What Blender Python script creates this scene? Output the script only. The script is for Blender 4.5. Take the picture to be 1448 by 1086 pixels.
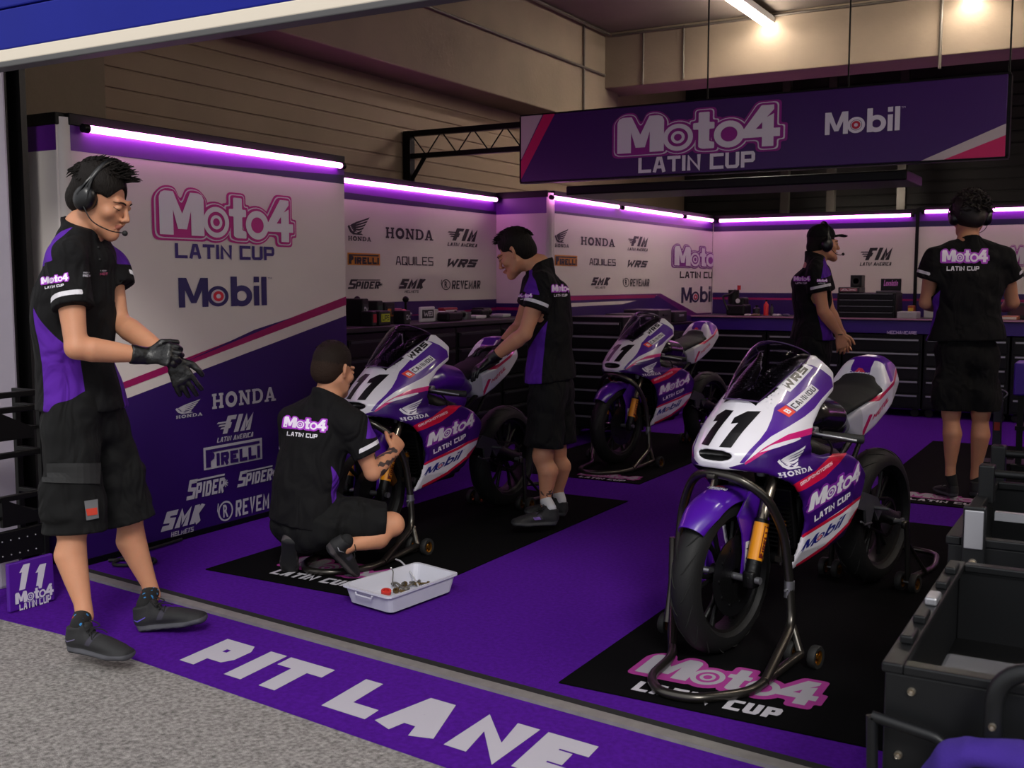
import bpy, bmesh, math, random
import numpy as np
from mathutils import Vector, Matrix, Quaternion
from mathutils.bvhtree import BVHTree
for _o in list(bpy.data.objects): bpy.data.objects.remove(_o)
SC = bpy.context.scene
COL = SC.collection
PI = math.pi
# ------------------------------------------------------------ camera, world, light, exposure
FPX, CXP, CYP, CAMH = 1519.0, 724.0, 543.0, 1.35
PITCH, YAW = math.atan(145/1519.0), math.radians(30)
cam = bpy.data.cameras.new('camera'); camo = bpy.data.objects.new('camera', cam); COL.objects.link(camo)
cam.sensor_width = 36; cam.lens = FPX/1448*36
camo.location = (0, 0, CAMH); camo.rotation_euler = (PI/2-PITCH, 0, YAW)
cam.dof.use_dof = True; cam.dof.focus_distance = 4.9; cam.dof.aperture_fstop = 7.1
cam.clip_start = 0.05
SC.camera = camo
w = bpy.data.worlds.new('sky'); SC.world = w; w.use_nodes = True
nt = w.node_tree; bg = nt.nodes['Background']
tc = nt.nodes.new('ShaderNodeTexCoord'); sep = nt.nodes.new('ShaderNodeSeparateXYZ'); ramp = nt.nodes.new('ShaderNodeValToRGB')
nt.links.new(tc.outputs['Generated'], sep.inputs[0]); nt.links.new(sep.outputs['Z'], ramp.inputs[0])
ramp.color_ramp.elements[0].position = 0.0; ramp.color_ramp.elements[0].color = (.62, .63, .66, 1)
ramp.color_ramp.elements[1].position = 0.6; ramp.color_ramp.elements[1].color = (1.0, 1.0, 1.02, 1)
nt.links.new(ramp.outputs[0], bg.inputs['Color']); bg.inputs['Strength'].default_value = 0.75
sun = bpy.data.lights.new('sun', 'SUN'); sun.energy = 1.1; sun.angle = math.radians(14); sun.color = (1, .97, .92)
suno = bpy.data.objects.new('sun', sun); COL.objects.link(suno)
suno.rotation_euler = (math.radians(52), 0, math.radians(38))
SC.view_settings.view_transform = 'Standard'; SC.view_settings.look = 'None'
SC.view_settings.gamma = 1; SC.view_settings.use_curve_mapping = False
SC.view_settings.exposure = 0.75
# ------------------------------------------------------------ geometry of the place, from the measured camera
def ray(px, py):
    x = (px-CXP)/FPX; y = (CYP-py)/FPX
    f = math.cos(PITCH)+y*math.sin(PITCH); u = -math.sin(PITCH)+y*math.cos(PITCH)
    s, c = math.sin(YAW), math.cos(YAW)
    return Vector((x*c-f*s, x*s+f*c, u))
CAMP = Vector((0, 0, CAMH))
def atz(px, py, z=0.0):
    d = ray(px, py); return CAMP+d*((z-CAMH)/d.z)
def aty(px, py, Y):
    d = ray(px, py); return CAMP+d*(Y/d.y)
def atx(px, py, X):
    d = ray(px, py); return CAMP+d*(X/d.x)
def atd(px, py, dist):            # point at a horizontal forward distance
    d = ray(px, py); f = -d.x*math.sin(YAW)+d.y*math.cos(YAW); return CAMP+d*(dist/f)
# ------------------------------------------------------------ materials
def lin(h):
    if isinstance(h, str):
        h = h.lstrip('#'); v = [int(h[i:i+2], 16)/255 for i in (0, 2, 4)]
    else: v = [q/255 for q in h]
    return tuple((q/12.92 if q <= .04045 else ((q+.055)/1.055)**2.4) for q in v)+(1,)
MATS = {}
def mat(name, col, rough=.5, metal=0.0, spec=.5, coat=0.0, bump=0.0, bscale=200, var=0.0, vscale=8, emit=None, estr=0, zones=(), sheen=0, stretch=None, fold=0, alpha=1, trans=0, coatr=.05):
    if name in MATS: return MATS[name]
    m = bpy.data.materials.new(name); m.use_nodes = True; MATS[name] = m
    n = m.node_tree.nodes; L = m.node_tree.links; b = n['Principled BSDF']
    b.inputs['Roughness'].default_value = rough; b.inputs['Metallic'].default_value = metal
    b.inputs['Specular IOR Level'].default_value = spec
    b.inputs['Coat Weight'].default_value = coat; b.inputs['Coat Roughness'].default_value = coatr
    b.inputs['Sheen Weight'].default_value = sheen
    b.inputs['Transmission Weight'].default_value = trans
    b.inputs['Alpha'].default_value = alpha
    m.diffuse_color = lin(col)
    cur = None
    rgb = n.new('ShaderNodeRGB'); rgb.outputs[0].default_value = lin(col); cur = rgb.outputs[0]
    for (attr, zc) in zones:
        a = n.new('ShaderNodeAttribute'); a.attribute_name = attr
        g = n.new('ShaderNodeMath'); g.operation = 'LESS_THAN'; L.new(a.outputs['Fac'], g.inputs[0]); g.inputs[1].default_value = 0
        mx = n.new('ShaderNodeMix'); mx.data_type = 'RGBA'; L.new(g.outputs[0], mx.inputs[0]); L.new(cur, mx.inputs[6]); mx.inputs[7].default_value = lin(zc)
        cur = mx.outputs[2]
    tco = n.new('ShaderNodeTexCoord'); src = tco.outputs['Object']
    if stretch:
        mp = n.new('ShaderNodeMapping'); mp.inputs['Scale'].default_value = stretch; L.new(src, mp.inputs[0]); src = mp.outputs[0]
    if var > 0:
        t = n.new('ShaderNodeTexNoise'); t.inputs['Scale'].default_value = vscale; t.inputs['Detail'].default_value = 5; L.new(src, t.inputs[0])
        mr = n.new('ShaderNodeMapRange'); mr.inputs[1].default_value = .25; mr.inputs[2].default_value = .75
        mr.inputs[3].default_value = 1-var; mr.inputs[4].default_value = 1+var; L.new(t.outputs[0], mr.inputs[0])
        mx = n.new('ShaderNodeMix'); mx.data_type = 'RGBA'; mx.blend_type = 'MULTIPLY'; mx.inputs[0].default_value = 1
        L.new(cur, mx.inputs[6]); L.new(mr.outputs[0], mx.inputs[7]); cur = mx.outputs[2]
    L.new(cur, b.inputs['Base Color'])
    if fold > 0:
        t0 = n.new('ShaderNodeTexNoise'); t0.inputs['Scale'].default_value = 9; t0.inputs['Detail'].default_value = 1.5; t0.inputs['Distortion'].default_value = 1.3
        mp0 = n.new('ShaderNodeMapping'); mp0.inputs['Scale'].default_value = (1, 1, .55); L.new(tco.outputs['Object'], mp0.inputs[0]); L.new(mp0.outputs[0], t0.inputs[0])
        bp0 = n.new('ShaderNodeBump'); bp0.inputs['Strength'].default_value = fold; bp0.inputs['Distance'].default_value = .05; L.new(t0.outputs[0], bp0.inputs['Height']); L.new(bp0.outputs[0], b.inputs['Normal'])
    if bump > 0:
        t = n.new('ShaderNodeTexNoise'); t.inputs['Scale'].default_value = bscale; t.inputs['Detail'].default_value = 3; L.new(src, t.inputs[0])
        bp = n.new('ShaderNodeBump'); bp.inputs['Strength'].default_value = bump; bp.inputs['Distance'].default_value = .01
        L.new(t.outputs[0], bp.inputs['Height']); L.new(bp.outputs[0], b.inputs['Normal'])
        if fold > 0: L.new(bp0.outputs[0], bp.inputs['Normal'])
    if emit:
        b.inputs['Emission Color'].default_value = lin(emit); b.inputs['Emission Strength'].default_value = estr
    return m
# ------------------------------------------------------------ linking and tagging
def tag(o, label=None, cat=None, group=None, kind=None):
    if label: o['label'] = label
    if cat: o['category'] = cat
    if group: o['group'] = group
    if kind: o['kind'] = kind
    return o
def thing(name, label, cat, loc=(0, 0, 0), rotz=0, group=None):
    o = bpy.data.objects.new(name, None); COL.objects.link(o); o.empty_display_size = .1
    o.location = loc; o.rotation_euler = (0, 0, rotz)
    o.matrix_world = Matrix.Translation(Vector(loc)) @ Matrix.Rotation(rotz, 4, 'Z')
    return tag(o, label, cat, group)
def rootmat(o):
    M = Matrix.Identity(4)
    while o is not None:
        M = (Matrix.Translation(o.location) @ o.rotation_euler.to_matrix().to_4x4()) @ M; o = o.parent
    return M
def link(name, me, mats, parent=None, world=False):
    if not isinstance(mats, (list, tuple)): mats = [mats]
    for m in mats: me.materials.append(m)
    if world and parent is not None: me.transform(rootmat(parent).inverted())
    o = bpy.data.objects.new(name, me); COL.objects.link(o)
    if parent is not None: o.parent = parent
    return o
def copy_tree(o, parent=None):
    c = o.copy(); COL.objects.link(c); c.parent = parent
    for ch in list(o.children): copy_tree(ch, c)
    return c
def catmull(pts, n=6, closed=False):
    P = [Vector(p) for p in pts]; out = []; N = len(P)
    rng = N if closed else N-1
    for i in range(rng):
        if closed: a, b, c, d = P[(i-1) % N], P[i], P[(i+1) % N], P[(i+2) % N]
        else:
            b, c = P[i], P[i+1]; a = P[i-1] if i > 0 else b*2-c; d = P[i+2] if i+2 < N else c*2-b
        for k in range(n):
            t = k/n; out.append(.5*((2*b)+(c-a)*t+(2*a-5*b+4*c-d)*t*t+(3*b-a-3*c+d)*t**3))
    if not closed: out.append(P[-1])
    return out
def fillet(pts, r, n=5):
    P = [Vector(p) for p in pts]; out = [P[0]]
    for i in range(1, len(P)-1):
        a, b, c = P[i-1], P[i], P[i+1]; u = (a-b); v = (c-b)
        rr = min(r, u.length*.45, v.length*.45); s = b+u.normalized()*rr; e = b+v.normalized()*rr
        for k in range(n+1):
            t = k/n; out.append(s*(1-t)**2+b*2*t*(1-t)+e*t*t)
    out.append(P[-1]); return out
class MB:
    def __init__(s): s.v = []; s.f = []; s.m = []; s.s = []
    def add(s, vs, fs, mi=0, smooth=False):
        b = len(s.v); s.v += [tuple(q) for q in vs]
        for f in fs: s.f.append([i+b for i in f]); s.m.append(mi); s.s.append(smooth)
    def box(s, c, d, rot=None, mi=0, bev=0):
        c = Vector(c); hx, hy, hz = d[0]/2, d[1]/2, d[2]/2
        if bev > 0:
            bm = bmesh.new(); bmesh.ops.create_cube(bm, size=1)
            for v in bm.verts: v.co = Vector((v.co.x*d[0], v.co.y*d[1], v.co.z*d[2]))
            bmesh.ops.bevel(bm, geom=list(bm.edges), offset=min(bev, min(d)*.45), segments=2, affect='EDGES', profile=.5)
            bm.verts.index_update(); vs = [v.co.copy() for v in bm.verts]; fs = [[v.index for v in f.verts] for f in bm.faces]; bm.free()
        else:
            vs = [Vector((x*hx, y*hy, z*hz)) for x in (-1, 1) for y in (-1, 1) for z in (-1, 1)]
            fs = [(0, 1, 3, 2), (4, 6, 7, 5), (0, 4, 5, 1), (2, 3, 7, 6), (0, 2, 6, 4), (1, 5, 7, 3)]
        if rot is not None: vs = [rot @ v for v in vs]
        s.add([v+c for v in vs], fs, mi, False); return s
    def bx(s, lo, hi, mi=0, bev=0):
        return s.box([(a+b)/2 for a, b in zip(lo, hi)], [abs(b-a) for a, b in zip(lo, hi)], None, mi, bev)
    def tube(s, pts, r, n=10, mi=0, closed=False, caps=True, up=None, flat=1.0):
        P = [Vector(p) for p in pts]; N = len(P); R = r if isinstance(r, (list, tuple)) else [r]*N
        T = []
        for i in range(N):
            if closed: t = P[(i+1) % N]-P[i-1]
            else: t = P[min(i+1, N-1)]-P[max(i-1, 0)]
            T.append(t.normalized() if t.length > 1e-9 else Vector((0, 0, 1)))
        u = Vector(up) if up else (Vector((0, 0, 1)) if abs(T[0].z) < .9 else Vector((1, 0, 0)))
        u = (u-T[0]*u.dot(T[0])).normalized(); vs = []
        for i in range(N):
            u = (u-T[i]*u.dot(T[i]))
            u = u.normalized() if u.length > 1e-6 else T[i].orthogonal().normalized()
            w_ = T[i].cross(u)
            for k in range(n):
                a = 2*PI*k/n; vs.append(P[i]+(u*math.cos(a)*flat+w_*math.sin(a))*R[i])
        fs = []
        for i in range(N if closed else N-1):
            for k in range(n):
                a = i*n+k; b = i*n+(k+1) % n; c = ((i+1) % N)*n+(k+1) % n; d = ((i+1) % N)*n+k; fs.append((a, b, c, d))
        s.add(vs, fs, mi, True)
        if caps and not closed:
            s.add([vs[k] for k in range(n)], [list(range(n))[::-1]], mi); s.add([vs[(N-1)*n+k] for k in range(n)], [list(range(n))], mi)
        return s
    def cyl(s, p0, p1, r0, r1=None, n=16, mi=0): return s.tube([p0, p1], [r0, r1 if r1 is not None else r0], n, mi)
    def lathe(s, prof, o, ax, n=32, mi=0, closed=False, a0=0, a1=2*PI):   # prof: (radius, height along ax)
        o = Vector(o); ax = Vector(ax).normalized(); u = ax.orthogonal().normalized(); w_ = ax.cross(u); vs = []; fs = []
        full = abs(a1-a0-2*PI) < 1e-6; M = n if full else n+1
        for i in range(M):
            a = a0+(a1-a0)*i/n; d = u*math.cos(a)+w_*math.sin(a)
            for (r, h) in prof: vs.append(o+d*r+ax*h)
        K = len(prof)
        for i in range(n):
            for k in range(K if closed else K-1):
                a = i*K+k; b = i*K+(k+1) % K; c = ((i+1) % M)*K+(k+1) % K; d = ((i+1) % M)*K+k; fs.append((a, d, c, b))
        s.add(vs, fs, mi, True); return s
    def sphere(s, c, r, n=16, mi=0, sc=(1, 1, 1), rot=None):
        m = n//2; vs = []; fs = []; c = Vector(c)
        for i in range(m+1):
            t = PI*i/m
            for k in range(n):
                a = 2*PI*k/n; v = Vector((math.sin(t)*math.cos(a)*sc[0], math.sin(t)*math.sin(a)*sc[1], math.cos(t)*sc[2]))*r
                if rot is not None: v = rot @ v
                vs.append(c+v)
        for i in range(m):
            for k in range(n): fs.append((i*n+k, (i+1)*n+k, (i+1)*n+(k+1) % n, i*n+(k+1) % n))
        s.add(vs, fs, mi, True); return s
    def prism(s, poly, fr, th, mi=0, smooth=False):   # poly 2d points, fr=(origin, xdir, ydir), thickness along x cross y
        o, x, y = [Vector(q) for q in fr]; z = x.cross(y).normalized(); n = len(poly)
        a = [o+x*p[0]+y*p[1] for p in poly]; b = [q+z*th for q in a]
        s.add(a+b, [list(range(n))[::-1], list(range(n, 2*n))]+[(i, (i+1) % n, n+(i+1) % n, n+i) for i in range(n)], mi, smooth); return s
    def mesh(s, name='mesh'):
        me = bpy.data.meshes.new(name); me.from_pydata(s.v, [], s.f)
        me.polygons.foreach_set('material_index', s.m); me.polygons.foreach_set('use_smooth', s.s); me.update()
        if any(s.s):
            try: me.set_sharp_from_angle(angle=math.radians(50))
            except Exception: pass
        return me
    def build(s, name, mats, parent=None, world=False, recalc=True):
        me = s.mesh(name)
        if recalc:
            bm = bmesh.new(); bm.from_mesh(me); bmesh.ops.recalc_face_normals(bm, faces=bm.faces); bm.to_mesh(me); bm.free()
        return link(name, me, mats, parent, world)
# ------------------------------------------------------------ signed-distance sculpting
class Field:
    def __init__(s, lo, hi, h):
        s.lo = np.array(lo, float); s.h = h; s.n = [int(math.ceil((b-a)/h))+1 for a, b in zip(lo, hi)]
        s.D = np.full(s.n, .5, np.float32); s.ax = [s.lo[i]+np.arange(s.n[i])*h for i in range(3)]
    def sub(s, lo, hi):
        i0 = [max(0, int((lo[k]-s.lo[k])/s.h)) for k in range(3)]; i1 = [min(s.n[k], int((hi[k]-s.lo[k])/s.h)+2) for k in range(3)]
        if any(a >= b for a, b in zip(i0, i1)): return None
        sl = tuple(slice(a, b) for a, b in zip(i0, i1))
        g = np.meshgrid(*[s.ax[k][sl[k]] for k in range(3)], indexing='ij'); return sl, g
    def put(s, fn, lo, hi, k=.01, op='u'):
        m = .03+k; r = s.sub([q-m for q in lo], [q+m for q in hi])
        if r is None: return s
        sl, g = r; d = fn(g).astype(np.float32); A = s.D[sl]
        if op == 'u':
            if k > 0:
                h = np.clip(.5+.5*(A-d)/k, 0, 1); s.D[sl] = A*(1-h)+d*h-k*h*(1-h)
            else: s.D[sl] = np.minimum(A, d)
        else:
            d = -d
            if k > 0:
                h = np.clip(.5-.5*(A-d)/k, 0, 1); s.D[sl] = A*(1-h)+d*h+k*h*(1-h)
            else: s.D[sl] = np.maximum(A, d)
        return s
    def limb(s, pts, rad, side=(1, 0, 0), k=.01, op='u'):
        P = [np.array(p, float) for p in pts]; R = [(r, r) if not isinstance(r, (tuple, list)) else r for r in rad]
        side = np.array(side, float); mr = max(max(r) for r in R)
        def fn(g):
            best = None
            for i in range(max(1, len(P)-1)):
                p0 = P[i]; p1 = P[min(i+1, len(P)-1)]; r0 = R[i]; r1 = R[min(i+1, len(P)-1)]
                ax = p1-p0; L = np.linalg.norm(ax)
                if L < 1e-6: ax = np.array((0, 0, 1e-6)); L = 1e-6
                a = ax/L; sd = side-a*side.dot(a); nn = np.linalg.norm(sd)
                if nn < 1e-3: sd = np.cross(a, (0.3, 1, .2)); nn = np.linalg.norm(sd)
                sd = sd/nn; fr = np.cross(a, sd)
                v = [g[q]-p0[q] for q in range(3)]; al = v[0]*a[0]+v[1]*a[1]+v[2]*a[2]
                t = np.clip(al/L, 0, 1); w_ = al-t*L
                u = v[0]*sd[0]+v[1]*sd[1]+v[2]*sd[2]; f = v[0]*fr[0]+v[1]*fr[1]+v[2]*fr[2]
                A = r0[0]+(r1[0]-r0[0])*t; B = r0[1]+(r1[1]-r0[1])*t; m = np.minimum(A, B)
                d = (np.sqrt((u/A)**2+(f/B)**2+(w_/m)**2)-1)*m
                best = d if best is None else np.minimum(best, d)
            return best
        lo = np.min(P, axis=0)-mr; hi = np.max(P, axis=0)+mr
        return s.put(fn, lo, hi, k, op)
    def ell(s, c, r, rot=None, k=.01, op='u'):
        c = np.array(c, float); R = np.array(rot if rot is not None else Matrix.Identity(3)); mr = max(r)
        def fn(g):
            v = [g[q]-c[q] for q in range(3)]
            l = [v[0]*R[0][q]+v[1]*R[1][q]+v[2]*R[2][q] for q in range(3)]
            q_ = np.sqrt((l[0]/r[0])**2+(l[1]/r[1])**2+(l[2]/r[2])**2)
            q2 = np.sqrt((l[0]/r[0]**2)**2+(l[1]/r[1]**2)**2+(l[2]/r[2]**2)**2)+1e-9
            return np.clip(q_*(q_-1)/q2, -mr, mr)
        return s.put(fn, c-mr, c+mr, k, op)
    def mesh(s, name='m', smooth=1):
        v, q = nets(s.D, s.lo, s.h); return raw_mesh(name, v, q)
def nets(D, lo, h):
    S = D < 0
    c8 = [(i, j, k) for i in (0, 1) for j in (0, 1) for k in (0, 1)]
    nx, ny, nz = D.shape
    def sh(A, c): return A[c[0]:nx-1+c[0], c[1]:ny-1+c[1], c[2]:nz-1+c[2]]
    cnt = sum(sh(S, c).astype(np.int8) for c in c8); idx = np.argwhere((cnt > 0) & (cnt < 8))
    V = {c: D[idx[:, 0]+c[0], idx[:, 1]+c[1], idx[:, 2]+c[2]] for c in c8}
    acc = np.zeros((len(idx), 3)); num = np.zeros(len(idx))
    for a in c8:
        for ax in range(3):
            if a[ax] == 0:
                b = list(a); b[ax] = 1; b = tuple(b); va, vb = V[a], V[b]; cr = (va < 0) != (vb < 0)
                t = np.where(cr, va/np.where(cr, va-vb, 1), 0)
                for q in range(3): acc[:, q] += np.where(cr, a[q]+(t if q == ax else 0), 0)
                num += cr
    verts = (idx+acc/num[:, None])*h+lo
    M = -np.ones((nx-1, ny-1, nz-1), np.int64); M[idx[:, 0], idx[:, 1], idx[:, 2]] = np.arange(len(idx)); quads = []
    for ax in range(3):
        o = [(a) for a in range(3) if a != ax]; sl0 = [slice(None)]*3; sl1 = [slice(None)]*3
        sl0[ax] = slice(0, -1); sl1[ax] = slice(1, None); a = S[tuple(sl0)]; b = S[tuple(sl1)]; e = np.argwhere(a != b)
        ok = (e[:, o[0]] > 0) & (e[:, o[1]] > 0) & (e[:, o[0]] < D.shape[o[0]]-1) & (e[:, o[1]] < D.shape[o[1]]-1); e = e[ok]
        if not len(e): continue
        ins = a[e[:, 0], e[:, 1], e[:, 2]]; cs = []
        for (p, q) in ((-1, -1), (0, -1), (0, 0), (-1, 0)):
            t = e.copy(); t[:, o[0]] += p; t[:, o[1]] += q; cs.append(M[t[:, 0], t[:, 1], t[:, 2]])
        Q = np.stack(cs, 1); flip = ins if ax != 1 else ~ins
        Q[~flip] = Q[~flip][:, ::-1]; quads.append(Q)
    return verts, np.concatenate(quads)
def raw_mesh(name, v, q, smooth=True, attrs=None):
    me = bpy.data.meshes.new(name); me.vertices.add(len(v)); me.vertices.foreach_set('co', np.asarray(v, np.float32).ravel())
    me.loops.add(len(q)*4); me.loops.foreach_set('vertex_index', np.asarray(q, np.int32).ravel())
    me.polygons.add(len(q)); me.polygons.foreach_set('loop_start', np.arange(len(q), dtype=np.int32)*4)
    me.polygons.foreach_set('use_smooth', np.ones(len(q), bool)); me.update(calc_edges=True); me.validate()
    return me
def co_of(me):
    a = np.empty(len(me.vertices)*3, np.float32); me.vertices.foreach_get('co', a); return a.reshape(-1, 3).astype(float)
def set_attr(me, name, arr):
    at = me.attributes.new(name, 'FLOAT', 'POINT'); at.data.foreach_set('value', np.asarray(arr, np.float32))
def relax(me, it=2, f=.5):
    v = co_of(me); E = np.empty(len(me.edges)*2, np.int32); me.edges.foreach_get('vertices', E); E = E.reshape(-1, 2)
    n = np.bincount(E.ravel(), minlength=len(v))[:, None]
    for _ in range(it):
        s = np.zeros_like(v)
        for q in range(3): s[:, q] = np.bincount(E[:, 0], v[E[:, 1], q], len(v))+np.bincount(E[:, 1], v[E[:, 0], q], len(v))
        v = v*(1-f)+f*s/np.maximum(n, 1)
    me.vertices.foreach_set('co', v.astype(np.float32).ravel()); me.update(); return me
def poly_sdf(x, y, poly):
    d = np.full(x.shape, 1e9); s = np.ones(x.shape); n = len(poly)
    for i in range(n):
        ax_, ay = poly[i]; bx, by = poly[i-1]; ex, ey = bx-ax_, by-ay; wx, wy = x-ax_, y-ay
        t = np.clip((wx*ex+wy*ey)/(ex*ex+ey*ey+1e-12), 0, 1); d = np.minimum(d, (wx-ex*t)**2+(wy-ey*t)**2)
        c1 = y >= ay; c2 = y < by; c3 = ex*wy > ey*wx
        s = np.where((c1 & c2 & c3) | (~c1 & ~c2 & ~c3), -s, s)
    return s*np.sqrt(d)
def joinmesh(name, mes):
    bm = bmesh.new()
    for m in mes: bm.from_mesh(m)
    me = bpy.data.meshes.new(name); bm.to_mesh(me); bm.free(); return me
# ------------------------------------------------------------ lettering: 2D layers -> flat or draped meshes
_tc = {}
def glyphs(s, bold=0.0, shear=0.0, outline=None):
    key = (s, bold, shear)
    if key in _tc: return _tc[key]
    cu = bpy.data.curves.new('txt', 'FONT'); cu.body = s; cu.size = 1; cu.offset = bold; cu.shear = shear; cu.resolution_u = 3; cu.fill_mode = 'FRONT'
    cu.space_character = 1+bold*1.6
    o = bpy.data.objects.new('txt', cu); COL.objects.link(o); dg = bpy.context.evaluated_depsgraph_get()
    me = bpy.data.meshes.new_from_object(o.evaluated_get(dg)); v = co_of(me)[:, :2]; f = [list(p.vertices) for p in me.polygons]
    bpy.data.objects.remove(o); bpy.data.meshes.remove(me); bpy.data.curves.remove(cu); _tc[key] = (v, f); return v, f
class Art:                                   # layers of coloured flat shapes in a 2D frame
    def __init__(s): s.v = []; s.f = []; s.c = []; s.z = []; s.k = 0
    def add(s, v, f, col, z=0):
        z = z+.03*(s.k % 30); s.k += 1
        b = len(s.v); s.v += [(p[0], p[1]) for p in v]; s.z += [z]*len(v)
        for q in f: s.f.append([i+b for i in q]); s.c.append(col)
        return s
    def poly(s, pts, col, z=0): return s.add(pts, [list(range(len(pts)))], col, z)
    def text(s, t, x0, y0, x1, y1, col, bold=.02, shear=0, z=0, grow=0.0, pad=None):
        v, f = glyphs(t, bold, shear); vb = v
        if grow:                              # a fatter copy of the same letters, sized from the thin ones
            v2, f2 = glyphs(t, bold, shear); lo, hi = vb.min(0), vb.max(0); v, f = glyphs_keep(t, bold, grow, shear)
        else: lo, hi = vb.min(0), vb.max(0)
        sx = (x1-x0)/(hi[0]-lo[0]); sy = (y1-y0)/(hi[1]-lo[1])
        return s.add([(x0+(p[0]-lo[0])*sx, y0+(p[1]-lo[1])*sy) for p in v], f, col, z)
    def ring(s, cx, cy, r0, r1, col, z=0, n=28, sx=1, sy=1):
        v = [(cx+r*math.cos(2*PI*k/n)*sx, cy+r*math.sin(2*PI*k/n)*sy) for r in (r0, r1) for k in range(n)]
        return s.add(v, [(k, (k+1) % n, n+(k+1) % n, n+k) for k in range(n)], col, z)
    def disc(s, cx, cy, r, col, z=0, n=24, sx=1, sy=1):
        return s.poly([(cx+r*math.cos(2*PI*k/n)*sx, cy+r*math.sin(2*PI*k/n)*sy) for k in range(n)], col, z)
    def line(s, pts, w, col, z=0):
        for a, b in zip(pts[:-1], pts[1:]):
            dx, dy = b[0]-a[0], b[1]-a[1]; l = math.hypot(dx, dy) or 1; nx, ny = -dy/l*w/2, dx/l*w/2; ex, ey = dx/l*w*.3, dy/l*w*.3
            s.poly([(a[0]+nx-ex, a[1]+ny-ey), (a[0]-nx-ex, a[1]-ny-ey), (b[0]-nx+ex, b[1]-ny+ey), (b[0]+nx+ex, b[1]+ny+ey)], col, z)
        return s
    def put(s, o, x0, y0, x1, y1):            # merge another Art (drawn in the unit box of its own bounds) into a box
        b = o.bounds(); sx = (x1-x0)/(b[2]-b[0]); sy = (y1-y0)/(b[3]-b[1]); n = len(s.v)
        s.v += [(x0+(p[0]-b[0])*sx, y0+(p[1]-b[1])*sy) for p in o.v]; s.z += o.z
        for q, c in zip(o.f, o.c): s.f.append([i+n for i in q]); s.c.append(c)
        return s
    def bounds(s):
        a = np.array(s.v); return (a[:, 0].min(), a[:, 1].min(), a[:, 0].max(), a[:, 1].max())
    def build(s, name, parent, fn, world=False, lift=.0006, cut=None, rough=.55):
        cols = []; mi = []
        for c in s.c:
            if c not in cols: cols.append(c)
            mi.append(cols.index(c))
        bm = bmesh.new(); vs = [bm.verts.new((p[0], p[1], z)) for p, z in zip(s.v, s.z)]
        for q, m in zip(s.f, mi):
            try: f = bm.faces.new([vs[i] for i in q]); f.material_index = m
            except ValueError: pass
        if cut:
            b = s.bounds()
            for ax in (0, 1):
                k = b[ax]+cut
                while k < b[ax+2]:
                    no = (1, 0, 0) if ax == 0 else (0, 1, 0); co = (k, 0, 0) if ax == 0 else (0, k, 0)
                    bmesh.ops.bisect_plane(bm, geom=bm.verts[:]+bm.edges[:]+bm.faces[:], plane_co=co, plane_no=no, dist=1e-7); k += cut
        dead = []
        for v in bm.verts:
            r = fn(v.co.x, v.co.y, (1+v.co.z)*lift)
            if r is None: dead.append(v)
            else: v.co = r
        if dead: bmesh.ops.delete(bm, geom=dead, context='VERTS')
        me = bpy.data.meshes.new(name); bm.to_mesh(me); bm.free()
        return link(name, me, [paint(c, rough) for c in cols], parent, world)
def glyphs_keep(t, bold, grow, shear):        # same letter spacing as glyphs(t, bold), outline grown
    key = (t, bold, shear, grow)
    if key in _tc: return _tc[key]
    cu = bpy.data.curves.new('txt', 'FONT'); cu.body = t; cu.size = 1; cu.offset = bold+grow; cu.shear = shear; cu.resolution_u = 3; cu.fill_mode = 'FRONT'
    cu.space_character = 1+bold*1.6
    o = bpy.data.objects.new('txt', cu); COL.objects.link(o); dg = bpy.context.evaluated_depsgraph_get()
    me = bpy.data.meshes.new_from_object(o.evaluated_get(dg)); v = co_of(me)[:, :2]; f = [list(p.vertices) for p in me.polygons]
    bpy.data.objects.remove(o); bpy.data.meshes.remove(me); bpy.data.curves.remove(cu); _tc[key] = (v, f); return v, f
def paint(c, rough=.55): return mat('print_%s_%d' % (c.lstrip('#'), int(rough*100)), c, rough)
def flat_fn(o, x, y):
    o, x, y = Vector(o), Vector(x).normalized(), Vector(y).normalized(); z = x.cross(y)
    return lambda a, b, h: o+x*a+y*b+z*h
def drape_fn(bvh, o, x, y, far=.6):           # drop the artwork along its own normal onto a surface
    o, x, y = Vector(o), Vector(x).normalized(), Vector(y).normalized(); z = x.cross(y)
    def f(a, b, h):
        p = o+x*a+y*b; r = bvh.ray_cast(p+z*.25, -z, far)
        if r[0] is None: return None
        n = r[1] if r[1].dot(z) > 0 else -r[1]
        return r[0]+n*(h+.0012)
    return f
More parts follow.
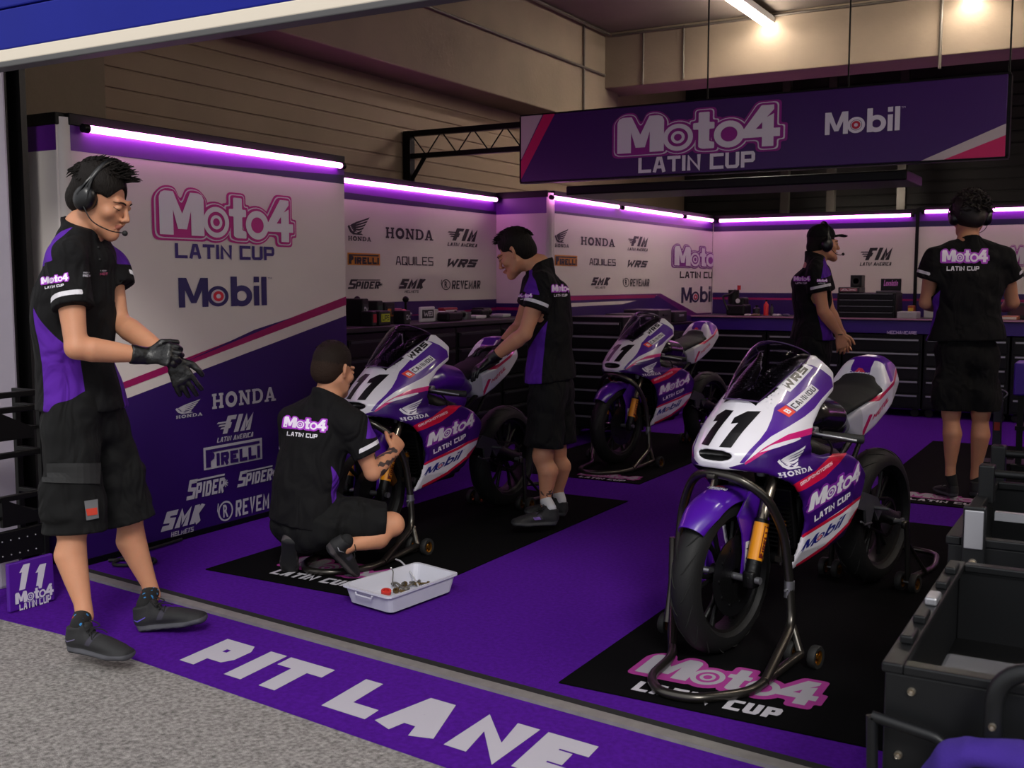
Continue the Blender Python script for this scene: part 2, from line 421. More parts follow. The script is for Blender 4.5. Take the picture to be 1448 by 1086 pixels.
# squared stroke capitals
STK = {'A': [[(0, 0), (.36, 1), (.64, 1), (1, 0)], [(.16, .3), (.84, .3)]], 'B': [[(0, 0), (0, 1), (.9, 1), (.9, .54), (0, .54)], [(.9, .54), (1, .5), (1, 0), (0, 0)]],
 'C': [[(1, 1), (0, 1), (0, 0), (1, 0)]], 'D': [[(0, 0), (0, 1), (.8, 1), (1, .8), (1, .2), (.8, 0), (0, 0)]], 'E': [[(1, 1), (0, 1), (0, 0), (1, 0)], [(0, .5), (.9, .5)]],
 'F': [[(1, 1), (0, 1), (0, 0)], [(0, .48), (.85, .48)]], 'G': [[(1, 1), (0, 1), (0, 0), (1, 0), (1, .45), (.5, .45)]], 'H': [[(0, 0), (0, 1)], [(1, 0), (1, 1)], [(0, .5), (1, .5)]], 'I': [[(0, 0), (0, 1)]],
 'K': [[(0, 0), (0, 1)], [(1, 1), (.15, .5), (1, 0)]], 'L': [[(0, 1), (0, 0), (1, 0)]], 'M': [[(0, 0), (0, 1), (.5, .25), (1, 1), (1, 0)]], 'N': [[(0, 0), (0, 1), (1, 0), (1, 1)]],
 'O': [[(.12, 0), (0, .12), (0, .88), (.12, 1), (.88, 1), (1, .88), (1, .12), (.88, 0), (.12, 0)]], 'P': [[(0, 0), (0, 1), (.9, 1), (1, .9), (1, .5), (.9, .4), (0, .4)]], 'Q': [[(0, 0), (0, 1), (1, 1), (1, 0), (0, 0)], [(.6, .3), (1.1, -.1)]],
 'R': [[(0, 0), (0, 1), (.9, 1), (1, .9), (1, .55), (.9, .45), (0, .45)], [(.45, .45), (1, 0)]], 'S': [[(1, 1), (0, 1), (0, .53), (1, .47), (1, 0), (0, 0)]], 'T': [[(0, 1), (1, 1)], [(.5, 1), (.5, 0)]],
 'U': [[(0, 1), (0, .12), (.12, 0), (.88, 0), (1, .12), (1, 1)]], 'V': [[(0, 1), (.5, 0), (1, 1)]], 'W': [[(0, 1), (.2, 0), (.5, .7), (.8, 0), (1, 1)]], 'Y': [[(0, 1), (.5, .5), (1, 1)], [(.5, .5), (.5, 0)]], 'X': [[(0, 0), (1, 1)], [(0, 1), (1, 0)]],
 '1': [[(0, .74), (.55, 1), (.55, 0)]]}
def stext(A, s, x0, y0, x1, y1, col, w=.2, shear=0, z=0, gap=.2):
    h = y1-y0; wd = {'I': .0, 'M': 1.25, 'W': 1.45, ' ': .25}; n = [wd.get(c, 1.0) for c in s]
    # advance widths: u = glyph centre-line width; stroke and gap are fractions of the height
    W = x1-x0-abs(shear)*0; sw = w*h; tot = sum(n); u = (W-sw*(1*len(s))-gap*h*.5*(len(s)-1))/tot
    hs = sw
    if u < sw*.35: hs = W/(len(s)*1.1+tot*1.2+.0001); u = (W-hs*len(s)-gap*hs*(len(s)-1))/tot
    x = x0; g = gap*h*.5 if hs == sw else gap*hs
    for c, k in zip(s, n):
        for st in STK.get(c, []):
            P = [(x+hs/2+p[0]*u*k, y0+sw/2+p[1]*(h-sw)) for p in st]; cl = st[0] == st[-1]; m = len(P); q = []
            for i in range(m):
                a = P[i-1] if i > 0 else (P[-2] if cl else None); b = P[i+1] if i+1 < m else (P[1] if cl else None); N = []
                for (e, f) in ((a, P[i]), (P[i], b)):
                    if e is None or f is None: continue
                    dx, dy = f[0]-e[0], f[1]-e[1]; l = math.hypot(dx, dy) or 1; N.append((-dy/l, dx/l))
                if len(N) == 1: nx, ny = N[0]; ln = 1
                else:
                    nx, ny = N[0][0]+N[1][0], N[0][1]+N[1][1]; l = math.hypot(nx, ny) or 1; nx, ny = nx/l, ny/l; ln = min(1/max(.35, nx*N[0][0]+ny*N[0][1]), 1.7)
                # widths differ horizontally (hs) and vertically (sw)
                ex = 0
                px, py = P[i]
                if len(N) == 1:
                    t = (N[0][1], -N[0][0]); sgn = -1 if a is None else 1
                    if abs(t[1]) > abs(t[0]): py = y0 if py < y0+h/2 and abs(st[i][1]) < .01 else (y0+h if abs(st[i][1]-1) < .01 else py)
                    elif st[i][0] in (0, 1): px += sgn*t[0]*hs/2
                q.append(((px+nx*ln*hs/2, py+ny*ln*sw/2), (px-nx*ln*hs/2, py-ny*ln*sw/2)))
            for i in range(m-1):
                pts = [q[i][0], q[i][1], q[i+1][1], q[i+1][0]]
                A.poly([(p[0]+shear*(min(max(p[1], y0), y1)-y0), min(max(p[1], y0-.1*h), y1+.02*h)) for p in pts], col, z)
        x += hs+u*k+g
    return A
def drape_from(bvh, o, x, y, eye):             # artwork laid on a surface as seen from a point, so that it does not stretch
    o, x, y = Vector(o), Vector(x).normalized(), Vector(y).normalized()
    def f(a, b, h):
        p = o+x*a+y*b; d = (p-eye).normalized(); r = bvh.ray_cast(p-d*.35, d, 1.0)
        if r[0] is None: return None
        n = r[1] if r[1].dot(d) < 0 else -r[1]; return r[0]+n*(h+.0012)
    return f
# the wordmarks
MAG, WHT, PUR, DK, NAVY, RED = '#b0107a', '#e6e4ea', '#3b1287', '#141216', '#1a1650', '#c2182f'
def rnd(P, r, n=4):
    out = []
    for i in range(len(P)):
        a, b, c = Vector(P[i-1]), Vector(P[i]), Vector(P[(i+1) % len(P)]); u = a-b; v = c-b; k = min(r, u.length*.45, v.length*.45); s_ = b+u.normalized()*k; e = b+v.normalized()*k
        for q in range(n+1): t = q/n; w_ = s_*(1-t)**2+b*2*t*(1-t)+e*t*t; out.append((w_.x, w_.y))
    return out
def a_moto4(fill=WHT, edge=MAG, mid=WHT, sub=None, subcol=None, rings=True):
    A = Art(); X = [0, .98, 1.56, 1.93, 2.5]
    W = [('M', 0, 1.0, 0, 1.0), ('o', .98, 1.60, -.02, .72), ('t', 1.62, 2.06, -.01, .98), ('o', 2.02, 2.62, -.02, .70), ('4', 2.60, 3.3, -.05, 1.03)]
    for (g, z, c) in ((.13, 0, edge), (.085, 1, mid), (.06, 2, edge), (0, 3, fill)):
        if c is None: continue
        for (t, x0, x1, y0, y1) in W:
            if t == 'o':
                rx, ry = (x1-x0)/2, (y1-y0)/2; cx, cy = (x0+x1)/2, (y0+y1)/2
                if g > 0: A.disc(cx, cy, 1, c, z, 28, rx+g, ry+g)
                else:
                    A.ring(cx, cy, .55 if t == 'o' and x0 > 1.5 else .68, 1, c, z, 28, rx, ry)
                    A.disc(cx, cy, 1, edge if x0 < 1.5 else edge, z-.5, 24, rx*.55, ry*.55)
                    if x0 < 1.5 and rings: A.ring(cx, cy, .26, .46, c, z, 24, rx, ry); 
            elif t == 'M':
                p = [(x0-g, y0-g), (x0-g, y1-.12), (x0+.1, y1+g), (x0+.34+g*.3, y1+g), (x0+.5, y1-.42+g*1.6), (x1-.34-g*.3, y1+g), (x1-.1, y1+g), (x1+g, y1-.12), (x1+g, y0-g)]
                if g == 0:
                    A.poly([(x0, y0), (x0, y1-.14), (x0+.04, y1-.04), (x0+.12, y1), (x0+.3, y1), (x0+.3, y0)], c, z); A.poly([(x1-.3, y0), (x1-.3, y1), (x1-.12, y1), (x1-.04, y1-.04), (x1, y1-.14), (x1, y0)], c, z)
                    A.poly([(x0+.2, y1), (x0+.31, y1), (x0+.5, y0+.5), (x0+.5, y0+.14), (x0+.4, y0+.14)], c, z); A.poly([(x1-.2, y1), (x1-.31, y1), (x0+.5, y0+.5), (x0+.5, y0+.14), (x1-.4, y0+.14)], c, z)
                else: A.poly(rnd(p, .16), c, z)
            elif t == 't':
                A.poly(rnd([(x0+.09-g, y0-g+.05), (x0+.17, y0-g), (x1-.03+g, y0-g), (x1-.03+g, y0+.17+g), (x0+.31+g*.3, y0+.2), (x0+.31+g, .52-g), (x1-.03+g, .52-g), (x1-.03+g, .70+g), (x0+.31+g, .70+g), (x0+.31+g, y1+g), (x0+.09-g, y1+g), (x0+.09-g, .70+g), (x0-.02-g, .70+g), (x0-.02-g, .52-g), (x0+.09-g, .52-g)], .03+g*.7), c, z)
            else:
                if g == 0:
                    A.poly([(x0, .2), (x0, .42), (x0+.34, y1), (x0+.58, y1), (x0+.58, y1-.12), (x0+.24, .42), (x0+.24, .2)], c, z)
                    A.poly([(x0, .2), (x0, .42), (x1, .42), (x1, .2)], c, z); A.poly([(x0+.36, y0), (x0+.36, .66), (x0+.58, .8), (x0+.58, y0)], c, z)
                else: A.poly(rnd([(x0-g, .2-g), (x0-g, .44), (x0+.3-g*.5, y1+g), (x0+.58+g, y1+g), (x0+.58+g, .42+g), (x1+g, .42+g), (x1+g, .2-g), (x0+.58+g, .2-g), (x0+.58+g, y0-g), (x0+.36-g, y0-g), (x0+.36-g, .2-g)], .1), c, z)
    if sub:
        stext(A, 'LATIN CUP', .45, -.52, 2.85, -.2, sub, .24, 0, 3)
    return A
def a_mobil(col, ring=RED, inner=WHT):
    A = Art(); A.poly([(0, 0), (.2, 0), (.2, 1), (0, 1)], col); A.poly([(.75, 0), (.95, 0), (.95, 1), (.75, 1)], col); A.poly([(.02, 1), (.25, 1), (.56, .14), (.39, .14)], col); A.poly([(.93, 1), (.70, 1), (.39, .14), (.56, .14)], col); A.ring(1.28, .36, .24, .36, col, 0); A.ring(1.28, .36, .0, .22, inner, 0); A.ring(1.28, .36, .08, .18, ring, 1)
    A.poly([(1.72, 0), (1.94, 0), (1.94, 1.05), (1.72, 1.05)], col); A.ring(2.1, .36, .18, .38, col)
    for q, hh in ((2.54, .72), (2.82, 1.05)): A.poly([(q, 0), (q+.2, 0), (q+.2, hh), (q, hh)], col)
    A.poly([(2.54, .84), (2.74, .84), (2.74, 1.05), (2.54, 1.05)], col)
    A.text('TM', 3.06, .95, 3.22, 1.03, col, 0); return A
def slab(A, t, x, col, w=.8, z=0):            # heavy slab-serif capitals
    S = .22; h = 1.0
    def r(a, b, c, d): A.poly([(x+a, b), (x+c, b), (x+c, d), (x+a, d)], col, z)
    if t == 'H':
        for q in (.1, .66): r(q, 0, q+S, h); r(q-.08, 0, q+S+.08, .16); r(q-.08, h-.16, q+S+.08, h)
        r(.2, .42, .8, .58); return 1.05
    if t == 'O': A.ring(x+.5, .5, .5, 1, col, z, 28, .5, .53); return 1.08
    if t == 'N':
        r(.1, 0, .1+S*.8, h); r(.74, 0, .74+S*.8, h); r(0, 0, .4, .16); r(0, h-.16, .3, h); r(.6, h-.16, 1.02, h); A.poly([(x+.02, h), (x+.32, h), (x+.92, 0), (x+.7, 0)], col, z); return 1.1
    if t == 'D':
        r(.08, 0, .08+S, h); r(0, 0, .5, .16); r(0, h-.16, .5, h)
        v = []; n = 12
        for k in range(n+1): a = -PI/2+PI*k/n; v.append((x+.48+.5*math.cos(a), .5+.5*math.sin(a)))
        for k in range(n+1): a = -PI/2+PI*k/n; v.append((x+.48+.26*math.cos(a), .5+.34*math.sin(a)))
        A.add(v, [(k, k+1, n+2+k, n+1+k) for k in range(n)], col, z); return 1.06
    if t == 'A':
        A.poly([(x+.06, 0), (x+.24, 0), (x+.56, h-.1), (x+.46, h), (x+.4, h)], col, z); A.poly([(x+.7, 0), (x+.96, 0), (x+.62, h), (x+.4, h)], col, z)
        r(.25, .24, .8, .38); r(-.02, 0, .36, .14); r(.6, 0, 1.04, .14); return 1.05
def a_honda(col):
    A = Art(); x = 0
    for t in 'HONDA': x += slab(A, t, x, col)+.06
    return A
def a_wing(col, word=True):
    A = Art()
    for i in range(5):
        tx, ty = 1.0-.085*i, 1.0-.185*i; bx_, by_ = .10+.035*i, .47-.075*i; mx, my = .40+.0*i, .70-.125*i
        A.poly([(bx_, by_), (bx_+.10, by_+.10), (mx, my), (tx-.22, ty-.12), (tx, ty), (tx-.06, ty-.13), (tx-.24, ty-.22), (mx+.03, my-.095), (bx_+.15, by_+.01), (bx_+.05, by_-.04)], col)
    A.poly([(0, .42), (.07, .52), (.11, .40), (.20, .20), (.34, .09), (.60, .08), (.70, .0), (.24, .0), (.10, .14)], col)
    if word: A.put(a_honda(col), .02, -.34, 1.05, -.08)
    return A
def a_fim(col):
    A = Art(); stext(A, 'FIM', .25, 0, 1.5, .85, col, .24, .3)
    for i in range(3): A.poly([(.0+.07*i, .52-.14*i), (.06+.07*i, .6-.14*i), (.62, .6-.14*i), (.58, .52-.14*i)], col)
    stext(A, 'LATIN AMERICA', -.02, -.38, 1.62, -.14, col, .17, .2); return A
def a_pirelli(bg, fg, plate=True):
    A = Art()
    if plate: A.poly([(-.1, -.12), (3.7, -.12), (3.7, 1.12), (-.1, 1.12)], bg, 0)
    A.poly([(0, 0), (.3, 0), (.3, .82), (3.5, .82), (3.5, .98), (0, .98)], fg, 1); A.ring(.35, .62, .1, .2, fg, 1); A.poly([(.3, .32), (.52, .45), (.5, .74), (.3, .8)], fg, 1)
    stext(A, 'IRELLI', .66, 0, 3.5, .7, fg, .28, 0, 1); return A
def a_spider(col):
    A = Art(); stext(A, 'S', 0, 0, .62, 1, col, .2, .3); stext(A, 'PIDER', .68, 0, 2.9, .78, col, .2, .2); A.poly([(.6, .88), (3.0, .88), (3.04, .98), (.6, .98)], col)
    for k in range(4): a = PI*k/4; A.line([(3.1-.2*math.cos(a), .45-.2*math.sin(a)), (3.1+.2*math.cos(a), .45+.2*math.sin(a))], .05, col)
    return A
def a_smk(col):
    A = Art(); stext(A, 'SMK', 0, 0, 2.1, 1, col, .27, .35); stext(A, 'HELMETS', .5, -.42, 1.7, -.16, col, .16, .15); return A
def a_revemar(col):
    A = Art(); A.ring(.5, .5, .38, .46, col); A.text('R', .34, .22, .66, .8, col, .03); A.line([(.05, .9), (.0, .6), (.1, .3)], .06, col); stext(A, 'REVEMAR', 1.1, .12, 4.2, .86, col, .16, .08); return A
def a_wrs(col, sh=.4):
    A = Art(); stext(A, 'WRS', 0, 0, 2.4, .8, col, .28, sh); return A
def a_aquiles(col):
    A = Art(); stext(A, 'AQUILES', 0, 0, 4.3, .85, col, .13); return A
def box_art(art_, x0, y0, x1, y1): return Art().put(art_, x0, y0, x1, y1)
# ============================================================ THE ROOM
M_carpet = mat('purple carpet', '#4b1886', .97, bump=.6, bscale=420, var=.2, vscale=60, spec=.03)
M_asph = mat('asphalt', '#8f8a87', .93, bump=1.0, bscale=260, var=.6, vscale=70, spec=.25)
M_black = mat('black metal', '#080809', .45, .3, spec=.3)
M_blackm = mat('matt black', '#060607', .8)
M_rubber = mat('rubber', '#0b0b0b', .7, bump=.1, bscale=300)
M_alu = mat('brushed aluminium', '#9b9a98', .35, .9)
M_conc = mat('painted concrete', '#7d6f5e', .85, bump=.15, bscale=30, var=.10, vscale=2.5)
M_ceil = mat('ceiling concrete', '#665c52', .9, bump=.1, bscale=20, var=.12, vscale=1.5)
M_back = mat('dark back wall', '#2b2a28', .8, var=.2, vscale=3)
M_white = mat('display panel white', '#c9c0bc', .42)
M_pdark = mat('display panel purple', '#200852', .4)
M_pband = mat('display band purple', '#4b1590', .38)
M_navy = mat('display band navy', '#1c0c4c', .4)
M_mag = mat('display stripe magenta', '#a30a62', .4)
XW, XE = -5.45, 4.2
floor = MB().bx((-5.6, 2.62, -.1), (XE, 14.6, 0)).build('floor', M_carpet); tag(floor, kind='structure')
# outdoor ground
g = MB().bx((-14, -7, -.1), (12, 2.62, -.004)).build('ground', M_asph); tag(g, kind='structure')
# ribbed left wall, with panel joints
mb = MB()
mb.bx((XW-.15, 2.4, 0), (XW, 14.6, 4.0))
for i in range(18):
    z = 1.9+i*.125; mb.bx((XW, 4.1, z), (XW+.012, 11.0, z+.112), bev=.004)
wl = mb.build('wall_left', mat('ribbed wall', '#8f7a66', .7, var=.1, vscale=2)); tag(wl, kind='structure')
mb = MB()
p0 = atx(92, 150, -5.2); p1 = atx(190, 150, -5.2)
mb.bx((-5.45, 3.2, 0), (-5.0, 4.15, 4.0), bev=.01)
tag(mb.build('trim_1', M_conc), kind='structure')                      # concrete column by the door
# the long beam over the left wall and the cross beam
bz = 3.02
mb = MB(); mb.bx((-5.6, 3.9, bz), (-5.05, 11.1, 4.0), bev=.01); tag(mb.build('trim_2', M_conc), kind='structure')
mb = MB(); mb.bx((-5.6, 10.75, 3.42), (XE, 11.3, 4.0), bev=.01); tag(mb.build('trim_3', M_conc), kind='structure')
ceil = MB().bx((-5.6, 2.75, 4.0), (XE, 14.6, 4.15)).build('ceiling', M_ceil); tag(ceil, kind='structure')
mb = MB(); mb.bx((-5.6, 14.2, 0), (XE, 14.5, 4.0))
for i in range(26): mb.bx((-5.4, 14.16, .2+i*.14), (XE, 14.2, .32+i*.14), bev=.006)
tag(mb.build('wall_back', M_back), kind='structure')
tag(MB().bx((XE, 2.6, 0), (XE+.2, 14.6, 4.15)).build('wall_right', M_conc), kind='structure')
# lintel above the roller door, outside
tag(MB().bx((-5.6, 2.5, 3.3), (XE, 2.8, 4.6)).build('wall_front', M_conc), kind='structure')
# roller door: blue slats with cream bottom rail
M_blue = mat('roller door blue', '#101a80', .5, var=.06, vscale=3, spec=.15)
zb = aty(8, 97, 2.72).z
dr = thing('door_1', 'blue roller door pulled up above the pit entrance with a cream bottom rail', 'door', (0, 2.72, 0)); dr['kind'] = 'structure'
mb = MB()
for i in range(9): mb.bx((-3.98, -.02, zb+.066+i*.155), (XE, .02, zb+.066+i*.155+.150), bev=.006)
mb.build('slats', M_blue, dr)
MB().bx((-3.98, -.028, zb+.018), (XE, .026, zb+.064), bev=.004).build('bottom_rail', mat('cream rail', '#d8cdbb', .5), dr)
MB().bx((-3.98, -.035, zb-.004), (XE, .03, zb+.018), bev=.004).build('rubber_seal', mat('grey seal', '#4d4c4c', .6), dr)
# left door frame: pale outer pier and dark steel guide
xp = aty(20, 400, 3.0).x; mb = MB(); mb.bx((-5.2, 2.86, 0), (xp, 3.0, 3.3), bev=.015); tag(mb.build('trim_4', mat('pale pier', '#a39dab', .6, var=.06, vscale=3)), kind='structure')
xg = aty(38, 300, 3.16).x; mb = MB(); mb.bx((xg-.14, 3.02, 0), (xg-.10, 3.18, 3.3)); mb.bx((xg-.10, 3.02, 0), (xg-.05, 3.04, 3.3)); mb.bx((xg-.10, 3.15, 0), (xg, 3.18, 3.3)); mb.cyl((xg-.04, 3.10, 0), (xg-.04, 3.10, 3.3), .012)
tag(mb.build('trim_5', mat('guide steel', '#2c2b2c', .4, .6)), kind='structure')
# threshold: dark channel with an aluminium rail, slightly askew to the room
ta, tb = Vector((-4.25, 3.215, 0)), Vector((XE, 2.36, 0)); td = (tb-ta).normalized(); tn = Vector((-td.y, td.x, 0))
def strip(name, a, b, w0, w1, z0, z1, m):
    mb = MB(); c = [a+tn*w0, b+tn*w0, b+tn*w1, a+tn*w1]
    v = [Vector((p.x, p.y, z)) for z in (z0, z1) for p in c]
    mb.add(v, [(3, 2, 1, 0), (4, 5, 6, 7), (0, 1, 5, 4), (1, 2, 6, 5), (2, 3, 7, 6), (3, 0, 4, 7)])
    return mb.build(name, m)
# purple pit-lane strip on the asphalt
lane = thing('pit_lane_mat', 'purple entrance runner with big grey PIT LANE letters along the threshold', 'floor mat', (0, 0, 0))
e0, e1 = atz(-40, 852), atz(660, 1094)
ed = (e1-e0).normalized(); e2 = e1+ed*4.5
q = [ta+tn*-.03, tb+tn*-.03]
mb = MB(); v = [(e0.x, e0.y), (e2.x, e2.y), (q[1].x, q[1].y), (q[0].x-.2, q[0].y+.02)]
mb.add([(a, b, z) for z in (-.004, .004) for a, b in v], [(3, 2, 1, 0), (4, 5, 6, 7), (0, 1, 5, 4), (1, 2, 6, 5), (2, 3, 7, 6), (3, 0, 4, 7)])
lb = mb.build('runner', M_carpet, lane)
trim6 = strip('trim_6', ta, tb, -.03, .02, -.01, .016, mat('sill aluminium', '#8f8c88', .5, .5, var=.15, vscale=20)); tag(trim6, kind='structure')
trim7 = strip('trim_7', ta, tb, .02, .065, -.01, .012, M_blackm); tag(trim7, kind='structure')
# letters PIT LANE: measured corners on the ground
a = atz(253.7, 933.4, .004); b = atz(627.3, 1053.1, .004); top = atz(320, 902, .004)
lx = (b-a).normalized(); ly = Vector((-lx.y, lx.x, 0)); hgt = abs((top-a).dot(ly)); L = (b-a).length*1.02
AL = Art()
for ch, c0, c1 in (('P', 0, .178), ('T', .345, .565), ('L', .712, .90), ('A', .93, 1.168), ('N', 1.213, 1.425), ('E', 1.455, 1.63)): stext(AL, ch, c0, 0, c1, .25, '#a5a1ab', .31 if ch not in 'AN' else .33, -.16)
AL.poly([(.24, 0), (.325, 0), (.285, .25), (.20, .25)], '#a5a1ab')
AL.build('lettering', lane, flat_fn(a, lx, ly), rough=.9)
# ============================================================ DISPLAY WALLS
X1, X2, X3, YB = -4.27, -4.86, -4.32, 12.2
H = 2.1
def wallX(name, label, X, y0, y1, front=None):
    t = thing(name, label, 'display wall', (X, y0, 0))
    mb = MB(); mb.bx((X-.05, y0, 0), (X, y1, H), bev=.006); mb.build('panel', M_white, t, True)
    mb = MB(); mb.bx((X-.056, y0-.002, H-.035), (X+.006, y1+.002, H+.02), bev=.004); mb.build('top_cap', M_black, t, True)
    MB().bx((X-.02, y0, 0), (X+.008, y1, .03)).build('skirting', M_black, t, True)
    return t
fX = lambda X: flat_fn((X, 0, 0), (0, 1, 0), (0, 0, 1))   # art coordinates = (Y, z); normal +X
fY = lambda Y: flat_fn((0, Y, 0), (1, 0, 0), (0, 0, 1))   # art coordinates = (X, z); normal -Y
def bX(X, x0, y0, x1, y1):
    a, b = atx(x0, (y0+y1)/2, X), atx(x1, (y0+y1)/2, X); lo = atx((x0+x1)/2, y1, X); hi = atx((x0+x1)/2, y0, X); return (a.y, lo.z, b.y, hi.z)
def bY(Y, x0, y0, x1, y1):
    a, b = aty(x0, (y0+y1)/2, Y), aty(x1, (y0+y1)/2, Y); lo = aty((x0+x1)/2, y1, Y); hi = aty((x0+x1)/2, y0, Y); return (a.x, lo.z, b.x, hi.z)
def yz(X, *pts): return [(atx(px, py, X).y, atx(px, py, X).z) for px, py in pts]
def xz(Y, *pts): return [(aty(px, py, Y).x, aty(px, py, Y).z) for px, py in pts]
def graphic(t, fn, polys, name='graphic'):
    A = Art()
    for z, (pts, c) in enumerate(polys): A.poly(pts, c, z*.6)
    return A.build(name, t, fn, True, rough=.4)
def logo(t, fn, art_, box, name='logo', lift=.003):
    return box_art(art_, *box).build(name, t, fn, True, lift=lift, rough=.5)
cP, cB, cN, cM, cW, cG = '#270a54', '#561880', '#190a3a', '#8c0a50', '#c9c0bc', '#a9a5ad'
w1 = wallX('display_wall', 'tall white and purple display wall at the left with the largest wordmark over diagonal stripes', X1, 3.33, 5.32)
f1 = fX(X1)
d1 = yz(X1, (487, 447), (175, 565)); m1 = yz(X1, (487, 420), (175, 540)); m2 = yz(X1, (487, 432), (175, 550)); k1 = yz(X1, (418, 447), (290, 500), (250, 517), (360, 466)); 
def ext(p, y):   # extend a line of two points to a given Y
    (a, b), (c, d) = p; return (y, b+(d-b)*(y-a)/(c-a))
ye, ys = 5.318, 3.334
graphic(w1, f1, [([(ys, 1.95), (ye, 1.95), (ye, H-.03), (ys, H-.03)], cB), ([(ys+.05, 1.95), (ye, 1.95), (ye, 2.005), (ys+.6, 1.955)], cN),
    ([(ys, .02), (ye, .02), ext(d1, ye), ext(d1, ys)], cP),
    ([ext(m2, ys), ext(m2, ye), ext(m1, ye), ext(m1, ys)], cM),
    ([(k1[0][0], k1[0][1]), k1[1], k1[2], k1[3]], cP)])
logo(w1, f1, a_moto4('#cfcbd2', MAG, '#cfcbd2'), bX(X1, 214, 268, 418, 346))
logo(w1, f1, stext(Art(), 'LATIN CUP', 0, 0, 5, .7, '#2c1468', .21), bX(X1, 247, 346, 387, 368))
logo(w1, f1, a_mobil('#1e1454', RED, '#cfcbd2'), bX(X1, 252, 391, 384, 434))
logo(w1, f1, a_wing(cG), bX(X1, 247, 566, 285, 590), lift=.004)
logo(w1, f1, a_honda(cG), bX(X1, 299, 551, 389, 573), lift=.004)
logo(w1, f1, a_fim(cG), bX(X1, 305, 586, 358, 622), lift=.004)
logo(w1, f1, a_pirelli(cG, '#270a54', True), bX(X1, 287, 626, 370, 657), lift=.004)
logo(w1, f1, a_spider(cG), bX(X1, 262, 674, 322, 702), lift=.004)
logo(w1, f1, a_spider(cG), bX(X1, 334, 662, 389, 684), lift=.004)
logo(w1, f1, a_smk(cG), bX(X1, 226, 718, 290, 755), lift=.004)
logo(w1, f1, a_revemar(cG), bX(X1, 306, 700, 398, 728), lift=.004)
# the short return facing the opening
r1 = thing('display_wall', 'narrow display return facing the entrance, purple band over white, behind the man with gloves', 'display wall', (-4.62, 3.3, 0))
mb = MB(); mb.bx((-5.0, 3.28, 0), (-4.30, 3.33, H), bev=.006); mb.lathe([(.05, 0), (.05, H)], (X1-.05, 3.33, 0), (0, 0, 1), 8, 0, False); mb.build('panel', M_white, r1, True); MB().bx((-5.0, 3.27, 0), (X1+.002, 3.30, .03)).build('skirting', M_black, r1, True)
MB().bx((-5.0, 3.274, H-.035), (X1-.02, 3.336, H+.02), bev=.004).build('top_cap', M_black, r1, True)
fr = fY(3.28); graphic(r1, fr, [([(-5.0, 1.95), (-4.3, 1.95), (-4.3, H-.035), (-5.0, H-.035)], cB), ([(-5.0, .02), (-4.3, .02), (-4.3, .85), (-5.0, .78)], cP)])
# second wall, set back
w2 = wallX('display_wall', 'white display wall with three rows of black sponsor names behind the long workbench', X2, 5.36, 8.17)
f2 = fX(X2); ye, ys = 8.165, 5.37; zl = yz(X2, (492, 428), (701, 423))
graphic(w2, f2, [([(ys, 1.93), (ye, 1.93), (ye, H-.03), (ys, H-.03)], cB), ([(ys, 1.93), (ye, 1.93), (ye, 1.955), (ys, 1.985)], cN),
    ([(ys, .02), (ye, .02), (ye, zl[1][1]), (ys, zl[0][1])], cP), ([(ys+.9, zl[0][1]-.12), (ye, zl[0][1]-.10), (ye, zl[0][1]-.075), (ys+1.2, zl[0][1]-.115)], cM)])
B1 = '#17151a'
for art_, bb in ((a_wing(B1), (491, 306, 524, 341)), (a_honda(B1), (545, 323, 612, 339)), (a_fim(B1), (632, 323, 675, 349)), (a_pirelli('#c87f1c', B1), (491, 358, 537, 375)),
                 (a_aquiles(B1), (559, 363, 612, 376)), (a_wrs(B1), (632, 366, 676, 379)), (a_spider(B1), (491, 395, 541, 409)), (a_smk(B1), (563, 394, 602, 414)), (a_revemar(B1), (623, 395, 679, 410))):
    logo(w2, f2, art_, bX(X2, *bb))
# jog between the second and third walls
r2 = thing('display_wall', 'short display return behind the bending mechanic where the wall steps forward', 'display wall', (-4.6, 8.15, 0))
mb = MB(); mb.bx((X2, 8.14, 0), (X3-.04, 8.19, H), bev=.004); mb.lathe([(.05, 0), (.05, H)], (X3-.05, 8.19, 0), (0, 0, 1), 8); mb.build('panel', M_white, r2, True); MB().bx((X2, 8.13, 0), (X3+.004, 8.16, .03)).build('skirting', M_black, r2, True)
MB().bx((X2, 8.134, H-.035), (X3-.03, 8.196, H+.02), bev=.004).build('top_cap', M_black, r2, True)
graphic(r2, fY(8.14), [([(X2, 1.93), (X3-.04, 1.93), (X3-.04, H-.035), (X2, H-.035)], cB), ([(X2, .02), (X3-.04, .02), (X3-.04, 1.16), (X2, 1.16)], cP), ([(X2, 1.10), (X3-.04, 1.10), (X3-.04, 1.125), (X2, 1.125)], cM)])
